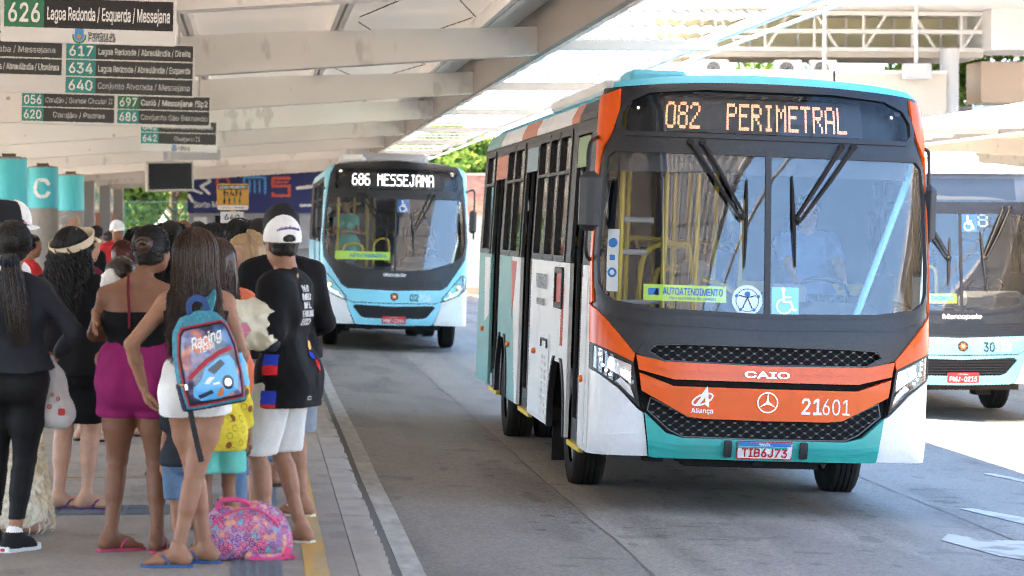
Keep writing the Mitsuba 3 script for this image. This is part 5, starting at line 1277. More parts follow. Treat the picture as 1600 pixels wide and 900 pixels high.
def hand_field(w, d, palm, side, curl=.5, s=1.0):
    """a hand at wrist w along d, palm facing 'palm'; side = +1 when the thumb lies along cross(d, palm)"""
    F = Field(); d = nrm(d); palm = nrm(np.asarray(palm, float) - d * (np.asarray(palm, float) @ d)); t = np.cross(d, palm) * side
    w = np.asarray(w, float)
    for q, r in ((-.026, .013), (-.009, .014), (.009, .014), (.026, .0135)):
        F.cone(w + t * q * .75 * s, w + (d * .085 + t * q) * s, .015 * s, r * s, .012)
    for i, (q, L) in enumerate(((.027, .068), (.009, .076), (-.009, .070), (-.027, .055))):
        p = w + (d * .086 + t * q) * s; dd = d.copy(); spread = t * q * 1.2
        for j, fr in enumerate((.45, .30, .25)):
            ang = curl * (.55, .75, .55)[j] * (1 + .08 * i)
            dd = nrm(dd * math.cos(ang) + palm * math.sin(ang))
            q2 = p + (dd + spread) * L * fr * s
            F.cone(p, q2, (.0092, .0084, .0076)[j] * s, (.0084, .0076, .0066)[j] * s, .004); p = q2
    p = w + (d * .022 + t * .024) * s
    q1 = p + (d * .032 + t * .026 + palm * .014) * s; q2 = q1 + (d * .028 + t * .008 + palm * .012) * s; q3 = q2 + (d * .020 + palm * .008) * s
    F.cone(p, q1, .014 * s, .0115 * s, .010); F.cone(q1, q2, .0110 * s, .0095 * s, .004); F.cone(q2, q3, .0095 * s, .0075 * s, .004)
    return F

class Pose: pass
def build_pose(H=1.65, male=False, wide=1.0, feet=((-.10, 0, 0), (.10, 0, 0)), hands=None, elbows=None, lean=(0, 0), head_turn=0., head_tilt=0., head_shift=(0, 0), seated=False, hip_z=None, hip_shift=(0, 0), knee_pole=(0, 1, 0), chest=1.0, heel=(0, 0)):
    """joints of a figure that faces +y; lengths in metres for the given height"""
    q = Pose(); s = H / 1.70; q.s, q.male, q.H, q.wide = s, male, H, wide
    q.feet, q.heel = feet, heel
    hz = (.905 * s if hip_z is None else hip_z)
    q.hip = np.array([hip_shift[0], hip_shift[1], hz])
    up = nrm([lean[0], lean[1], 1.0]); q.up = up
    at = lambda x, y, z: q.hip + np.array([x * s, y * s, 0]) + up * z * s
    q.at = at
    q.waist, q.chest, q.neck0 = at(0, 0, .16), at(0, -.005, .36), at(0, -.015, .54)
    sx = (.178 if male else .156) * wide ** .5
    q.sh = [at(-sx, -.005, .470), at(sx, -.005, .470)]
    hs = np.array([head_shift[0], head_shift[1], 0])
    q.neck1 = at(0, .008, .63) + hs * .6
    q.head = at(0, .010, .705) + hs
    ca, sa = math.cos(head_turn), math.sin(head_turn)
    q.hx = np.array([ca, sa, 0]); q.hy = nrm(np.array([-sa, ca, 0]) + np.array([0, 0, math.sin(head_tilt)])); q.hz = nrm(np.cross(q.hx, q.hy))
    q.hipj = [q.hip + np.array([-.088 * s, 0, 0]), q.hip + np.array([.088 * s, 0, 0])]
    q.ank, q.knee = [], []
    for i, (x, y, yaw) in enumerate(feet):
        a = np.array([x, y, .085 * s + heel[i]])
        k, a = limb(q.hipj[i], a, .425 * s, .415 * s, np.array(knee_pole if not isinstance(knee_pole[0], tuple) else knee_pole[i]))
        q.ank.append(a); q.knee.append(k)
    q.wr, q.el = [], []
    hands = hands or (None, None); elbows = elbows or (None, None)
    for i in (0, 1):
        sg = -1 if i == 0 else 1
        tgt = np.array(hands[i], float) if hands[i] is not None else q.sh[i] + np.array([sg * .06, .03, -.535]) * s
        pole = np.array(elbows[i], float) if elbows[i] is not None else np.array([sg * .4, -1, 0])
        e, w = limb(q.sh[i], tgt, .285 * s, .255 * s, pole)
        q.el.append(e); q.wr.append(w)
    return q

def body_field(q, head=False):
    s, W = q.s, q.wide; F = Field(); at = q.at; m = q.male
    d = .94 if m else 1.0
    F.cone(at(-.062 * W, -.01, .02), at(.062 * W, -.01, .02), .112 * s * W ** .5, None, .05, (0, 1, 0), 1.12)
    for x in (-1, 1): F.ball(at(x * .072 * W, -.055, -.015), (.092 if m else .104) * s * W ** .5, .05)
    F.cone(at(-.045 * W, -.005, .16), at(.045 * W, -.005, .16), (.108 if m else .096) * s * W ** .5, None, .06, (0, 1, 0), 1.12)
    F.cone(at(-.06 * W, -.005, .34), at(.06 * W, -.005, .34), (.118 if m else .106) * s * W ** .4, None, .06, (0, 1, 0), 1.10)
    F.cone(at(-.095, -.012, .45), at(.095, -.012, .45), (.082 if m else .074) * s, None, .05, (0, 1, 0), 1.05)
    if not m:
        for x in (-1, 1): F.ball(at(x * .068, .082, .335), .064 * s, .03)
    for i in (0, 1):
        F.cone(at(0, -.02, .555), q.sh[i], .046 * s, .052 * s, .035)
        a, e, w = q.sh[i], q.el[i], q.wr[i]
        t = (1.12 if m else 1.0) * W ** .4
        F.cone(a, e, .050 * s * t, .037 * s * t, .025); F.cone(e, e + (w - e) * .35, .037 * s * t, .037 * s * t, .015); F.cone(e + (w - e) * .35, w, .037 * s * t, .025 * s * t, .015)
        h, k, n = q.hipj[i], q.knee[i], q.ank[i]
        T_ = W ** .6 * (1.0 if m else 1.04)
        F.cone(h, h + (k - h) * .55, .092 * s * T_, .074 * s * T_, .03); F.cone(h + (k - h) * .55, k, .074 * s * T_, .053 * s * W ** .4, .03)
        back = nrm(np.cross(np.cross(n - k, [0, 1, 0]), n - k)) if abs((n - k)[1]) < .9 * np.linalg.norm(n - k) else np.array([0, -1, 0])
        back = back * (-1 if back[1] > 0 else 1)
        F.cone(k, n, .050 * s * W ** .4, .034 * s, .02)
        c0, c1 = k + (n - k) * .20 + back * .016 * s, k + (n - k) * .46 + back * .014 * s
        F.cone(c0, c1, .046 * s * W ** .5, .040 * s * W ** .5, .03)
    F.cone(at(0, -.018, .52), q.neck1, (.060 if m else .050) * s, (.056 if m else .046) * s, .03)
    return F

def head_field(q):
    s = q.s; F = Field(); c = q.head; X, Y, Z = q.hx, q.hy, q.hz
    p = lambda x, y, z: c + (X * x + Y * y + Z * z) * s
    F.cone(p(0, -.030, .035), p(0, .020, .028), .088 * s, .085 * s, .03, X, 1.14)
    F.cone(p(0, .030, -.03), p(0, .036, .03), .064 * s, .068 * s, .04, X, 1.08)
    F.cone(p(-.028, .040, -.062), p(.028, .040, -.062), .040 * s, None, .035)
    F.ball(p(0, .076, -.088), .022 * s, .025)
    F.cone(p(0, .098, .010), p(0, .116, -.022), .009 * s, .014 * s, .014)
    for x in (-1, 1):
        F.cone(p(x * .035, .088, .028), p(x * .015, .095, .026), .014 * s, .012 * s, .018)
        F.ball(p(x * .038, .072, -.018), .030 * s, .025)
        F.cone(p(x * .080, -.008, .012), p(x * .077, -.002, -.024), .021 * s, .014 * s, .008, X, 2.6)
        F.ball(p(x * .012, .110, -.024), .010 * s, .008)
    F.cone(p(-.016, .098, -.052), p(.016, .098, -.052), .009 * s, None, .010); F.cone(p(-.013, .096, -.064), p(.013, .096, -.064), .009 * s, None, .010)
    m = q.male
    F.cone(q.at(0, -.018, .56), q.neck1, (.060 if m else .050) * s, (.056 if m else .046) * s, .03)
    F.cone(q.neck1, p(0, -.012, -.03), (.056 if m else .046) * s, .05 * s, .03)
    return F, p

def foot_field(q, i, shoe=False):
    s = q.s; F = Field(); a = q.ank[i]; yaw = q.feet[i][2]; z0 = (.0 if shoe else .012) + q.heel[i]
    d = np.array([-math.sin(yaw), math.cos(yaw), 0]); t = np.array([math.cos(yaw), math.sin(yaw), 0]) * (1 if i == 1 else -1)
    g = lambda f, w, z: np.array([a[0], a[1], 0]) + (d * f + t * w) * s + np.array([0, 0, z * s + z0])
    F.cone(a + [0, 0, .03 * s], g(-.01, 0, .065), .036 * s, .036 * s, .03)
    F.ball(g(-.040, 0, .034), .033 * s, .03)
    F.cone(g(-.03, 0, .03), g(.10, .008, .026), .030 * s, .027 * s, .03)
    F.cone(g(0, 0, .065), g(.11, -.006, .030), .034 * s, .024 * s, .03)
    F.cone(g(.08, -.022, .022), g(.125, -.024, .018), .022 * s, .018 * s, .02); F.cone(g(.07, .026, .02), g(.108, .030, .016), .020 * s, .015 * s, .02)
    if not shoe:
        for k, (w, L, r) in enumerate(((-.030, .178, .0135), (-.011, .176, .0095), (.004, .168, .009), (.018, .157, .0085), (.031, .144, .008))):
            F.cone(g(L - .055, w * .9, .020), g(L - .012, w, .012), r * s * 1.1, r * s, .006)
    return F, g, d, t

def skin_mesh(q, h, hands=('hang', 'hang'), shoes=False, curl=(.5, .5), palms=(None, None), head=True, fine=True, hand_dirs=(None, None)):
    ms = [body_field(q).sample(h).mesh()]
    if head:
        Hf, p = head_field(q); ms.append(Hf.sample(h * .55 if fine else h * .8).mesh())
    for i in (0, 1):
        if hands[i]:
            d = nrm(q.wr[i] - q.el[i]) if hand_dirs[i] is None else nrm(hand_dirs[i])
            palm = palms[i] if palms[i] is not None else ((1, .2, 0) if i == 0 else (-1, .2, 0))
            ms.append(hand_field(q.wr[i] - d * .01, d, palm, 1 if i == 0 else -1, curl[i], q.s).sample(.0042 if fine else .008).mesh())
        if not shoes: ms.append(foot_field(q, i)[0].sample(.006 if fine else .010).mesh())
    return cat(ms)

def strands(roots, path, n_seg, r0, r1, sides=3):
    """many thin tapering locks; path(root index array, t) -> points"""
    t = np.linspace(0, 1, n_seg)
    P = np.stack([path(tt) for tt in t], 1)                      # (n, seg, 3)
    n = len(P)
    tan = np.gradient(P, axis=1); tan /= np.linalg.norm(tan, axis=2, keepdims=True) + 1e-9
    ref = np.where(np.abs(tan[..., 1:2]) < .9, np.array([0, 1.0, 0]), np.array([1.0, 0, 0]))
    A = np.cross(tan, ref); A /= np.linalg.norm(A, axis=2, keepdims=True) + 1e-9; B = np.cross(tan, A)
    rad = np.broadcast_to(np.asarray(r0 if np.ndim(r0) else r0), (n,))[:, None] * (1 - (1 - r1) * t[None, :] ** 2)
    th = np.arange(sides) * 2 * PI / sides
    v = P[:, :, None] + rad[:, :, None, None] * (np.cos(th)[None, None, :, None] * A[:, :, None] + np.sin(th)[None, None, :, None] * B[:, :, None])
    k, i, j = np.meshgrid(np.arange(n), np.arange(n_seg - 1), np.arange(sides), indexing='ij')
    ix = lambda i_, j_: ((k * n_seg + i_) * sides + j_ % sides).reshape(-1)
    a, b, c, d = ix(i, j), ix(i, j + 1), ix(i + 1, j + 1), ix(i + 1, j)
    return M_(v.reshape(-1, 3), np.vstack([np.stack([a, b, c], 1), np.stack([a, c, d], 1)]))

def hair_cap(q, grow=.010, h=.006, front=.060, low=-.045, k=.02, rough=.003):
    """close hair over the skull, cut away at the face and the nape"""
    s = q.s; c = q.head; X, Y, Z = q.hx, q.hy, q.hz
    p = lambda x, y, z: c + (X * x + Y * y + Z * z) * s
    F = Field()
    F.cone(p(0, -.030, .035), p(0, .020, .028), (.088 + grow) * s, (.085 + grow) * s, k, X, 1.13)
    F.cone(p(0, -.035, -.03), p(0, -.03, .02), (.066 + grow) * s, (.07 + grow) * s, .03, X, 1.06)
    F.sample(h * 1.0)
    F.wrinkle(rough, 60, 60, 60, 3, 2)
    A, B, D = F.grid()
    fx = (A - c[0]) * X[0] + (B - c[1]) * X[1] + (D - c[2]) * X[2]; fy = (A - c[0]) * Y[0] + (B - c[1]) * Y[1] + (D - c[2]) * Y[2]; fz = (A - c[0]) * Z[0] + (B - c[1]) * Z[1] + (D - c[2]) * Z[2]
    face = np.minimum(front * s - fy, .062 * s - fz)             # in front of the hairline and below it
    F.cut(np.minimum(fy - .022 * s, .055 * s - fz) + 0 * F.F)
    F.cut(np.minimum(fy - (front) * s, 1) + 0 * F.F if False else ((low - .018 * np.clip(1 - (fx / (.07 * s)) ** 2, 0, 1)) * s + .005 * np.sin(fx * 260) * np.sin(fy * 170 + 1) + .004 * np.sin(fx * 90 + 2) - fz) + 0 * F.F)
    return F.mesh()

def scalp(q, n, seed, ylim=.04, zlow=-.02):
    """root points over the top, sides and back of the head, and their outward directions"""
    r = np.random.RandomState(seed); s = q.s
    d = r.normal(size=(n * 4, 3)); d /= np.linalg.norm(d, axis=1, keepdims=True)
    d = d[(d[:, 2] > -.35) & ((d[:, 1] < .35) | (d[:, 2] > .55))][:n]
    loc = d * np.array([.086, .108, .098]) + np.array([0, -.008, .032])
    P = q.head + (loc[:, :1] * q.hx + loc[:, 1:2] * q.hy + loc[:, 2:3] * q.hz) * s
    N = d[:, :1] * q.hx + d[:, 1:2] * q.hy + d[:, 2:3] * q.hz
    return P, N, d, r

def skull(q, D, g):
    loc = D * np.array([.086 + g, .108 + g, .098 + g]) + np.array([0, -.008, .032])
    return q.head + (loc[:, :1] * q.hx + loc[:, 1:2] * q.hy + loc[:, 2:3] * q.hz) * q.s
def combed(q, n, seed, target, g=.012, seg=10, r0=.0022, reach=1.0):
    """hair drawn over the skull towards one direction"""
    P, N, d, r = scalp(q, n, seed); tg = nrm(target); e1 = reach * r.uniform(.8, 1.0, len(P))[:, None]
    def path(t):
        D = d * (1 - t * e1) + tg * t * e1; D = D / (np.linalg.norm(D, axis=1, keepdims=True) + 1e-9)
        return skull(q, D, g + .004 * math.sin(PI * t))
    return strands(P, path, seg, r0 * r.uniform(.7, 1.3, len(P)), .6)
def cropped(q, n, seed, g=.009, L=.35, r0=.0028):
    P, N, d, r = scalp(q, n, seed); fl = np.array([0, -.35, -.8]) + r.normal(size=(len(P), 3)) * .35
    def path(t):
        D = d + fl * L * t; D = D / np.linalg.norm(D, axis=1, keepdims=True); return skull(q, D, g + .006 * t)
    return strands(P, path, 4, r0, .3)
def falling(q, n, seed, length, spread, y_back, g=.022, wave=.008, r0=.0022, seg=16, phi=1.8):
    """hair parted on the crown, over the skull and then straight down"""
    r = np.random.RandomState(seed); ph = r.uniform(-phi, phi, n); th0 = r.uniform(.03, .95, n); L = length * r.uniform(.80, 1.05, n); w = r.uniform(0, 6.28, (n, 2)); jit = r.normal(size=(n, 2)) * .010; gg = g * r.uniform(.7, 1.2, n)
    def at(th):
        D = np.stack([np.sin(th) * np.sin(ph), -np.sin(th) * np.cos(ph), np.cos(th)], 1); D /= 1; loc = D * np.stack([.086 + gg, .108 + gg, .098 + gg], 1) + np.array([0, -.008, .032])
        return q.head + (loc[:, :1] * q.hx + loc[:, 1:2] * q.hy + loc[:, 2:3] * q.hz) * q.s
    p1 = at(np.full(n, 1.62)); end = np.stack([q.head[0] + np.sin(ph) * spread, q.head[1] + y_back + .05 * np.abs(np.sin(ph)) + .10 * np.maximum(-np.cos(ph), 0), q.head[2] - L], 1); end[:, :2] += jit
    def path(t):
        if t <= .3: return at(th0 + (1.62 - th0) * t / .3)
        u = (t - .3) / .7; e = u * u * (3 - 2 * u) if u < .6 else u * u * (3 - 2 * u)
        p = p1 + (end - p1) * np.stack([np.full(n, e), np.full(n, min(1, e * 1.6)), np.full(n, u)], 1)
        p[:, 0] += wave * np.sin(w[:, 0] + 8 * u) * u; p[:, 1] += wave * np.cos(w[:, 1] + 6 * u) * u - .012 * math.sin(PI * u)
        return p
    return strands(p1, path, seg, r0 * r.uniform(.6, 1.3, n), .25)

def hair_volume(q, length, w0, w1, y_back, seed=0, h=.008, thick=.045):
    """the solid body of long hair under its loose strands"""
    F = Field(); c = q.head
    F.cone(c + [0, -.035, .02], c + [0, -.05, -.10], .092, .085, .04, (1, 0, 0), .92)
    zs = np.linspace(-.06, -length, 6)
    for a, b in zip(zs[:-1], zs[1:]):
        ta, tb = (a / -length), (b / -length)
        wa, wb = w0 + (w1 - w0) * ta, w0 + (w1 - w0) * tb
        ya, yb = -.05 + (y_back + .05) * min(1, ta * 1.6), -.05 + (y_back + .05) * min(1, tb * 1.6)
        n = 4
        for i in range(n):
            u = -1 + 2 * (i + .5) / n
            F.cone(c + [u * wa, ya + .05 * abs(u), a], c + [u * wb, yb + .05 * abs(u), b], thick * (1 - .35 * ta), thick * (1 - .35 * tb) * (.9 if b > -length * .9 else .45), .04)
    F.sample(h).wrinkle(.014, 46, 20, 3.0, seed, 2).wrinkle(.006, 150, 60, 6.0, seed + 1, 2)
    return F.mesh()

def flip_flop(k, q, i, sole, strap, nm='flip_flop'):
    F, g, d, t = foot_field(q, i)
    s = q.s
    o = [(-.078, 0), (-.07, -.026), (-.03, -.034), (.04, -.036), (.10, -.044), (.15, -.046), (.185, -.034), (.192, -.012), (.18, .012), (.15, .034), (.11, .044), (.04, .036), (-.03, .034), (-.07, .026)]
    z = q.heel[i]
    P = np.array([g(f, w, 0)[:2] for f, w in o])
    m = prism(Polygon(P).buffer(.004), .001 + z, .015 + z, 'xy')
    w = part(k, nm, m, sole, 30)
    c0 = g(.115, -.018, .016); up = np.array([0, 0, 1.0])
    for sd, fx in ((-.044, .035), (.042, .030)):
        pts = spline([g(fx, sd, .004), g(fx + .035, sd * .85, .048), g(.10, -.012 + sd * .15, .046), g(.118, -.018, .012)], 6)
        part(w, 'strap', tube(pts, .0055, 6), strap, 30)

def cloth(k, nm, F, m, h, cuts=(), wr=(.006, 9, 9, 5), seed=0, label=None, lo=None, hi=None):
    F.sample(h, lo, hi)
    if wr: F.wrinkle(wr[0], wr[1], wr[2], wr[3], seed)
    for c, n in cuts: F.plane(c, n)
    me = F.mesh()
    return part(k, nm, me, m, True, label) if me is not None else None

def torso_field(q, d, z0=-.16, grow_hip=0.0, loose=1.0):
    """the trunk of a shirt, d metres outside the body"""
    s, W, at, m = q.s, q.wide, q.at, q.male; F = Field(); L = loose
    F.cone(at(-.075 * W, -.012, z0), at(.075 * W, -.012, z0), (.122 * W ** .5 + grow_hip) * s * L + d, None, .05, (0, 1, 0), 1.10)
    F.cone(at(-.068 * W, -.015, .02), at(.068 * W, -.015, .02), (.118 * W ** .5 + grow_hip) * s * L + d, None, .06, (0, 1, 0), 1.10)
    F.cone(at(-.050 * W, -.005, .16), at(.050 * W, -.005, .16), (.110 if m else .098) * s * W ** .5 * L + d, None, .06, (0, 1, 0), 1.12)
    F.cone(at(-.062 * W, -.005, .34), at(.062 * W, -.005, .34), (.120 if m else .108) * s * W ** .4 * L ** .5 + d, None, .06, (0, 1, 0), 1.10)
    F.cone(at(-.095, -.012, .45), at(.095, -.012, .45), (.083 if m else .075) * s + d, None, .05, (0, 1, 0), 1.05)
    if z0 < -.05:
        for x in (-1, 1): F.ball(at(x * .072 * W, -.055, -.02), (.092 if m else .104) * s * W ** .5 + d + .010, .06)
    if not m:
        for x in (-1, 1): F.ball(at(x * .068, .082, .335), .064 * s + d, .04)
    for i in (0, 1): F.cone(at(0, -.02, .553), q.sh[i], .042 * s + d * .6, .050 * s + d * .9, .03)
    return F

def sleeve(F, q, i, frac, d, flare=0.0):
    s = q.s; t = (1.12 if q.male else 1.0) * q.wide ** .4
    a, e, w = q.sh[i], q.el[i], q.wr[i]
    if frac <= 1: F.cone(a, a + (e - a) * frac, .051 * s * t + d, (.050 - .012 * frac) * s * t + d + flare, .03)
    else:
        F.cone(a, e, .051 * s * t + d, .038 * s * t + d, .03); F.cone(e, e + (w - e) * (frac - 1), .039 * s * t + d, .028 * s * t + d + flare, .02)
    return F

def shorts_field(q, d, frac=.55, flare=.02, waist=.10):
    s, W, at = q.s, q.wide, q.at; F = Field()
    F.cone(at(-.062 * W, -.008, waist), at(.062 * W, -.008, waist), .106 * s * W ** .5 + d, None, .05, (0, 1, 0), 1.12)
    F.cone(at(-.064 * W, -.01, .02), at(.064 * W, -.01, .02), .114 * s * W ** .5 + d, None, .05, (0, 1, 0), 1.10)
    for i, x in ((0, -1), (1, 1)):
        F.ball(at(x * .072 * W, -.055, -.015), (.092 if q.male else .104) * s * W ** .5 + d, .05)
        h, k, n = q.hipj[i], q.knee[i], q.ank[i]
        T_ = W ** .6
        if frac <= 1: F.cone(h + np.array([x * .006, 0, 0]), h + (k - h) * frac + np.array([x * flare * .5, 0, 0]), .094 * s * T_ + d, (.094 - .026 * frac) * s * T_ + d + flare, .014)
        else:
            F.cone(h, k, .094 * s * T_ + d, .056 * s + d, .03); F.cone(k, k + (n - k) * (frac - 1), .054 * s + d, (.054 - .02 * (frac - 1)) * s + d + flare, .02)
            c0, c1 = k + (n - k) * .20 + np.array([0, -.016 * s, 0]), k + (n - k) * .46 + np.array([0, -.014 * s, 0])
            F.cone(c0, c1, .046 * s * W ** .5 + d, .040 * s + d, .03)
    return F

def leg_cut(q, i, frac):
    h, k, n = q.hipj[i], q.knee[i], q.ank[i]
    return h + (k - h) * frac if frac <= 1 else k + (n - k) * (frac - 1)

def cut_below(F, z, tilt=(0, 0)): return F.plane((0, 0, z), (tilt[0], tilt[1], -1))

def sneaker(k, q, i, upper, sole):
    F, g, d, t = foot_field(q, i, True)
    s = q.s
    G = F.grown(.009); G.sample(.006); G.plane((0, 0, .020 * s), (0, 0, -1)); G.plane((0, 0, .105 * s), (0, 0, 1))
    w = part(k, 'sneaker', G.mesh(), upper, True)
    o = [(-.082, 0), (-.075, -.028), (-.03, -.038), (.04, -.040), (.10, -.048), (.15, -.046), (.18, -.034), (.19, -.008), (.178, .018), (.15, .038), (.10, .046), (.04, .040), (-.03, .038), (-.075, .028)]
    P = np.array([g(f, w_, 0)[:2] for f, w_ in o])
    part(w, 'sole', prism(Polygon(P).buffer(.004), 0, .030, 'xy'), sole, 30)
    part(w, 'heel_tab', shift(bx(-.012, .012, -.004, .004, 0, .016, .003), g(-.088, -.0, .006)), 'plate_red', 30)
    return w

def eyes(k, q, p):
    """two eyes with iris, and brows, for faces that show"""
    s = q.s
    part(k, 'eye', cat([ico(p(x * .031, .083, .006), .0125 * s, 2) for x in (-1, 1)]), 'letter_white', True)
    part(k, 'iris', cat([ico(p(x * .031, .0915, .006), .0062 * s, 1) for x in (-1, 1)]), 'letter_black', True)
    part(k, 'eyebrow', cat([tube([p(x * .014, .099, .026), p(x * .032, .098, .032), p(x * .050, .085, .027)], [.003, .004, .002], 6) for x in (-1, 1)]), 'hair_black', True)
    part(k, 'lips', cat([tube([p(-.022, .096, -.057), p(-.008, .106, -.052), p(.008, .106, -.052), p(.022, .096, -.057)], [.002, .005, .005, .002], 6), tube([p(-.020, .096, -.059), p(0, .105, -.064), p(.020, .096, -.059)], [.002, .006, .002], 6)]), 'lip', True)
# ---------------------------------------------------------------- materials of the people
def skin_fn(c):
    def fn(p, n, uv):
        a = mikit.fbm(p.x * 14, p.y * 14, p.z * 14, 3); b = mikit.noise(p.x * 160, p.y * 160, p.z * 160)
        v = sm(0.55, 0.80, mikit.fbm(p.x * 38, p.y * 38, p.z * 30, 3))
        return mikit.mix(C(c) * (0.90 + 0.34 * (a - 0.5) + 0.12 * b), C((c[0] * 1.08, c[1] * 0.86, c[2] * 0.84)), 0.5 * v)
    return mikit.proc(fn)
mat('skin_brown', skin_fn((0.205, 0.097, 0.057)), 0.52, 0.32)
mat('skin_tan', skin_fn((0.305, 0.152, 0.090)), 0.52, 0.32)
mat('skin_light', skin_fn((0.44, 0.255, 0.172)), 0.52, 0.32)
mat('lip', (0.30, 0.10, 0.08), 0.4, 0.4)
mat('hair_black', (0.008, 0.0065, 0.006), 0.46, 0.35)
mat('hair_dark', (0.022, 0.013, 0.009), 0.32, 0.5)
mat('hair_brown', (0.050, 0.026, 0.016), 0.34, 0.5)
mat('hair_red', (0.060, 0.012, 0.008), 0.4, 0.4)
mat('hair_blonde', (0.34, 0.22, 0.11), 0.4, 0.4)
mat('hair_grey', (0.42, 0.41, 0.40), 0.5, 0.3)
def weave(c, amt=0.16):
    def fn(p, n, uv):
        a = mikit.fbm(p.x * 22, p.y * 22, p.z * 22, 3); b = mikit.noise(p.x * 300, p.y * 300, p.z * 300)
        return C(c) * (1.0 - amt + amt * (a + b))
    return mikit.proc(fn)
mat('cloth_black', (0.0065, 0.0065, 0.0075), 0.8, 0.15, sheen=0.25)
mat('cloth_charcoal', (0.020, 0.023, 0.030), 0.75, 0.2, sheen=0.3)
mat('cloth_legging', (0.009, 0.009, 0.010), 0.7, 0.2, sheen=0.2)
mat('cloth_magenta', weave((0.235, 0.016, 0.105)), 0.8, 0.2, sheen=0.2)
mat('cloth_white', weave((0.74, 0.73, 0.71), .08), 0.85, 0.2)
mat('cloth_pale_grey', weave((0.55, 0.54, 0.51), .20), 0.85, 0.2)
mat('cloth_blue_grey', weave((0.20, 0.225, 0.265), .25), 0.85, 0.2)
mat('cloth_maroon', weave((0.12, 0.016, 0.028)), 0.85, 0.2)
mat('cloth_red', weave((0.46, 0.030, 0.032)), 0.85, 0.2)
mat('cloth_purple', weave((0.16, 0.060, 0.29)), 0.85, 0.2)
mat('cloth_orange', weave((0.62, 0.16, 0.085)), 0.85, 0.2)
mat('cloth_teal', weave((0.13, 0.46, 0.38)), 0.85, 0.2)
mat('cloth_denim', weave((0.10, 0.16, 0.25), .4), 0.85, 0.2)
mat('cloth_sky', weave((0.11, 0.19, 0.37)), 0.85, 0.2)
def yellow_print(p, n, uv):
    d1, d2, w = mikit.voronoi(p.x * 17 + p.y * 9, p.z * 17)
    base = C((0.60, 0.48, 0.045)) * (0.85 + 0.25 * mikit.noise(p.x * 90, p.y * 90, p.z * 90))
    m = mikit.mix(base, C((0.16, 0.035, 0.02)), dr.select((w > 0.72) & (d1 < 0.30), 0.9, 0.0))
    return mikit.mix(m, C((0.30, 0.24, 0.02)), dr.select((w < 0.45) & (d1 > 0.22) & (d1 < 0.31), 0.8, 0.0))
mat('cloth_yellow_print', mikit.proc(yellow_print), 0.85, 0.2)
def crochet(p, n, uv):
    a = mikit.noise(p.x * 46, p.y * 46, p.z * 46); b = mikit.fbm(p.x * 16, p.y * 16, p.z * 16, 3)
    return mikit.mix((0.82, 0.75, 0.60), (0.64, 0.56, 0.42), sm(0.45, 0.75, 0.6 * a + 0.5 * b))
mat('crochet_cream', mikit.proc(crochet), 0.9, 0.1)
mat('straw', weave((0.60, 0.49, 0.33), .3), 0.8, 0.2)
mat('cap_white', (0.76, 0.75, 0.74), 0.8, 0.2)
mat('cap_black', (0.016, 0.017, 0.020), 0.75, 0.2)
mat('scrunchie_blue', (0.010, 0.014, 0.030), 0.8, 0.2, sheen=0.4)
mat('sandal_purple', (0.070, 0.026, 0.135), 0.5, 0.4)
mat('sandal_pink', (0.50, 0.07, 0.15), 0.5, 0.4)
mat('sandal_blue', (0.035, 0.095, 0.24), 0.5, 0.4)
mat('sandal_black', (0.015, 0.015, 0.016), 0.6, 0.3)
mat('sandal_pale', (0.58, 0.53, 0.42), 0.6, 0.3)
mat('shoe_black', (0.014, 0.014, 0.016), 0.8, 0.2)
mat('sole_white', (0.70, 0.70, 0.68), 0.6, 0.3)
mat('print_blue', (0.025, 0.050, 0.42), 0.8, 0.2)
mat('print_red', (0.60, 0.025, 0.035), 0.8, 0.2)
mat('letter_purple', (0.12, 0.05, 0.22), 0.8, 0.2)
mat('strap_pink', (0.55, 0.20, 0.27), 0.7, 0.2)
USED |= set(scene)

def person(label, x, y, yaw, group=None):
    k = thing('person', label, 'person', group)
    place[k] = T().translate([x, y, 0]).rotate([0, 0, 1], yaw)
    return k

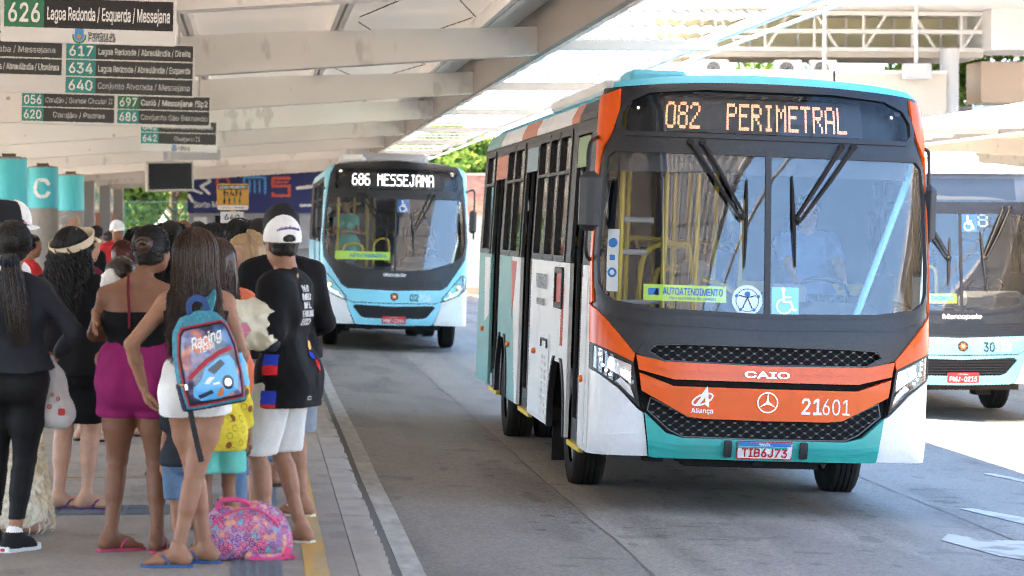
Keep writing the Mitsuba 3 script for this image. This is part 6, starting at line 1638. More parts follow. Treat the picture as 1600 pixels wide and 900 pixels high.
def cap_mesh(q, brim_dir=1, opening=False, h=.0045, grow=.016, tall=.012):
    """a baseball cap: domed crown and a curved peak pointing forward along the head"""
    s = q.s; c = q.head; X, Y, Z = q.hx, q.hy, q.hz
    p = lambda x, y, z: c + (X * x + Y * y + Z * z) * s
    F = Field()
    F.cone(p(0, -.030, .040 + tall), p(0, .020, .036 + tall), (.090 + grow) * s, (.088 + grow) * s, .03, X, 1.12)
    F.cone(p(0, -.030, .0), p(0, .022, .01), (.084 + grow) * s, (.084 + grow) * s, .03, X, 1.10)
    F.sample(h)
    A, B, D = F.grid()
    fx = (A - c[0]) * X[0] + (B - c[1]) * X[1] + (D - c[2]) * X[2]; fy = (A - c[0]) * Y[0] + (B - c[1]) * Y[1] + (D - c[2]) * Y[2]; fz = (A - c[0]) * Z[0] + (B - c[1]) * Z[1] + (D - c[2]) * Z[2]
    F.cut((.012 * s + .10 * fy * 1.0) - fz + 0 * F.F)            # lower edge, dipping at the back
    inner = -(F.F + .006)                                          # a shell, open below
    F.F = np.maximum(F.F, inner.astype(f32)) if opening else F.F
    if opening:
        hole = np.sqrt((fx / (.036 * s)) ** 2 + (np.maximum(fz - .016 * s, 0) / (.026 * s)) ** 2 + (np.minimum(fz - .016 * s, 0) / (.012 * s)) ** 2) - 1
        F.cut(np.where(fy < -.02, -hole * .02, -1) + 0 * F.F)
    crown = F.mesh()
    # peak
    rows = []
    for a in np.linspace(-1.15, 1.15, 25):
        for t in np.linspace(0, 1, 6):
            ex, ey = math.sin(a), math.cos(a)
            r0 = np.array([.090 * ex, .012 + .098 * ey]); L = .075 * (math.cos(a * .95) ** .8 if abs(a) < 1.5 else 0)
            x, yv = r0[0] * (1 - .05 * t), r0[1] + L * t
            rows.append(p(x, yv, .028 - .05 * t * .35 - .35 * x * x * 2.2 * t - .05 * abs(ex) ** 2 * .2))
    v = np.array(rows); n, mm = 25, 6
    up = Z * .0035
    V = np.vstack([v + up, v - up]); f = []
    for i in range(n - 1):
        for j in range(mm - 1):
            a, b, cc, d = i * mm + j, (i + 1) * mm + j, (i + 1) * mm + j + 1, i * mm + j + 1
            f += [[a, cc, b], [a, d, cc], [a + n * mm, b + n * mm, cc + n * mm], [a + n * mm, cc + n * mm, d + n * mm]]
    rim = [i * mm + mm - 1 for i in range(n)]
    for a, b in zip(rim[:-1], rim[1:]): f += [[a, b, b + n * mm], [a, b + n * mm, a + n * mm]]
    return crown, M_(V, f), p

def backpack_strap(k, parent_name, pts, w, m):
    """a flat webbing strap through points"""
    P = spline(pts, 6); t = np.gradient(P, axis=0); t /= np.linalg.norm(t, axis=1, keepdims=True)
    return P, t

def ribbon(pts, normal, w, th):
    P = spline(pts, 6); t = np.gradient(P, axis=0); t /= np.linalg.norm(t, axis=1, keepdims=True)
    N = np.array([normal(a) for a in np.linspace(0, 1, len(P))]) if callable(normal) else np.broadcast_to(np.asarray(normal, float), P.shape)
    S = np.cross(t, N); S /= np.linalg.norm(S, axis=1, keepdims=True) + 1e-9; N2 = np.cross(S, t)
    ring = np.stack([P + S * w / 2 + N2 * th / 2, P - S * w / 2 + N2 * th / 2, P - S * w / 2 - N2 * th / 2, P + S * w / 2 - N2 * th / 2], 1)
    n = len(P); i, j = np.meshgrid(np.arange(n - 1), np.arange(4), indexing='ij')
    q = np.stack([i * 4 + j, i * 4 + (j + 1) % 4, (i + 1) * 4 + (j + 1) % 4, (i + 1) * 4 + j], -1).reshape(-1, 4)
    f = np.vstack([q[:, [0, 1, 2]], q[:, [0, 2, 3]], [[0, 2, 1], [0, 3, 2]], np.array([[0, 1, 2], [0, 2, 3]]) + (n - 1) * 4])
    return M_(ring.reshape(-1, 3), f)
HF = .0095      # sampling step of the near figures

# ---------------------------------------------------------------- woman with the ponytail, at the left edge
def ponytail_woman():
    k = person('woman in black long sleeves and leggings with a long straight ponytail', -1.225, 14.42, -8)
    q = build_pose(1.625, wide=1.06, feet=((-.13, .10, .1), (.015, -.03, -.55)), hands=((-.24, .12, .92), (.215, .13, 1.0)), elbows=((-1, -.6, 0), (1, -.8, -.3)), head_turn=.35)
    part(k, 'body', skin_mesh(q, .011, shoes=True, palms=((1, 0, 0), (-1, .3, 0)), curl=(.8, 1.2)), 'skin_tan', True)
    F = torso_field(q, .018, -.10, .022); sleeve(F, q, 0, 1.93, .011); sleeve(F, q, 1, 1.93, .011)
    for sx in (-1, 1): F.ball(q.at(sx * .07, -.055, -.03), .125, .06)
    cloth(k, 'long_sleeved_top', F, 'cloth_charcoal', HF, [((0, 0, .925), (0, .1, -1)), (q.at(0, 0, .575), (0, .15, 1))], (.020, 8, 8, 4), 3)
    for i in (0, 1):
        pass
    L = body_field(q).grown(.007)
    cloth(k, 'leggings', L, 'cloth_legging', HF, [(q.at(0, 0, .12), (0, 0, 1)), ((0, 0, .16), (0, 0, -1))], (.003, 12, 12, 20), 5, lo=np.array([-.3, -.5, .1]), hi=np.array([.3, .5, 1.1]))
    part(k, 'hair', hair_cap(q, .010, low=-.055), 'hair_black', True)
    tie = q.head + np.array([.02, -.135, -.055])
    r = np.random.RandomState(5)
    part(k, 'hair', combed(q, 1500, 5, (.12, -1, -.62), .013), 'hair_black', True)
    NP = 2200; P1 = tie + .014 * r.normal(size=(NP, 3)) * [1, .7, .6]; ph = r.uniform(0, 6.28, NP); Ls = .43 * r.uniform(.75, 1.03, NP); fan = r.normal(size=NP); dep = .010 * r.normal(size=NP)
    def tail(t):
        return P1 + np.stack([.008 * np.sin(ph + 5 * t) * t + fan * (.005 + .012 * math.sin(PI * min(t, .8))) + .05 * t, -.026 * math.sin(PI * t * .8) + .016 * t + dep * (1 + t), -Ls * t], 1)
    V = Field(); zs = np.linspace(0, -.36, 7)
    for a, b in zip(zs[:-1], zs[1:]): V.cone(tie + [.05 * a / -.43, -.024 * math.sin(PI * a / -.43 * .8), a], tie + [.05 * b / -.43, -.024 * math.sin(PI * b / -.43 * .8), b], .018 + .014 * math.sin(PI * min(a / -.43, .8)), .018 + .014 * math.sin(PI * min(b / -.43, .8)), .03, (0, 1, 0), 1.5)
    part(k, 'ponytail', V.sample(.007).wrinkle(.010, 60, 60, 4, 2, 2).mesh(), 'hair_dark', True)
    part(k, 'ponytail', strands(P1, tail, 14, .0015, .25), 'hair_dark', True)
    tor = trimesh.creation.torus(.030, .017, 24, 10); v = np.array(tor.vertices); a = np.arctan2(v[:, 1], v[:, 0]); v *= (1 + .18 * np.sin(9 * a))[:, None]
    part(k, 'scrunchie', moved(M_(v, tor.faces), trimesh.transformations.translation_matrix(tie + [0, -.012, -.012]) @ trimesh.transformations.rotation_matrix(.5, [1, 0, 0])), 'scrunchie_blue', True)
    w = sneaker(k, q, 1, 'shoe_black', 'sole_white'); sneaker(k, q, 0, 'shoe_black', 'sole_white')
    F2, g, d2, t2 = foot_field(q, 1, True)
    part(w, 'side_stripe', tube(spline([g(-.03, -.052, .058), g(.03, -.058, .068), (g(.07, -.05, .05)), g(.12, -.045, .05)], 5), .006, 6), 'sole_white', 30)
    part(k, 'sock', Field().cone(q.ank[1] + [0, 0, -.02], q.ank[1] + [0, 0, .012], .044).sample(.007).mesh(), 'cloth_white', True)
    return k, q
W1, q1 = ponytail_woman()

# translucent carrier bag in her hand
def carrier_bag():
    k = thing('carrier_bag', 'thin white plastic carrier bag with red print holding bread rolls', 'bag')
    place[k] = T().translate([-1.015, 14.50, .03])
    F = Field()
    F.cone((0, 0, .80), (.005, 0, .86), .050, .028, .05, (0, 1, 0), 1.5); F.cone((-.02, 0, .66), (.03, 0, .66), .075, .080, .06, (0, 1, 0), 1.2); F.cone((0, 0, .72), (.0, 0, .82), .07, .045, .05, (0, 1, 0), 1.4)
    F.cone((0, 0, .86), (-.02, 0, .95), .022, .012, .03)
    F.sample(.007).wrinkle(.010, 14, 14, 8, 4, 3)
    scene['bag_film'] = {'type': 'principledthin', 'base_color': {'type': 'rgb', 'value': [.80, .80, .80]}, 'roughness': .3, 'spec_trans': .04, 'diff_trans': .7, 'eta': 1.4}
    USED.add('bag_film')
    part(k, 'film', F.mesh(), 'bag_film', True)
    for c in ((-.03, -.01, .655), (.035, .01, .65), (0, .0, .69)): part(k, 'bread_roll', ico(c, .042, 2, (1.15, .9, .75)), 'straw', True)
    for (x, z, r_) in ((-.025, .70, .012), (.02, .74, .010), (-.01, .76, .009)):
        part(k, 'red_print', prism(Point(x, z).buffer(r_).difference(Point(x, z).buffer(r_ * .5)), -.078, -.074, 'xz'), 'red_letter', 30)
    part(k, 'red_print', prism(rrect(.02, .055, .655, .69, .006), -.078, -.074, 'xz'), 'red_letter', 30)
carrier_bag()

# ---------------------------------------------------------------- person in the cap and the long crochet skirt, behind her
def crochet_woman():
    k = person('woman in a black and white cap and cream crochet skirt behind the ponytail woman', -1.33, 15.25, -60)
    q = build_pose(1.72, wide=1.1, head_turn=0)
    part(k, 'body', skin_mesh(q, .014, fine=False), 'skin_light', True)
    F = torso_field(q, .014, -.10, .01); sleeve(F, q, 0, .6, .012); sleeve(F, q, 1, .6, .012)
    cloth(k, 'blouse', F, 'cloth_white', .013, [((0, 0, .85), (0, 0, -1)), (q.at(0, 0, .57), (0, 0, 1))])
    S = Field().cone((0, 0, .98), (0, 0, .55), .15, .17, .05).cone((-.02, 0, .55), (.06, -.03, .16), .17, .215, .06)
    S.sample(.010); S.plane((0, 0, .035), (.1, 0, -1)); S.plane((0, 0, 1.0), (0, 0, 1)); S.wrinkle(.030, 10, 10, 2.0, 8, 2); S.wrinkle(.010, 60, 60, 40, 9, 2)
    sk = part(k, 'crochet_skirt', S.mesh(), 'crochet_cream', True)
    r = np.random.RandomState(3); n = 900
    a = r.uniform(0, 2 * PI, n); z0 = r.uniform(.05, .9, n); rr = np.interp(z0, [.05, .16, .55, .98], [.235, .225, .175, .15])
    P = np.stack([rr * np.cos(a) + .05 * (.55 - np.minimum(z0, .55)), rr * np.sin(a), z0], 1); dirs = np.stack([np.cos(a), np.sin(a), 0 * a], 1); cur = r.uniform(-1, 1, (n, 2))
    def fr(t): return P + dirs * (.018 * math.sin(PI * t) + .004) + np.stack([-np.sin(a), np.cos(a), 0 * a], 1) * (cur[:, :1] * .03 * t) + np.array([0, 0, -.055]) * t
    part(sk, 'fringe', strands(P, fr, 6, .004, .5), 'crochet_cream', True, kind='stuff')
    crown, peak, p = cap_mesh(q)
    part(k, 'cap', crown, 'cap_black', True, label='black cap crown with a white front')
    part(k, 'cap_peak', peak, 'cap_white', 30)
    F = Field(); F.cone(p(0, .03, .052), p(0, .034, .04), .106 * q.s, .104 * q.s, .03, q.hx, 1.12); F.sample(.006); F.plane(p(0, .045, 0), -q.hy); F.plane(p(0, 0, .022), -q.hz)
    part(k, 'cap_front', F.mesh(), 'cap_white', True)
    ring = [p(.100 * math.sin(t), .014 + .105 * math.cos(t), .030 + .004) for t in np.linspace(-1.2, 1.2, 20)]
    part(k, 'cap_piping', tube(ring, .005, 6), 'strap_pink', 30)
    part(k, 'hair', hair_cap(q, .008, .010), 'hair_dark', True)
    eyes(k, q, head_field(q)[1])
crochet_woman()

# ---------------------------------------------------------------- woman with the straw visor
def visor_woman():
    k = person('woman with curly black hair under a beige straw visor, black clothes and purple flip flops', -1.055, 16.44, -18)
    q = build_pose(1.59, wide=1.32, feet=((-.085, .0, -1.15), (.075, .03, -1.15)), hands=((-.10, .22, 1.02), (.12, .24, 1.02)), elbows=((-1, -.3, -.4), (1, -.3, -.4)), head_turn=-.25)
    part(k, 'body', skin_mesh(q, .012, palms=((0, 1, 0), (0, 1, 0))), 'skin_light', True)
    F = torso_field(q, .022, -.14, .01); sleeve(F, q, 0, .95, .020, .012); sleeve(F, q, 1, .95, .020, .012)
    cloth(k, 'top', F, 'cloth_black', .011, [((0, 0, .78), (0, 0, -1)), (q.at(0, 0, .57), (0, .2, 1))], (.012, 7, 7, 5), 11)
    S = shorts_field(q, .020, .62, .015, .12)
    for a in (0, 1): S.cone(q.hipj[a] * [.3, 1, 1], leg_cut(q, a, .6) * [.3, 1, 1] + [0, 0, .0], .12, .10, .06)
    cloth(k, 'skirt', S, 'cloth_black', .011, [((0, 0, .50), (0, 0, -1)), (q.at(0, 0, .1), (0, 0, 1))], (.007, 8, 8, 3), 12)
    s = q.s
    P, N, d, r = scalp(q, 620, 21, zlow=-.3); ph = r.uniform(0, 6.28, len(P)); L = r.uniform(.22, .42, len(P)); tw = r.uniform(26, 40, len(P)); rad = r.uniform(.006, .014, len(P))
    def curl(t):
        e = min(t * 4, 1)
        c = P + N * (.020 * e) + np.stack([d[:, 0] * .040 * min(t * 2, 1), np.minimum(d[:, 1], 0) * .05 * t - .03 * t, -L * t * 1.05 - 0 * t], 1)
        return c + rad[:, None] * np.stack([np.cos(ph + tw * t), np.sin(ph + tw * t), .5 * np.cos(2 * ph + tw * t)], 1) * e
    part(k, 'hair', combed(q, 900, 6, (0, -.4, -1), .016), 'hair_black', True)
    part(k, 'hair', hair_cap(q, .012, low=-.06), 'hair_black', True)
    part(k, 'curls', strands(P, curl, 26, .0042, .4), 'hair_black', True)
    # visor: a sloping band round the head, open on top, with a peak
    X, Y, Z = q.hx, q.hy, q.hz; p = lambda x, y, z: q.head + (X * x + Y * y + Z * z) * s
    rows, fc = [], []; n = 64
    for i in range(n):
        a = 2 * PI * i / n; ex, ey = math.sin(a), math.cos(a)
        z0 = .022 + .052 * ey; hgt = .040 + .030 * (1 + ey) / 2
        for (rr, zz) in ((.130, z0), (.137, z0 + hgt), (.131, z0 + hgt), (.124, z0)):
            rows.append(p(rr * ex, -.006 + (rr + .014) * ey, zz))
    for i in range(n):
        for j in range(4):
            a, b, c, d_ = i * 4 + j, i * 4 + (j + 1) % 4, ((i + 1) % n) * 4 + (j + 1) % 4, ((i + 1) % n) * 4 + j; fc += [[a, c, b], [a, d_, c]]
    vz = part(k, 'visor_band', M_(rows, fc), 'straw', 30)
    crown, peak, _ = cap_mesh(q)
    v = np.array(peak.vertices); v = q.head + (v - q.head) * 1.22 + np.array(q.hz) * .048 + np.array(q.hy) * .030
    part(vz, 'peak', M_(v, peak.faces), 'straw', 30)
    for sx in (-.05, .06): part(k, 'bra_strap', ribbon([q.at(sx * 1.6, -.085, .545), q.at(sx * 1.5, -.118, .46), q.at(sx * 1.1, -.142, .40)], (0, -1, .3), .018, .004), 'strap_pink', 30)
    for i in (0, 1): flip_flop(k, q, i, 'sandal_purple', 'sandal_purple')
visor_woman()

# ---------------------------------------------------------------- woman with the bun, carrying a baby
def bun_woman():
    k = person('woman with a hair bun, bare shoulders, black top and magenta shorts, carrying a baby', -.595, 14.32, -4)
    q = build_pose(1.60, wide=1.16, feet=((-.135, .02, -1.05), (.105, -.04, -.15)), hands=((-.02, .27, 1.10), (.16, .30, 1.02)), elbows=((-1, -.35, -.2), (1, -.2, -.3)), head_turn=-.35, head_shift=(.055, .02), head_tilt=-.05, lean=(.03, 0))
    part(k, 'body', skin_mesh(q, .0095, palms=((0, 1, .3), (0, 1, .3))), 'skin_brown', True)
    F = torso_field(q, .010, -.02, 0)
    cloth(k, 'black_top', F, 'cloth_black', HF, [((0, 0, 1.03), (0, 0, -1)), ((0, 0, 1.225), (0, -.12, 1))], (.006, 10, 10, 6), 4)
    S = shorts_field(q, .016, .58, .016, .13)
    S.sample(HF); S.wrinkle(.016, 10, 10, 3.0, 6, 2); S.wrinkle(.005, 26, 26, 14, 7); S.plane((0, 0, .685), (0, .10, -1)); S.plane((0, 0, 1.075), (0, 0, 1))
    part(k, 'magenta_shorts', S.mesh(), 'cloth_magenta', True)
    for sx in (-.035,):
        part(k, 'shoulder_strap', ribbon([q.at(sx - .02, -.045, .585), q.at(sx - .014, -.094, .50), q.at(sx - .002, -.122, .40), q.at(sx, -.126, .30)], (0, -1, .15), .013, .004), 'cloth_maroon', 30)
    s = q.s
    part(k, 'hair', hair_cap(q, .010, low=-.055, rough=.004), 'hair_black', True)
    bun = q.head + (q.hx * .012 + q.hy * -.118 + q.hz * .035) * s
    part(k, 'hair', combed(q, 1500, 8, (-.08, -1, .12), .013), 'hair_black', True)
    B = []
    for j in range(9):
        a = np.linspace(0, 2 * PI * 1.35, 30) + j * .7; rr = .036 - .0028 * j + .004 * np.sin(3 * a + j)
        B.append(tube(np.stack([bun[0] + rr * np.cos(a), np.full(30, bun[1] - .008 - .003 * j) + .006 * np.sin(2 * a + j), bun[2] + rr * np.sin(a)], 1), .0085, 6))
    part(k, 'hair_bun', cat(B), 'hair_brown', True)
    part(k, 'hair_tie', tube([(bun[0] + .040 * math.cos(a), bun[1] + .006, bun[2] + .040 * math.sin(a)) for a in np.linspace(0, 2 * PI, 25)], .006, 6), 'hair_brown', True)
    for i in (0, 1): flip_flop(k, q, i, 'sandal_pink', 'sandal_pink')
    return q
q3 = bun_woman()
def baby():
    k = thing('person', 'baby in a white hood looking over the shoulder of the woman with the bun', 'person')
    place[k] = T().translate([-.555, 14.32, -.03])
    F = Field(); c = np.array([-.125, .17, 1.435])
    F.cone(c, c + [0, .02, .0], .078, .070, .03, (1, 0, 0), 1.08); F.ball(c + [0, -.02, -.05], .05, .03)
    F.cone(c + [0, .0, -.08], c + [.0, .02, -.13], .04, .05, .03)
    F.cone(c + [.0, .03, -.16], c + [.02, .05, -.36], .075, .085, .05)
    for sx in (-1, 1):
        F.cone(c + [.02 + sx * .045, .05, -.38], c + [.02 + sx * .11, .0, -.44], .05, .042, .03); F.cone(c + [.02 + sx * .11, .0, -.44], c + [.02 + sx * .10, .0, -.56], .04, .030, .02)
        F.cone(c + [.02 + sx * .10, .0, -.56], c + [.02 + sx * .10, .05, -.585], .026, .020, .015)
    el, wr = c + [-.115, -.08, -.20], c + [-.115, -.20, -.245]
    F.cone(c + [-.055, .02, -.14], el, .036, .030, .02); F.cone(el, wr, .031, .022, .012); F.ball(c + [.07, .0, -.01], .02, .01)
    m = [F.sample(.008).mesh(), hand_field(wr, (-.15, -.8, -.6), (1, 0, 0), 1, .6, .62).sample(.004).mesh()]
    part(k, 'body', cat(m), 'skin_tan', True)
    H = Field(); H.cone(c + [0, -.005, .006], c + [0, .022, .006], .084, .078, .03, (1, 0, 0), 1.06); H.sample(.007); H.wrinkle(.005, 50, 50, 50, 1, 2); H.plane(c + [0, .02, -.02], (0, .3, -1))
    part(k, 'hair', H.mesh(), 'hair_dark', True)
    G = Field(); G.cone(c + [-.045, -.055, -.055], c + [-.015, -.05, -.10], .058, .068, .03); G.cone(c + [-.05, -.06, -.02], c + [-.02, -.05, -.07], .046, .05, .03); G.sample(.006); G.wrinkle(.018, 22, 22, 16, 5, 3)
    part(k, 'hood', G.mesh(), 'cloth_white', True)
    R = Field(); R.cone(c + [.0, .03, -.16], c + [.02, .05, -.37], .083, .094, .05); R.sample(.009); R.wrinkle(.006, 14, 14, 9)
    part(k, 'romper', R.mesh(), 'cloth_white', True)
baby()

# ---------------------------------------------------------------- girl with long hair and the racing backpack
def girl():
    k = person('girl with very long dark hair, black sleeveless top and white shorts, legs crossed', -.300, 13.71, 2)
    q = build_pose(1.575, wide=.96, feet=((.062, .09, 1.25), (-.075, -.06, 1.35)), hands=((-.235, .02, .86), (.20, .14, .88)), elbows=((-1, -.5, 0), (.4, -1, 0)), head_turn=-.1, knee_pole=((.2, 1, 0), (-.2, 1, 0)), hip_shift=(.02, 0), lean=(-.01, 0), head_tilt=.02)
    part(k, 'body', skin_mesh(q, .009, palms=((1, .3, 0), (0, 1, 0)), curl=(.55, .6)), 'skin_tan', True)
    F = torso_field(q, .009, -.02, 0)
    F.sample(HF); F.wrinkle(.010, 10, 10, 9, 2); F.plane((0, 0, 1.02), (0, 0, -1))
    X, Y, Z = F.grid()
    F.cut(np.where(Z > 1.24, np.abs(X - .0) - (.128 - .30 * np.maximum(Z - 1.36, 0)), -1) + 0 * F.F); F.plane(q.at(0, 0, .568), (0, .1, 1))
    part(k, 'sleeveless_top', F.mesh(), 'cloth_black', True)
    S = shorts_field(q, .012, .42, .022, .11)
    S.sample(HF); S.wrinkle(.011, 11, 11, 5, 5); S.wrinkle(.005, 28, 28, 16, 8); S.plane((0, 0, .735), (.05, .12, -1)); S.plane((0, 0, 1.005), (0, 0, 1))
    part(k, 'white_shorts', S.mesh(), 'cloth_white', True)
    part(k, 'hair', hair_cap(q, .014, low=-.06), 'hair_dark', True)
    part(k, 'hair_volume', hair_volume(q, .42, .042, .060, -.125, 3), 'hair_dark', True)
    part(k, 'long_hair', falling(q, 2000, 4, .46, .088, -.150, wave=.014, phi=2.0), 'hair_dark', True)
    part(k, 'long_hair', falling(q, 520, 14, .50, .125, -.150, .030, .016, .0020), 'hair_brown', True, label='browner loose strands')
    for i in (0, 1): flip_flop(k, q, i, 'sandal_blue', 'sandal_blue')
    return q
q4 = girl()
# ---------------------------------------------------------------- the racing backpack on her shoulder
mat('pack_blue', weave((0.030, 0.070, 0.20), .3), 0.7, 0.3)
mat('pack_navy', weave((0.012, 0.018, 0.045), .3), 0.7, 0.3)
def pack_print(p, n, uv):
    d1, d2, w = mikit.voronoi(p.x * 46, p.z * 46 + p.y * 30)
    return mikit.mix((0.030, 0.16, 0.24), (0.10, 0.36, 0.42), dr.select((d2 - d1 < 0.10) & (w > .3), 0.8, 0.15))
mat('pack_doodle', mikit.proc(pack_print), 0.7, 0.3)
def gloss_print(p, n, uv):
    a = mikit.fbm(p.x * 9 + p.z * 5, p.z * 11 - p.x * 6, 3.0, 3)
    c = mikit.mix((0.012, 0.018, 0.050), (0.16, 0.10, 0.22), sm(.45, .62, a))
    c = mikit.mix(c, C((0.62, 0.22, 0.12)), sm(.62, .75, a) * .8)
    return mikit.mix(c, C((0.04, 0.16, 0.42)), sm(.55, .70, mikit.fbm(p.x * 7, p.z * 15 + p.x * 12, 8.0, 3)) * .7)
mat('pack_gloss', mikit.proc(gloss_print), 0.16, 0.6, clearcoat=0.7, clearcoat_gloss=0.9)
mat('print_sky', (0.10, 0.40, 0.72), 0.2, 0.5); mat('print_orange', (0.62, 0.16, 0.05), 0.2, 0.5); mat('print_dark', (0.02, 0.03, 0.05), 0.2, 0.5)
mat('zip_red', (0.40, 0.016, 0.035), 0.5, 0.4)
USED |= set(scene)
def racing_backpack():
    k = thing('backpack', 'blue racing backpack with glossy car print and red zips on the long haired girl', 'backpack')
    place[k] = T().translate([-.222, 13.46, 1.01]).rotate([0, 1, 0], -11).rotate([0, 0, 1], 10).scale([.88, 1, 1.05])
    out = Polygon([(-.155, -.20), (.155, -.205), (.165, -.10), (.160, .05), (.135, .145), (.085, .200), (.0, .222), (-.085, .200), (-.135, .145), (-.160, .05), (-.165, -.10)]).buffer(.012).buffer(-.004)
    def puff(poly, y0, y1, bulge, h=.008, seed=0, amp=.004):
        """a stuffed bag with this outline"""
        x0, z0, x1, z1 = poly.bounds
        xs, zs = np.arange(x0 - .02, x1 + .02, h), np.arange(z0 - .02, z1 + .02, h); ys = np.arange(min(y0, y1) - bulge - .02, max(y0, y1) + .02, h)
        from shapely import points as _pts, distance as _dist, contains as _cont
        XX, ZZ = np.meshgrid(xs, zs, indexing='ij'); pp = _pts(XX, ZZ)
        D = _dist(poly.exterior, pp); D = np.where(_cont(poly, pp), -D, D)
        F = Field(); F.l, F.h, F.ax = np.array([xs[0], ys[0], zs[0]]), h, [xs.astype(f32), ys.astype(f32), zs.astype(f32)]
        inn = np.clip(-D / .07, 0, 1); dome = bulge * np.sqrt(1 - (1 - inn) ** 2)
        Y = ys[None, :, None]
        F.F = np.maximum(np.maximum(D[:, None, :] + 0 * Y, Y - max(y0, y1)), (min(y0, y1) - dome[:, None, :]) - Y).astype(f32)
        F.wrinkle(amp, 16, 16, 16, seed)
        return F
    part(k, 'main_body', puff(out, .0, .12, .015, seed=2).mesh(), 'pack_doodle', True)
    lowb = out.intersection(sbox(-1, -1, 1, -.09)).buffer(.008)
    part(k, 'side_pocket', puff(lowb, .02, .13, .0, seed=3).mesh(), 'pack_navy', True)
    front = affinity.scale(out, .86, .86).intersection(sbox(-1, -.2, 1, .15)).buffer(.02).buffer(-.01)
    fr_ = puff(front, -.012, .0, .030, .007, 5, .003)
    fk = part(k, 'front_pocket', fr_.mesh(), 'pack_gloss', True)
    def depth(x, z):
        """front surface of the pocket"""
        p_ = Point(x, z); d = front.exterior.distance(p_) if front.contains(p_) else 0
        i = min(d / .07, 1); return -.012 - .030 * math.sqrt(1 - (1 - i) ** 2) - .0025
    def stick(poly, m, nm, lift=.0, dens=.012):
        ms = []
        for g in getattr(poly, 'geoms', [poly]):
            mm = trimesh.creation.extrude_polygon(g.segmentize(dens), .002, engine='earcut')
            v, f = trimesh.remesh.subdivide_to_size(mm.vertices, mm.faces, .016)
            w = np.array([[a, depth(a, b) - c - lift, b] for a, b, c in v]); q = M_(w, f)
            ms.append(q)
        part(fk, nm, cat(ms), m, 30)
    cl = lambda p_: p_.intersection(front.buffer(-.006))
    # a plain blue race car, seen from its front corner
    body_ = cl(Polygon([(-.115, -.145), (-.11, -.115), (-.06, -.085), (-.03, -.035), (.06, .0), (.105, .0), (.125, -.03), (.13, -.10), (.12, -.15), (.02, -.175), (-.08, -.17)]).buffer(.006))
    stick(body_, 'print_sky', 'car_print')
    stick(cl(Polygon([(-.022, -.042), (.058, -.006), (.078, -.030), (.01, -.068)])), 'print_dark', 'window_print', .002)
    stick(cl(Polygon([(-.10, -.148), (-.02, -.135), (-.01, -.150), (-.09, -.165)])), 'print_dark', 'intake_print', .002)
    stick(cl(Point(.075, -.115).buffer(.032)), 'print_dark', 'wheel_print', .002); stick(cl(Point(.075, -.115).buffer(.018)), 'chrome', 'wheel_print', .0035)
    stick(cl(Polygon([(.0, -.165), (.04, -.125), (.045, -.150), (.03, -.172)])), 'print_orange', 'flame_print', .002)
    stick(cl(unary_union([Polygon([(-.055, -.10), (-.02, -.075), (.01, -.080), (-.03, -.108)]), sbox(-.005, -.115, .03, -.105)])), 'letter_white', 'number_print', .003)
    stick(cl(LineString([(-.12, -.06), (-.02, -.005), (.06, .025), (.125, .035)]).buffer(.010)), 'zip_red', 'zip_flap', .004)
    stick(cl(affinity.rotate(rrect(-.072, .030, .058, .088, .022), 12)), 'print_orange', 'team_patch', .001)
    def words(s_, h, x, z, w, slant, m, lift, rot):
        t_ = text(s_, h, (0, 0, 0), width=w, depth=.002, bold=True, slant=slant, rot=rot); v = np.array(t_.vertices)
        part(fk, 'lettering', M_([[x + a, depth(x + a, z + c) + b - lift, z + c] for a, b, c in v], t_.faces), m, False)
    words('Racing', .050, .005, .098, .170, .35, 'letter_white', .003, .16)
    words('TEAM', .026, -.004, .056, .085, .15, 'letter_white', .004, .12)
    ring = np.array(front.exterior.segmentize(.02).coords)
    part(k, 'red_zip', tube([(a, -.012, b) for a, b in ring if b > -.19], .009, 6), 'zip_red', 30)
    part(k, 'black_piping', tube([(a * .97, -.024, b * .97) for a, b in ring], .006, 6), 'sandal_black', 30)
    part(k, 'grab_handle', ribbon([(-.045, .03, .20), (-.04, .02, .262), (.0, .015, .285), (.045, .02, .262), (.05, .03, .20)], (0, -1, 0), .030, .006), 'pack_blue', 30)
    part(k, 'shoulder_strap', ribbon([(.035, .09, .195), (.07, .085, .235), (.095, .10, .275), (.112, .17, .312), (.115, .26, .31), (.10, .33, .24), (.08, .34, .10)], lambda t: (-.15, -math.cos(PI * t), .25 + math.sin(PI * t)), .062, .012), 'pack_doodle', 30)
    part(k, 'hanging_strap', ribbon([(-.14, .05, -.20), (-.142, .04, -.28), (-.139, .045, -.36), (-.136, .04, -.45)], (0, -1, 0), .030, .003), 'sandal_black', 30)
    part(k, 'pocket_trim', ribbon([(-.165, .07, -.08), (-.172, .0, -.085), (-.150, -.02, -.09)], (0, 0, 1), .016, .004), 'sign_orange', 30)
    part(k, 'side_bottle', lathe([(0, -.06), (.030, -.06), (.032, .05), (.022, .07), (.022, .09), (0, .09)], 16, (.175, .04, -.09)), 'print_sky', 30)
    part(k, 'zip_pull', bx(-.158, -.140, -.03, -.024, -.115, -.085, .003), 'chrome', 30)
racing_backpack()

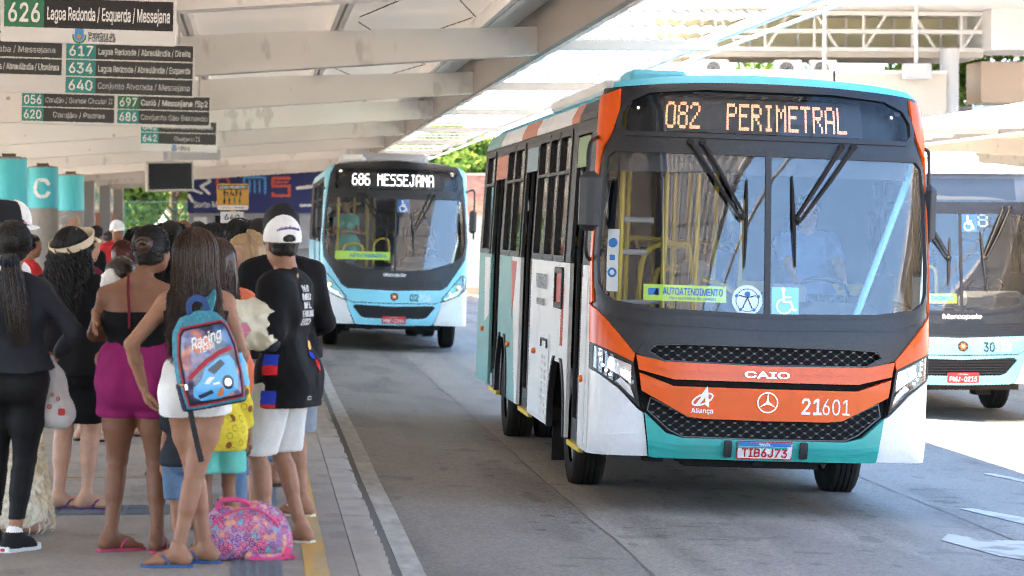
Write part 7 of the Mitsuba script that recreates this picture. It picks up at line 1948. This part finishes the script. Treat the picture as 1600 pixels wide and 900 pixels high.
# ---------------------------------------------------------------- child in yellow, half hidden by the backpack
def simple_hair(k, q, m, kind, seed=1):
    if kind == 'short': part(k, 'hair', hair_cap(q, .007, .007, low=-.035), m, True); part(k, 'hair', cropped(q, 550, seed), m, True)
    elif kind == 'long':
        part(k, 'hair', hair_cap(q, .013, .008, low=-.06), m, True); part(k, 'hair_volume', hair_volume(q, .34, .05, .085, -.12, seed, .011), m, True)
        part(k, 'long_hair', falling(q, 600, seed, .36, .10, -.135, .022, .010, .0034, 10, phi=1.5), m, True)
    elif kind == 'bun':
        part(k, 'hair', hair_cap(q, .010, .007, low=-.05), m, True); part(k, 'hair', combed(q, 500, seed, (0, -1, .3), .012, 7, .0034), m, True); part(k, 'hair_bun', ico(q.head + np.array([0, -.115, .05]), .042, 2, (1, .7, 1)), m, True)
    elif kind == 'curly':
        P, N, d, r = scalp(q, 380, seed, zlow=-.3); ph = r.uniform(0, 6.28, len(P)); tw = r.uniform(24, 36, len(P)); L = r.uniform(.08, .26, len(P))
        part(k, 'hair', hair_cap(q, .022, .008, low=-.06), m, True)
        part(k, 'curls', strands(P, lambda t: P + N * (.045 * min(t * 3, 1)) + np.stack([.011 * np.cos(ph + tw * t) + d[:, 0] * .05 * t, .011 * np.sin(ph + tw * t), -L * t], 1), 14, .005, .5), m, True)
def child():
    k = person('child in a yellow printed shirt and teal shorts behind the racing backpack', -.185, 14.22, 12)
    q = build_pose(1.16, wide=.78, feet=((-.06, -.02, .9), (.075, .04, .3)), hands=((-.12, .16, .60), (.175, .02, .515)), elbows=((-1, -.5, 0), (1, -.6, 0)))
    part(k, 'body', skin_mesh(q, .010), 'skin_brown', True)
    F = torso_field(q, .018, -.14, .012); sleeve(F, q, 0, 1.55, .016, .004); sleeve(F, q, 1, 1.55, .016, .004)
    cloth(k, 'yellow_shirt', F, 'cloth_yellow_print', .010, [((0, 0, .52), (0, 0, -1)), (q.at(0, 0, .57), (0, 0, 1))], (.008, 12, 12, 8), 3)
    S = shorts_field(q, .016, .85, .022, .10)
    cloth(k, 'teal_shorts', S, 'cloth_teal', .010, [((0, 0, .40), (0, 0, -1)), (q.at(0, 0, .10), (0, 0, 1))], (.007, 12, 12, 8), 4)
    part(k, 'drawstring', tube(spline([(-.04, .115, .60), (-.055, .12, .54), (-.05, .118, .49)], 5), .004, 6), 'sole_white', 30)
    simple_hair(k, q, 'hair_black', 'short'); flip_flop(k, q, 0, 'sandal_black', 'sandal_black'); flip_flop(k, q, 1, 'sandal_black', 'sandal_black')
child()
def denim_child():
    k = person('child in blue denim shorts standing behind the girl with crossed legs', -.36, 14.14, 5)
    q = build_pose(.92, wide=.66, feet=((-.03, -.05, .3), (.08, .04, .0)))
    part(k, 'body', skin_mesh(q, .013, fine=False), 'skin_tan', True)
    F = torso_field(q, .014, -.08, .01); sleeve(F, q, 0, .6, .012); sleeve(F, q, 1, .6, .012)
    cloth(k, 't_shirt', F, 'cloth_charcoal', .013, [((0, 0, .45), (0, 0, -1)), (q.at(0, 0, .57), (0, 0, 1))])
    cloth(k, 'denim_shorts', shorts_field(q, .014, 1.0, .010, .10), 'cloth_denim', .012, [((0, 0, .28), (0, 0, -1)), (q.at(0, 0, .10), (0, 0, 1))])
    simple_hair(k, q, 'hair_dark', 'short'); flip_flop(k, q, 0, 'sandal_blue', 'sandal_blue'); flip_flop(k, q, 1, 'sandal_blue', 'sandal_blue')
denim_child()

# ---------------------------------------------------------------- man in the white cap
def white_cap_man():
    k = person('man in a white cap, black printed shirt and pale grey shorts, holding a parcel', .150, 14.57, 66)
    q = build_pose(1.64, True, .84, feet=((-.115, .04, .15), (.10, -.05, -.1)), hands=((-.06, .20, 1.07), (.09, .24, 1.09)), elbows=((-.45, -.5, -1), (.45, -.5, -1)), head_turn=-.85, head_tilt=-.06)
    part(k, 'body', skin_mesh(q, .0095, palms=((.6, 0, 1), (-.6, 0, 1)), curl=(.9, .9)), 'skin_tan', True)
    F = torso_field(q, .024, -.20, .034, 1.0)
    F.cone(q.at(-.06, -.015, -.12), q.at(.06, -.015, -.12), .140, None, .06, (0, 1, 0), 1.08)
    sleeve(F, q, 0, .78, .022, .012); sleeve(F, q, 1, .78, .022, .012)
    F.sample(HF); F.wrinkle(.022, 6, 6, 3.0, 3); F.wrinkle(.010, 15, 15, 7, 5); F.plane((0, 0, .715), (0, 0, -1)); F.plane(q.at(0, 0, .578), (0, .12, 1))
    tee = part(k, 'printed_shirt', F.mesh(), 'cloth_black', True)
    def flank(m, y, z, lift=.004):
        v = np.array(m.vertices); xs = F.ax[0]; out = []
        for a, b, c in v:
            j = int(np.clip((y - a - F.l[1]) / F.h, 0, F.F.shape[1] - 1)); i = int(np.clip((z + c - F.l[2]) / F.h, 0, F.F.shape[2] - 1)); col = F.F[:, j, i]; w = np.nonzero(col < 0)[0]
            x0 = xs[w[0]] - F.h * col[w[0]] / (col[w[0]] - col[w[0] - 1]) if len(w) and w[0] else -.15
            out.append([x0 + b - lift, y - a, z + c])
        return M_(out, m.faces)
    def onto(m, x, z, lift=.004, ang=0.0):
        """drops a flat piece onto the shirt from behind"""
        v = np.array(m.vertices); ys = F.ax[1]
        out = []
        for a, b, c in v:
            i = int(np.clip((x + a - F.l[0]) / F.h, 0, F.F.shape[0] - 1)); j = int(np.clip((z + c - F.l[2]) / F.h, 0, F.F.shape[2] - 1))
            col = F.F[i, :, j]; w = np.nonzero(col < 0)[0]
            y = ys[w[0]] - F.h * col[w[0]] / (col[w[0]] - col[w[0] - 1]) if len(w) and w[0] else -.13
            out.append([x + a, y + b - lift, z + c])
        return M_(out, m.faces)
    def fine(m): 
        v, f = trimesh.remesh.subdivide_to_size(m.vertices, m.faces, .02); return M_(v, f)
    for i, (w_, wd) in enumerate((('N O', .075), ('MEU', .105), ('M L', .085), ('E NUM', .135), ('ECO', .095))):
        part(tee, 'lettering', onto(text(w_, .032, (0, 0, 0), width=wd * 1.1, bold=True), .012, 1.325 - .043 * i), 'letter_soft', False)
    for (y, z, w_, h_, m) in ((-.01, .965, .085, .055, 'print_blue'), (-.01, .912, .085, .050, 'print_red'), (.0, .772, .085, .070, 'print_blue'), (.0, .728, .085, .020, 'print_red')):
        part(tee, 'colour_print', flank(fine(prism(rrect(-w_ / 2, w_ / 2, -h_ / 2, h_ / 2, .006), -.002, 0, 'xz')), y, z, .003), m, 30)
    for (x, z, w_, h_, m) in ((.055, 1.03, .03, .05, 'sign_orange'), (.045, .98, .035, .04, 'print_blue'), (.055, .93, .025, .06, 'print_red')):
        part(tee, 'colour_print', onto(fine(prism(Point(0, 0).buffer(1, quad_segs=3).intersection(sbox(-1, -.7, .8, 1)).segmentize(.3) if False else affinity.scale(Point(0, 0).buffer(.5, quad_segs=3), w_, h_), -.002, 0, 'xz')), x, z, .003), m, 30)
    part(tee, 'hem_label', onto(prism(sbox(-.022, -.009, .022, .009).difference(sbox(-.019, -.006, .019, .006)), -.002, 0, 'xz'), -.06, .765), 'steel_grey', False)
    U = Field(); sleeve(U, q, 0, 1.92, .010); sleeve(U, q, 1, 1.92, .010)
    cloth(k, 'under_sleeves', U, 'cloth_charcoal', HF, wr=(.006, 14, 14, 9), seed=4)
    S = shorts_field(q, .022, .98, .024, .06)
    S.sample(HF); S.wrinkle(.012, 8, 8, 4, 6); S.wrinkle(.005, 24, 24, 10, 7); S.plane((0, 0, .475), (.04, .04, -1)); S.plane((0, 0, .85), (0, 0, 1))
    part(k, 'pale_shorts', S.mesh(), 'cloth_pale_grey', True)
    part(k, 'hair', hair_cap(q, .005, .006, low=-.050), 'hair_black', True)
    crown, peak, p = cap_mesh(q, opening=True, grow=.013)
    ck = part(k, 'cap', crown, 'cap_white', True)
    part(ck, 'peak', peak, 'cap_white', 30)
    part(ck, 'button', ico(p(0, -.005, .150), .008, 2), 'print_blue', True)
    for a in np.linspace(0, PI, 4)[:3]:
        arc = [p(.112 * math.sin(t) * math.cos(a) * .98, -.005 + .128 * math.sin(t) * math.sin(a), .036 + .113 * math.cos(t)) for t in np.linspace(-1.15, 1.15, 24)]
    sq = []
    for j in range(15):
        t = -.62 + 1.24 * j / 14
        b = lambda dx, dz: p(.100 * math.sin(t) + dx, -.012 - .1205 * math.cos(t) + .45 * abs(dz) * 0, .060 + .016 * math.cos(t * 1.8) + dz)
        sq.append(tube(spline([b(-.004, -.006), b(-.001, .007 + .003 * (j % 3)), b(.002, -.004), b(.005, .004)], 4), .0014, 5))
    part(ck, 'script_print', cat(sq), 'letter_purple', 30, kind='stuff')
    eyes(k, q, p)
    flip_flop(k, q, 0, 'sandal_pale', 'sandal_pale'); flip_flop(k, q, 1, 'sandal_pale', 'sandal_pale')
    return q
q6 = white_cap_man()
def parcel():
    def fn(p, n, uv):
        # circles of a printed football film
        d1, d2, w = mikit.voronoi(p.x * 13 + p.y * 4, p.z * 13)
        return mikit.mix(C((0.55, 0.51, 0.38)), C((0.42, 0.38, 0.27)), sm(.02, .0, d2 - d1) * .6)
    mat('parcel_film', mikit.proc(fn), 0.3, 0.5); USED.add('parcel_film')
    k = thing('parcel', 'crinkled cream plastic parcel with red print held by the man in the white cap', 'parcel')
    place[k] = T().translate([-.045, 14.37, 1.145]).rotate([0, 0, 1], 20).scale(1.18)
    F = Field(); F.cone((-.07, 0, .01), (.075, 0, .01), .085, .095, .05, (0, 1, 0), 1.35); F.cone((-.075, 0, -.05), (.08, 0, -.045), .05, .06, .05); F.cone((-.04, 0, .07), (.10, 0, .075), .03, .035, .04)
    F.sample(.006); F.wrinkle(.030, 13, 13, 13, 4, 3); F.wrinkle(.010, 34, 34, 34, 6, 2)
    b = part(k, 'film', F.mesh(), 'parcel_film', True)
    def on(poly, m, nm, lift=.002):
        ms = []
        for g in getattr(poly, 'geoms', [poly]):
            mm = trimesh.creation.extrude_polygon(g.segmentize(.012), .001, engine='earcut'); v, f = trimesh.remesh.subdivide_to_size(mm.vertices, mm.faces, .010)
            out = []
            for a, c, e in v:
                i = int(np.clip((a - F.l[0]) / F.h, 0, F.F.shape[0] - 1)); j = int(np.clip((c - F.l[2]) / F.h, 0, F.F.shape[2] - 1)); w = np.nonzero(F.F[i, :, j] < 0)[0]
                out.append([a, (F.ax[1][w[0]] - F.h * .5 if len(w) else 0) - e - lift, c])
            q = M_(out, f); ms.append(q)
        part(b, nm, cat(ms), m, 30)
    on(Polygon([(-.105, .0), (-.02, .012), (.0, -.02), (-.03, -.07), (-.095, -.062)]), 'strap_pink', 'red_print')
    on(Point(-.095, .035).buffer(.036).intersection(sbox(-.125, -1, 1, 1)), 'steel_dark', 'dark_print', .003); on(Point(-.098, .032).buffer(.022), 'print_red', 'red_print', .005); on(Point(-.10, .04).buffer(.010), 'sign_orange', 'yellow_print', .007)
parcel()

# ---------------------------------------------------------------- man in the black cap, behind him
def black_cap_man():
    k = person('tall man in a black cap and blue grey shorts behind the white capped man', .150, 15.96, 14)
    q = build_pose(1.705, True, .97, feet=((-.14, .05, .1), (.115, -.02, .75)), hands=((-.20, .18, 1.0), (.17, .22, 1.0)), elbows=((-.5, -1, 0), (.5, -1, 0)), head_turn=.10)
    part(k, 'body', skin_mesh(q, .011, palms=((1, 0, 0), (-1, 0, 0))), 'skin_tan', True)
    F = torso_field(q, .024, -.14, .015, 1.02); sleeve(F, q, 0, .85, .022, .014); sleeve(F, q, 1, 1.5, .020, .004)
    cloth(k, 'black_shirt', F, 'cloth_black', .011, [((0, 0, .90), (0, 0, -1)), (q.at(0, 0, .575), (0, .1, 1))], (.015, 7, 7, 4), 9)
    a, e = q.sh[0], q.el[0]; ring = a + (e - a) * .82; dd = nrm(e - a); u1 = nrm(np.cross(dd, [0, 1, 0])); u2 = np.cross(dd, u1)
    for off in (0, .014): part(k, 'cuff_trim', tube([ring + dd * off + (u1 * math.cos(t) + u2 * math.sin(t)) * .082 for t in np.linspace(0, 2 * PI, 29)], .0035, 5), 'letter_white', 30)
    S = shorts_field(q, .024, 1.0, .022, .06)
    cloth(k, 'blue_grey_shorts', S, 'cloth_blue_grey', .011, [((0, 0, .475), (0, .05, -1)), ((0, 0, 1.0), (0, 0, 1))], (.013, 8, 8, 4), 7)
    part(k, 'hair', hair_cap(q, .005, .008, low=-.045), 'hair_black', True)
    crown, peak, p = cap_mesh(q, grow=.014, tall=.02)
    ck = part(k, 'cap', crown, 'cap_black', True); part(ck, 'peak', peak, 'cap_black', 30)
    flip_flop(k, q, 0, 'sandal_pale', 'sandal_pale'); flip_flop(k, q, 1, 'sandal_pale', 'sole_white')
black_cap_man()

# ---------------------------------------------------------------- floral backpack on the floor
def floral(p, n, uv):
    u, v = p.x * 1.0 + p.y * .5, p.z * 1.0 + p.y * .35
    d1, d2, w = mikit.voronoi(u * 30, v * 30)
    g = C((0.42, 0.27, 0.36))
    c = mikit.mix((0.50, 0.03, 0.14), (0.16, 0.035, 0.22), dr.select(w > .55, 1.0, 0.0))
    c = mikit.mix(c, C((0.66, 0.26, 0.10)), dr.select(w > .80, 1.0, 0.0)); c = mikit.mix(c, C((0.06, 0.32, 0.38)), dr.select(w > .92, 1.0, 0.0))
    out = mikit.mix(g, c, dr.select(d1 < .46, 1.0, 0.0))
    out = mikit.mix(out, C((0.60, 0.42, 0.48)), dr.select((d1 < .26) & (d1 > .17), 1.0, 0.0))
    e1, e2, x = mikit.voronoi(u * 82, v * 82)
    return mikit.mix(out, mikit.mix((0.45, 0.02, 0.14), (0.14, 0.05, 0.25), x), dr.select((d1 > .44) & (e1 < .30) & (x > .25), 1.0, 0.0))
mat('floral_cloth', mikit.proc(floral), 0.75, 0.25)
mat('pink_trim', weave((0.62, 0.07, 0.20), .25), 0.6, 0.3)
USED |= set(scene)
def floral_bag():
    k = thing('backpack', 'pink floral school backpack slumped on the floor beside the tactile strip', 'backpack')
    place[k] = T().translate([-.06, 13.98, 0]).rotate([0, 0, 1], 6)
    F = Field(); F.cone((-.115, 0, .10), (.125, 0, .095), .105, .10, .06, (0, 1, 0), 1.05); F.cone((-.08, 0, .165), (.06, .01, .185), .095, .09, .06); F.cone((-.13, -.02, .065), (.13, -.03, .06), .075, .075, .05); F.cone((.02, .01, .22), (.10, .02, .20), .05, .06, .05)
    F.sample(.008); F.wrinkle(.030, 9, 9, 9, 4, 3); F.wrinkle(.008, 26, 26, 26, 6, 2); F.plane((0, 0, .002), (0, 0, -1))
    part(k, 'bag_body', F.mesh(), 'floral_cloth', True)
    part(k, 'top_handle', tube(spline([(-.13, -.02, .225), (-.12, -.04, .285), (-.06, -.05, .300), (.0, -.05, .290), (.03, -.03, .27)], 6), .013, 8), 'pink_trim', 30)
    part(k, 'zip', tube(spline([(-.19, -.06, .10), (-.15, -.085, .19), (-.05, -.085, .245), (.06, -.08, .25), (.15, -.07, .19), (.19, -.06, .11)], 6), .0055, 6), 'pink_trim', 30)
    part(k, 'shoulder_strap', ribbon([(.10, .03, .25), (.17, -.02, .22), (.215, -.05, .12), (.205, -.08, .03), (.15, -.12, .012), (.05, -.13, .016), (.0, -.12, .03)], (.3, -1, .4), .045, .010), 'floral_cloth', 30)
    part(k, 'strap_edge', ribbon([(.215, -.08, .06), (.20, -.11, .018), (.12, -.15, .010), (.02, -.15, .018)], (0, -.4, 1), .035, .006), 'pink_trim', 30)
    part(k, 'strap_tip', ribbon([(.19, -.10, .03), (.235, -.11, .012), (.25, -.12, .030)], (0, -.4, 1), .030, .006), 'pink_trim', 30)
floral_bag()
# ---------------------------------------------------------------- the queue further along the platform
def crowd(label, x, y, H, yaw, hair, hair_m, top_m, bottom_m, skin, male=False, wide=1.0, cap=None, skirt=False, turn=0.0, face=False, seed=1, h=.014, hands=None, elbows=None, sleeves=.7):
    k = person(label, x, y, yaw)
    q = build_pose(H - (.02 if hair in ('long', 'curly') else .01), male, wide, feet=((-.09, .02, .15), (.10, -.03, -.2)), head_turn=turn, hands=hands, elbows=elbows)
    part(k, 'body', skin_mesh(q, h, fine=False, shoes=False), skin, True)
    F = torso_field(q, .018, -.10, .012); sleeve(F, q, 0, sleeves, .015, .008); sleeve(F, q, 1, sleeves, .015, .008)
    cloth(k, 'top', F, top_m, h * .95, [((0, 0, q.hip[2] - .08), (0, 0, -1)), (q.at(0, 0, .572), (0, .1, 1))], (.012, 8, 8, 5), seed)
    S = shorts_field(q, .014, 1.75 if not skirt else .8, .010, .12)
    cloth(k, 'trousers' if not skirt else 'shorts', S, bottom_m, h * .95, [(q.at(0, 0, .12), (0, 0, 1)), ((0, 0, .16 if not skirt else q.knee[0][2] + .06), (0, 0, -1))], (.007, 9, 9, 4), seed + 1)
    if hair: simple_hair(k, q, hair_m, hair, seed)
    if cap:
        crown, peak, p = cap_mesh(q, h=.008); ck = part(k, 'cap', crown, cap, True); part(ck, 'peak', peak, cap, 30)
    if face: eyes(k, q, head_field(q)[1])
    for i in (0, 1): flip_flop(k, q, i, 'sandal_black', 'sandal_black')
    return k, q
crowd('older man with grey hair and a dark maroon shirt, standing before the third turquoise column', -2.164, 33.337, 1.78, -128, 'short', 'hair_grey', 'cloth_maroon', 'cloth_charcoal', 'skin_light', True, 1.1, face=True, seed=2, turn=.25)
crowd('person in a red shirt and dark blue shorts, standing left of the lettered column', -2.146, 27.309, 1.53, -70, 'short', 'hair_black', 'cloth_red', 'cloth_denim', 'skin_tan', False, 1.15, skirt=True, seed=3, hands=((-.1, .3, .95), (.12, .32, .95)))
crowd('woman in a maroon top and white trousers with dark tied hair beside the straw visor', -1.288, 21.707, 1.56, -55, 'bun', 'hair_black', 'cloth_maroon', 'cloth_white', 'skin_light', False, 1.1, seed=4)
crowd('far man with short dark hair and a grey top, near the farthest kiosk posts', -2.239, 40.371, 1.61, -20, 'short', 'hair_black', 'cloth_blue_grey', 'cloth_denim', 'skin_brown', True, seed=5)
crowd('far person in a white cap and black top before the grey kiosk posts', -2.127, 36.345, 1.56, 10, None, None, 'cloth_black', 'cloth_denim', 'skin_tan', True, cap='cap_white', seed=6)
crowd('far person in a red shirt and pale cap in the middle of the queue', -1.849, 38.328, 1.67, -160, None, None, 'cloth_red', 'cloth_denim', 'skin_tan', True, cap='cap_white', seed=7, face=True)
crowd('woman with dark curly hair and an orange top, far behind the red haired woman', -1.243, 30.238, 1.61, 15, 'curly', 'hair_black', 'cloth_orange', 'cloth_denim', 'skin_brown', False, seed=8)
crowd('woman with long dark red hair and a maroon top beside the bun woman', -1.026, 22.185, 1.50, 20, 'long', 'hair_red', 'cloth_maroon', 'cloth_black', 'skin_light', False, seed=9)
crowd('woman with thick black hair and a black top, half hidden behind the bun', -.553, 18.627, 1.65, 10, 'curly', 'hair_black', 'cloth_black', 'cloth_denim', 'skin_brown', False, 1.1, seed=10)
crowd('balding man with brown skin in a blue grey shirt, far beyond the long haired girl', -.679, 27.174, 1.68, 0, None, None, 'cloth_blue_grey', 'cloth_denim', 'skin_brown', True, seed=11)
crowd('man with short dark hair and a red shirt, right of the long haired girl', -.293, 20.110, 1.63, -25, 'short', 'hair_black', 'cloth_red', 'cloth_denim', 'skin_tan', True, seed=12)
crowd('young man with cropped dark hair and a black t-shirt under the 640 plate', -.103, 19.089, 1.66, -40, 'short', 'hair_black', 'cloth_black', 'cloth_denim', 'skin_tan', True, .95, seed=13, face=True)
crowd('woman with big curly black hair and a black top beside the black cap', .036, 17.871, 1.665, -10, 'curly', 'hair_black', 'cloth_black', 'cloth_denim', 'skin_brown', False, 1.15, seed=14)
k, q = crowd('blonde woman with white rimmed glasses and a purple top, turned to the left', -.044, 16.974, 1.585, 98, 'long', 'hair_blonde', 'cloth_purple', 'cloth_denim', 'skin_light', False, 1.0, seed=15, face=True, h=.012)
p = head_field(q)[1]
part(k, 'glasses', cat([tube([p(sx * .031 + .024 * math.cos(t), .104, .006 + .018 * math.sin(t)) for t in np.linspace(0, 2 * PI, 17)], .0035, 5) for sx in (-1, 1)] + [tube([p(sx * .055, .100, .010), p(sx * .082, .0, .012)], .003, 5) for sx in (-1, 1)]), 'cap_white', 30)
k, q = crowd('woman in an orange top with a black wristband, between the girl and the parcel', -.200, 15.283, 1.545, 8, 'long', 'hair_brown', 'cloth_orange', 'cloth_denim', 'skin_light', False, 1.1, seed=16, h=.012, sleeves=.35, hands=((-.2, .1, .85), (.17, .16, 1.06)))
part(k, 'wristband', Field().cone(q.wr[1] + (q.el[1] - q.wr[1]) * .15, q.wr[1] + (q.el[1] - q.wr[1]) * .35, .034).sample(.006).mesh(), 'sandal_black', True)
crowd('far woman with a dark bun and a white top, before the wire fence', -1.278, 34.253, 1.57, 0, 'bun', 'hair_black', 'cloth_white', 'cloth_denim', 'skin_brown', False, seed=17)
crowd('far man with short hair and a sky blue shirt, below the hanging screen', -.600, 30.179, 1.655, 20, 'short', 'hair_dark', 'cloth_sky', 'cloth_denim', 'skin_tan', True, seed=18)
crowd('farthest man in a dark shirt beside the kiosk shutters', -2.323, 45.399, 1.52, 30, 'short', 'hair_dark', 'cloth_charcoal', 'cloth_denim', 'skin_tan', True, seed=19)

# ---------------------------------------------------------------- drivers and a rider seen through the windscreens
def driver(label, x, y, z, shirt, skin, male=True, glasses=False, hair='short'):
    k = thing('person', label, 'person')
    place[k] = T().translate([x, y, z]).rotate([0, 0, 1], 180)
    q = build_pose(1.74, male, 1.1, feet=((-.13, .62, 0), (.13, .62, 0)), heel=(-.52, -.52), hip_z=.11, knee_pole=(0, .3, 1), hands=((-.20, .46, .30), (.20, .46, .32)), elbows=((-1, -.3, -1), (1, -.3, -1)), lean=(0, -.06))
    part(k, 'body', skin_mesh(q, .013, fine=False), skin, True)
    F = torso_field(q, .018, -.03, .012); sleeve(F, q, 0, .8, .016, .008); sleeve(F, q, 1, .8, .016, .008)
    cloth(k, 'shirt', F, shirt, .012, [(q.at(0, 0, .572), (0, -.15, 1))], (.012, 8, 8, 6), 3)
    cloth(k, 'trousers', shorts_field(q, .014, 1.7, .0, .10), 'cloth_charcoal', .014, [(q.at(0, 0, .10), (0, 0, 1))])
    simple_hair(k, q, 'hair_black', hair); eyes(k, q, head_field(q)[1])
    p = head_field(q)[1]
    for i in (0, 1): part(k, 'shoe', foot_field(q, i, True)[0].grown(.008).sample(.010).mesh(), 'shoe_black', True)
    if glasses: part(k, 'sunglasses', cat([ico(p(sx * .031, .100, .008), .024, 2, (1, .35, .8)) for sx in (-1, 1)] + [tube([p(-.01, .108, .012), p(.01, .108, .012)], .003, 5)] + [tube([p(sx * .054, .095, .012), p(sx * .084, .0, .014)], .003, 5) for sx in (-1, 1)]), 'screen_black', True)
driver('bus driver in sunglasses and a light blue shirt at the wheel of the orange bus', 4.46, 22.50, .92, 'cloth_sky', 'skin_tan', True, True)
driver('driver in a dark shirt at the wheel of the arriving light blue bus', 2.87, 49.30, .965, 'cloth_charcoal', 'skin_brown')
k = thing('person', 'rider in a dark teal top standing inside the arriving light blue bus', 'person')
place[k] = T().translate([1.60, 48.95, .45]).rotate([0, 0, 1], 150)
q = build_pose(1.62, False, 1.1, hands=((-.15, .3, 1.1), (.12, .3, 1.15)))
part(k, 'body', skin_mesh(q, .016, fine=False), 'skin_tan', True)
F = torso_field(q, .018, -.1, .01); sleeve(F, q, 0, .4, .014); sleeve(F, q, 1, .4, .014)
cloth(k, 'top', F, 'cloth_teal', .014, [(q.at(0, 0, .572), (0, 0, 1))]); cloth(k, 'trousers', shorts_field(q, .014, 1.8, 0, .1), 'cloth_denim', .016, [(q.at(0, 0, .1), (0, 0, 1))])
simple_hair(k, q, 'hair_black', 'bun'); eyes(k, q, head_field(q)[1])
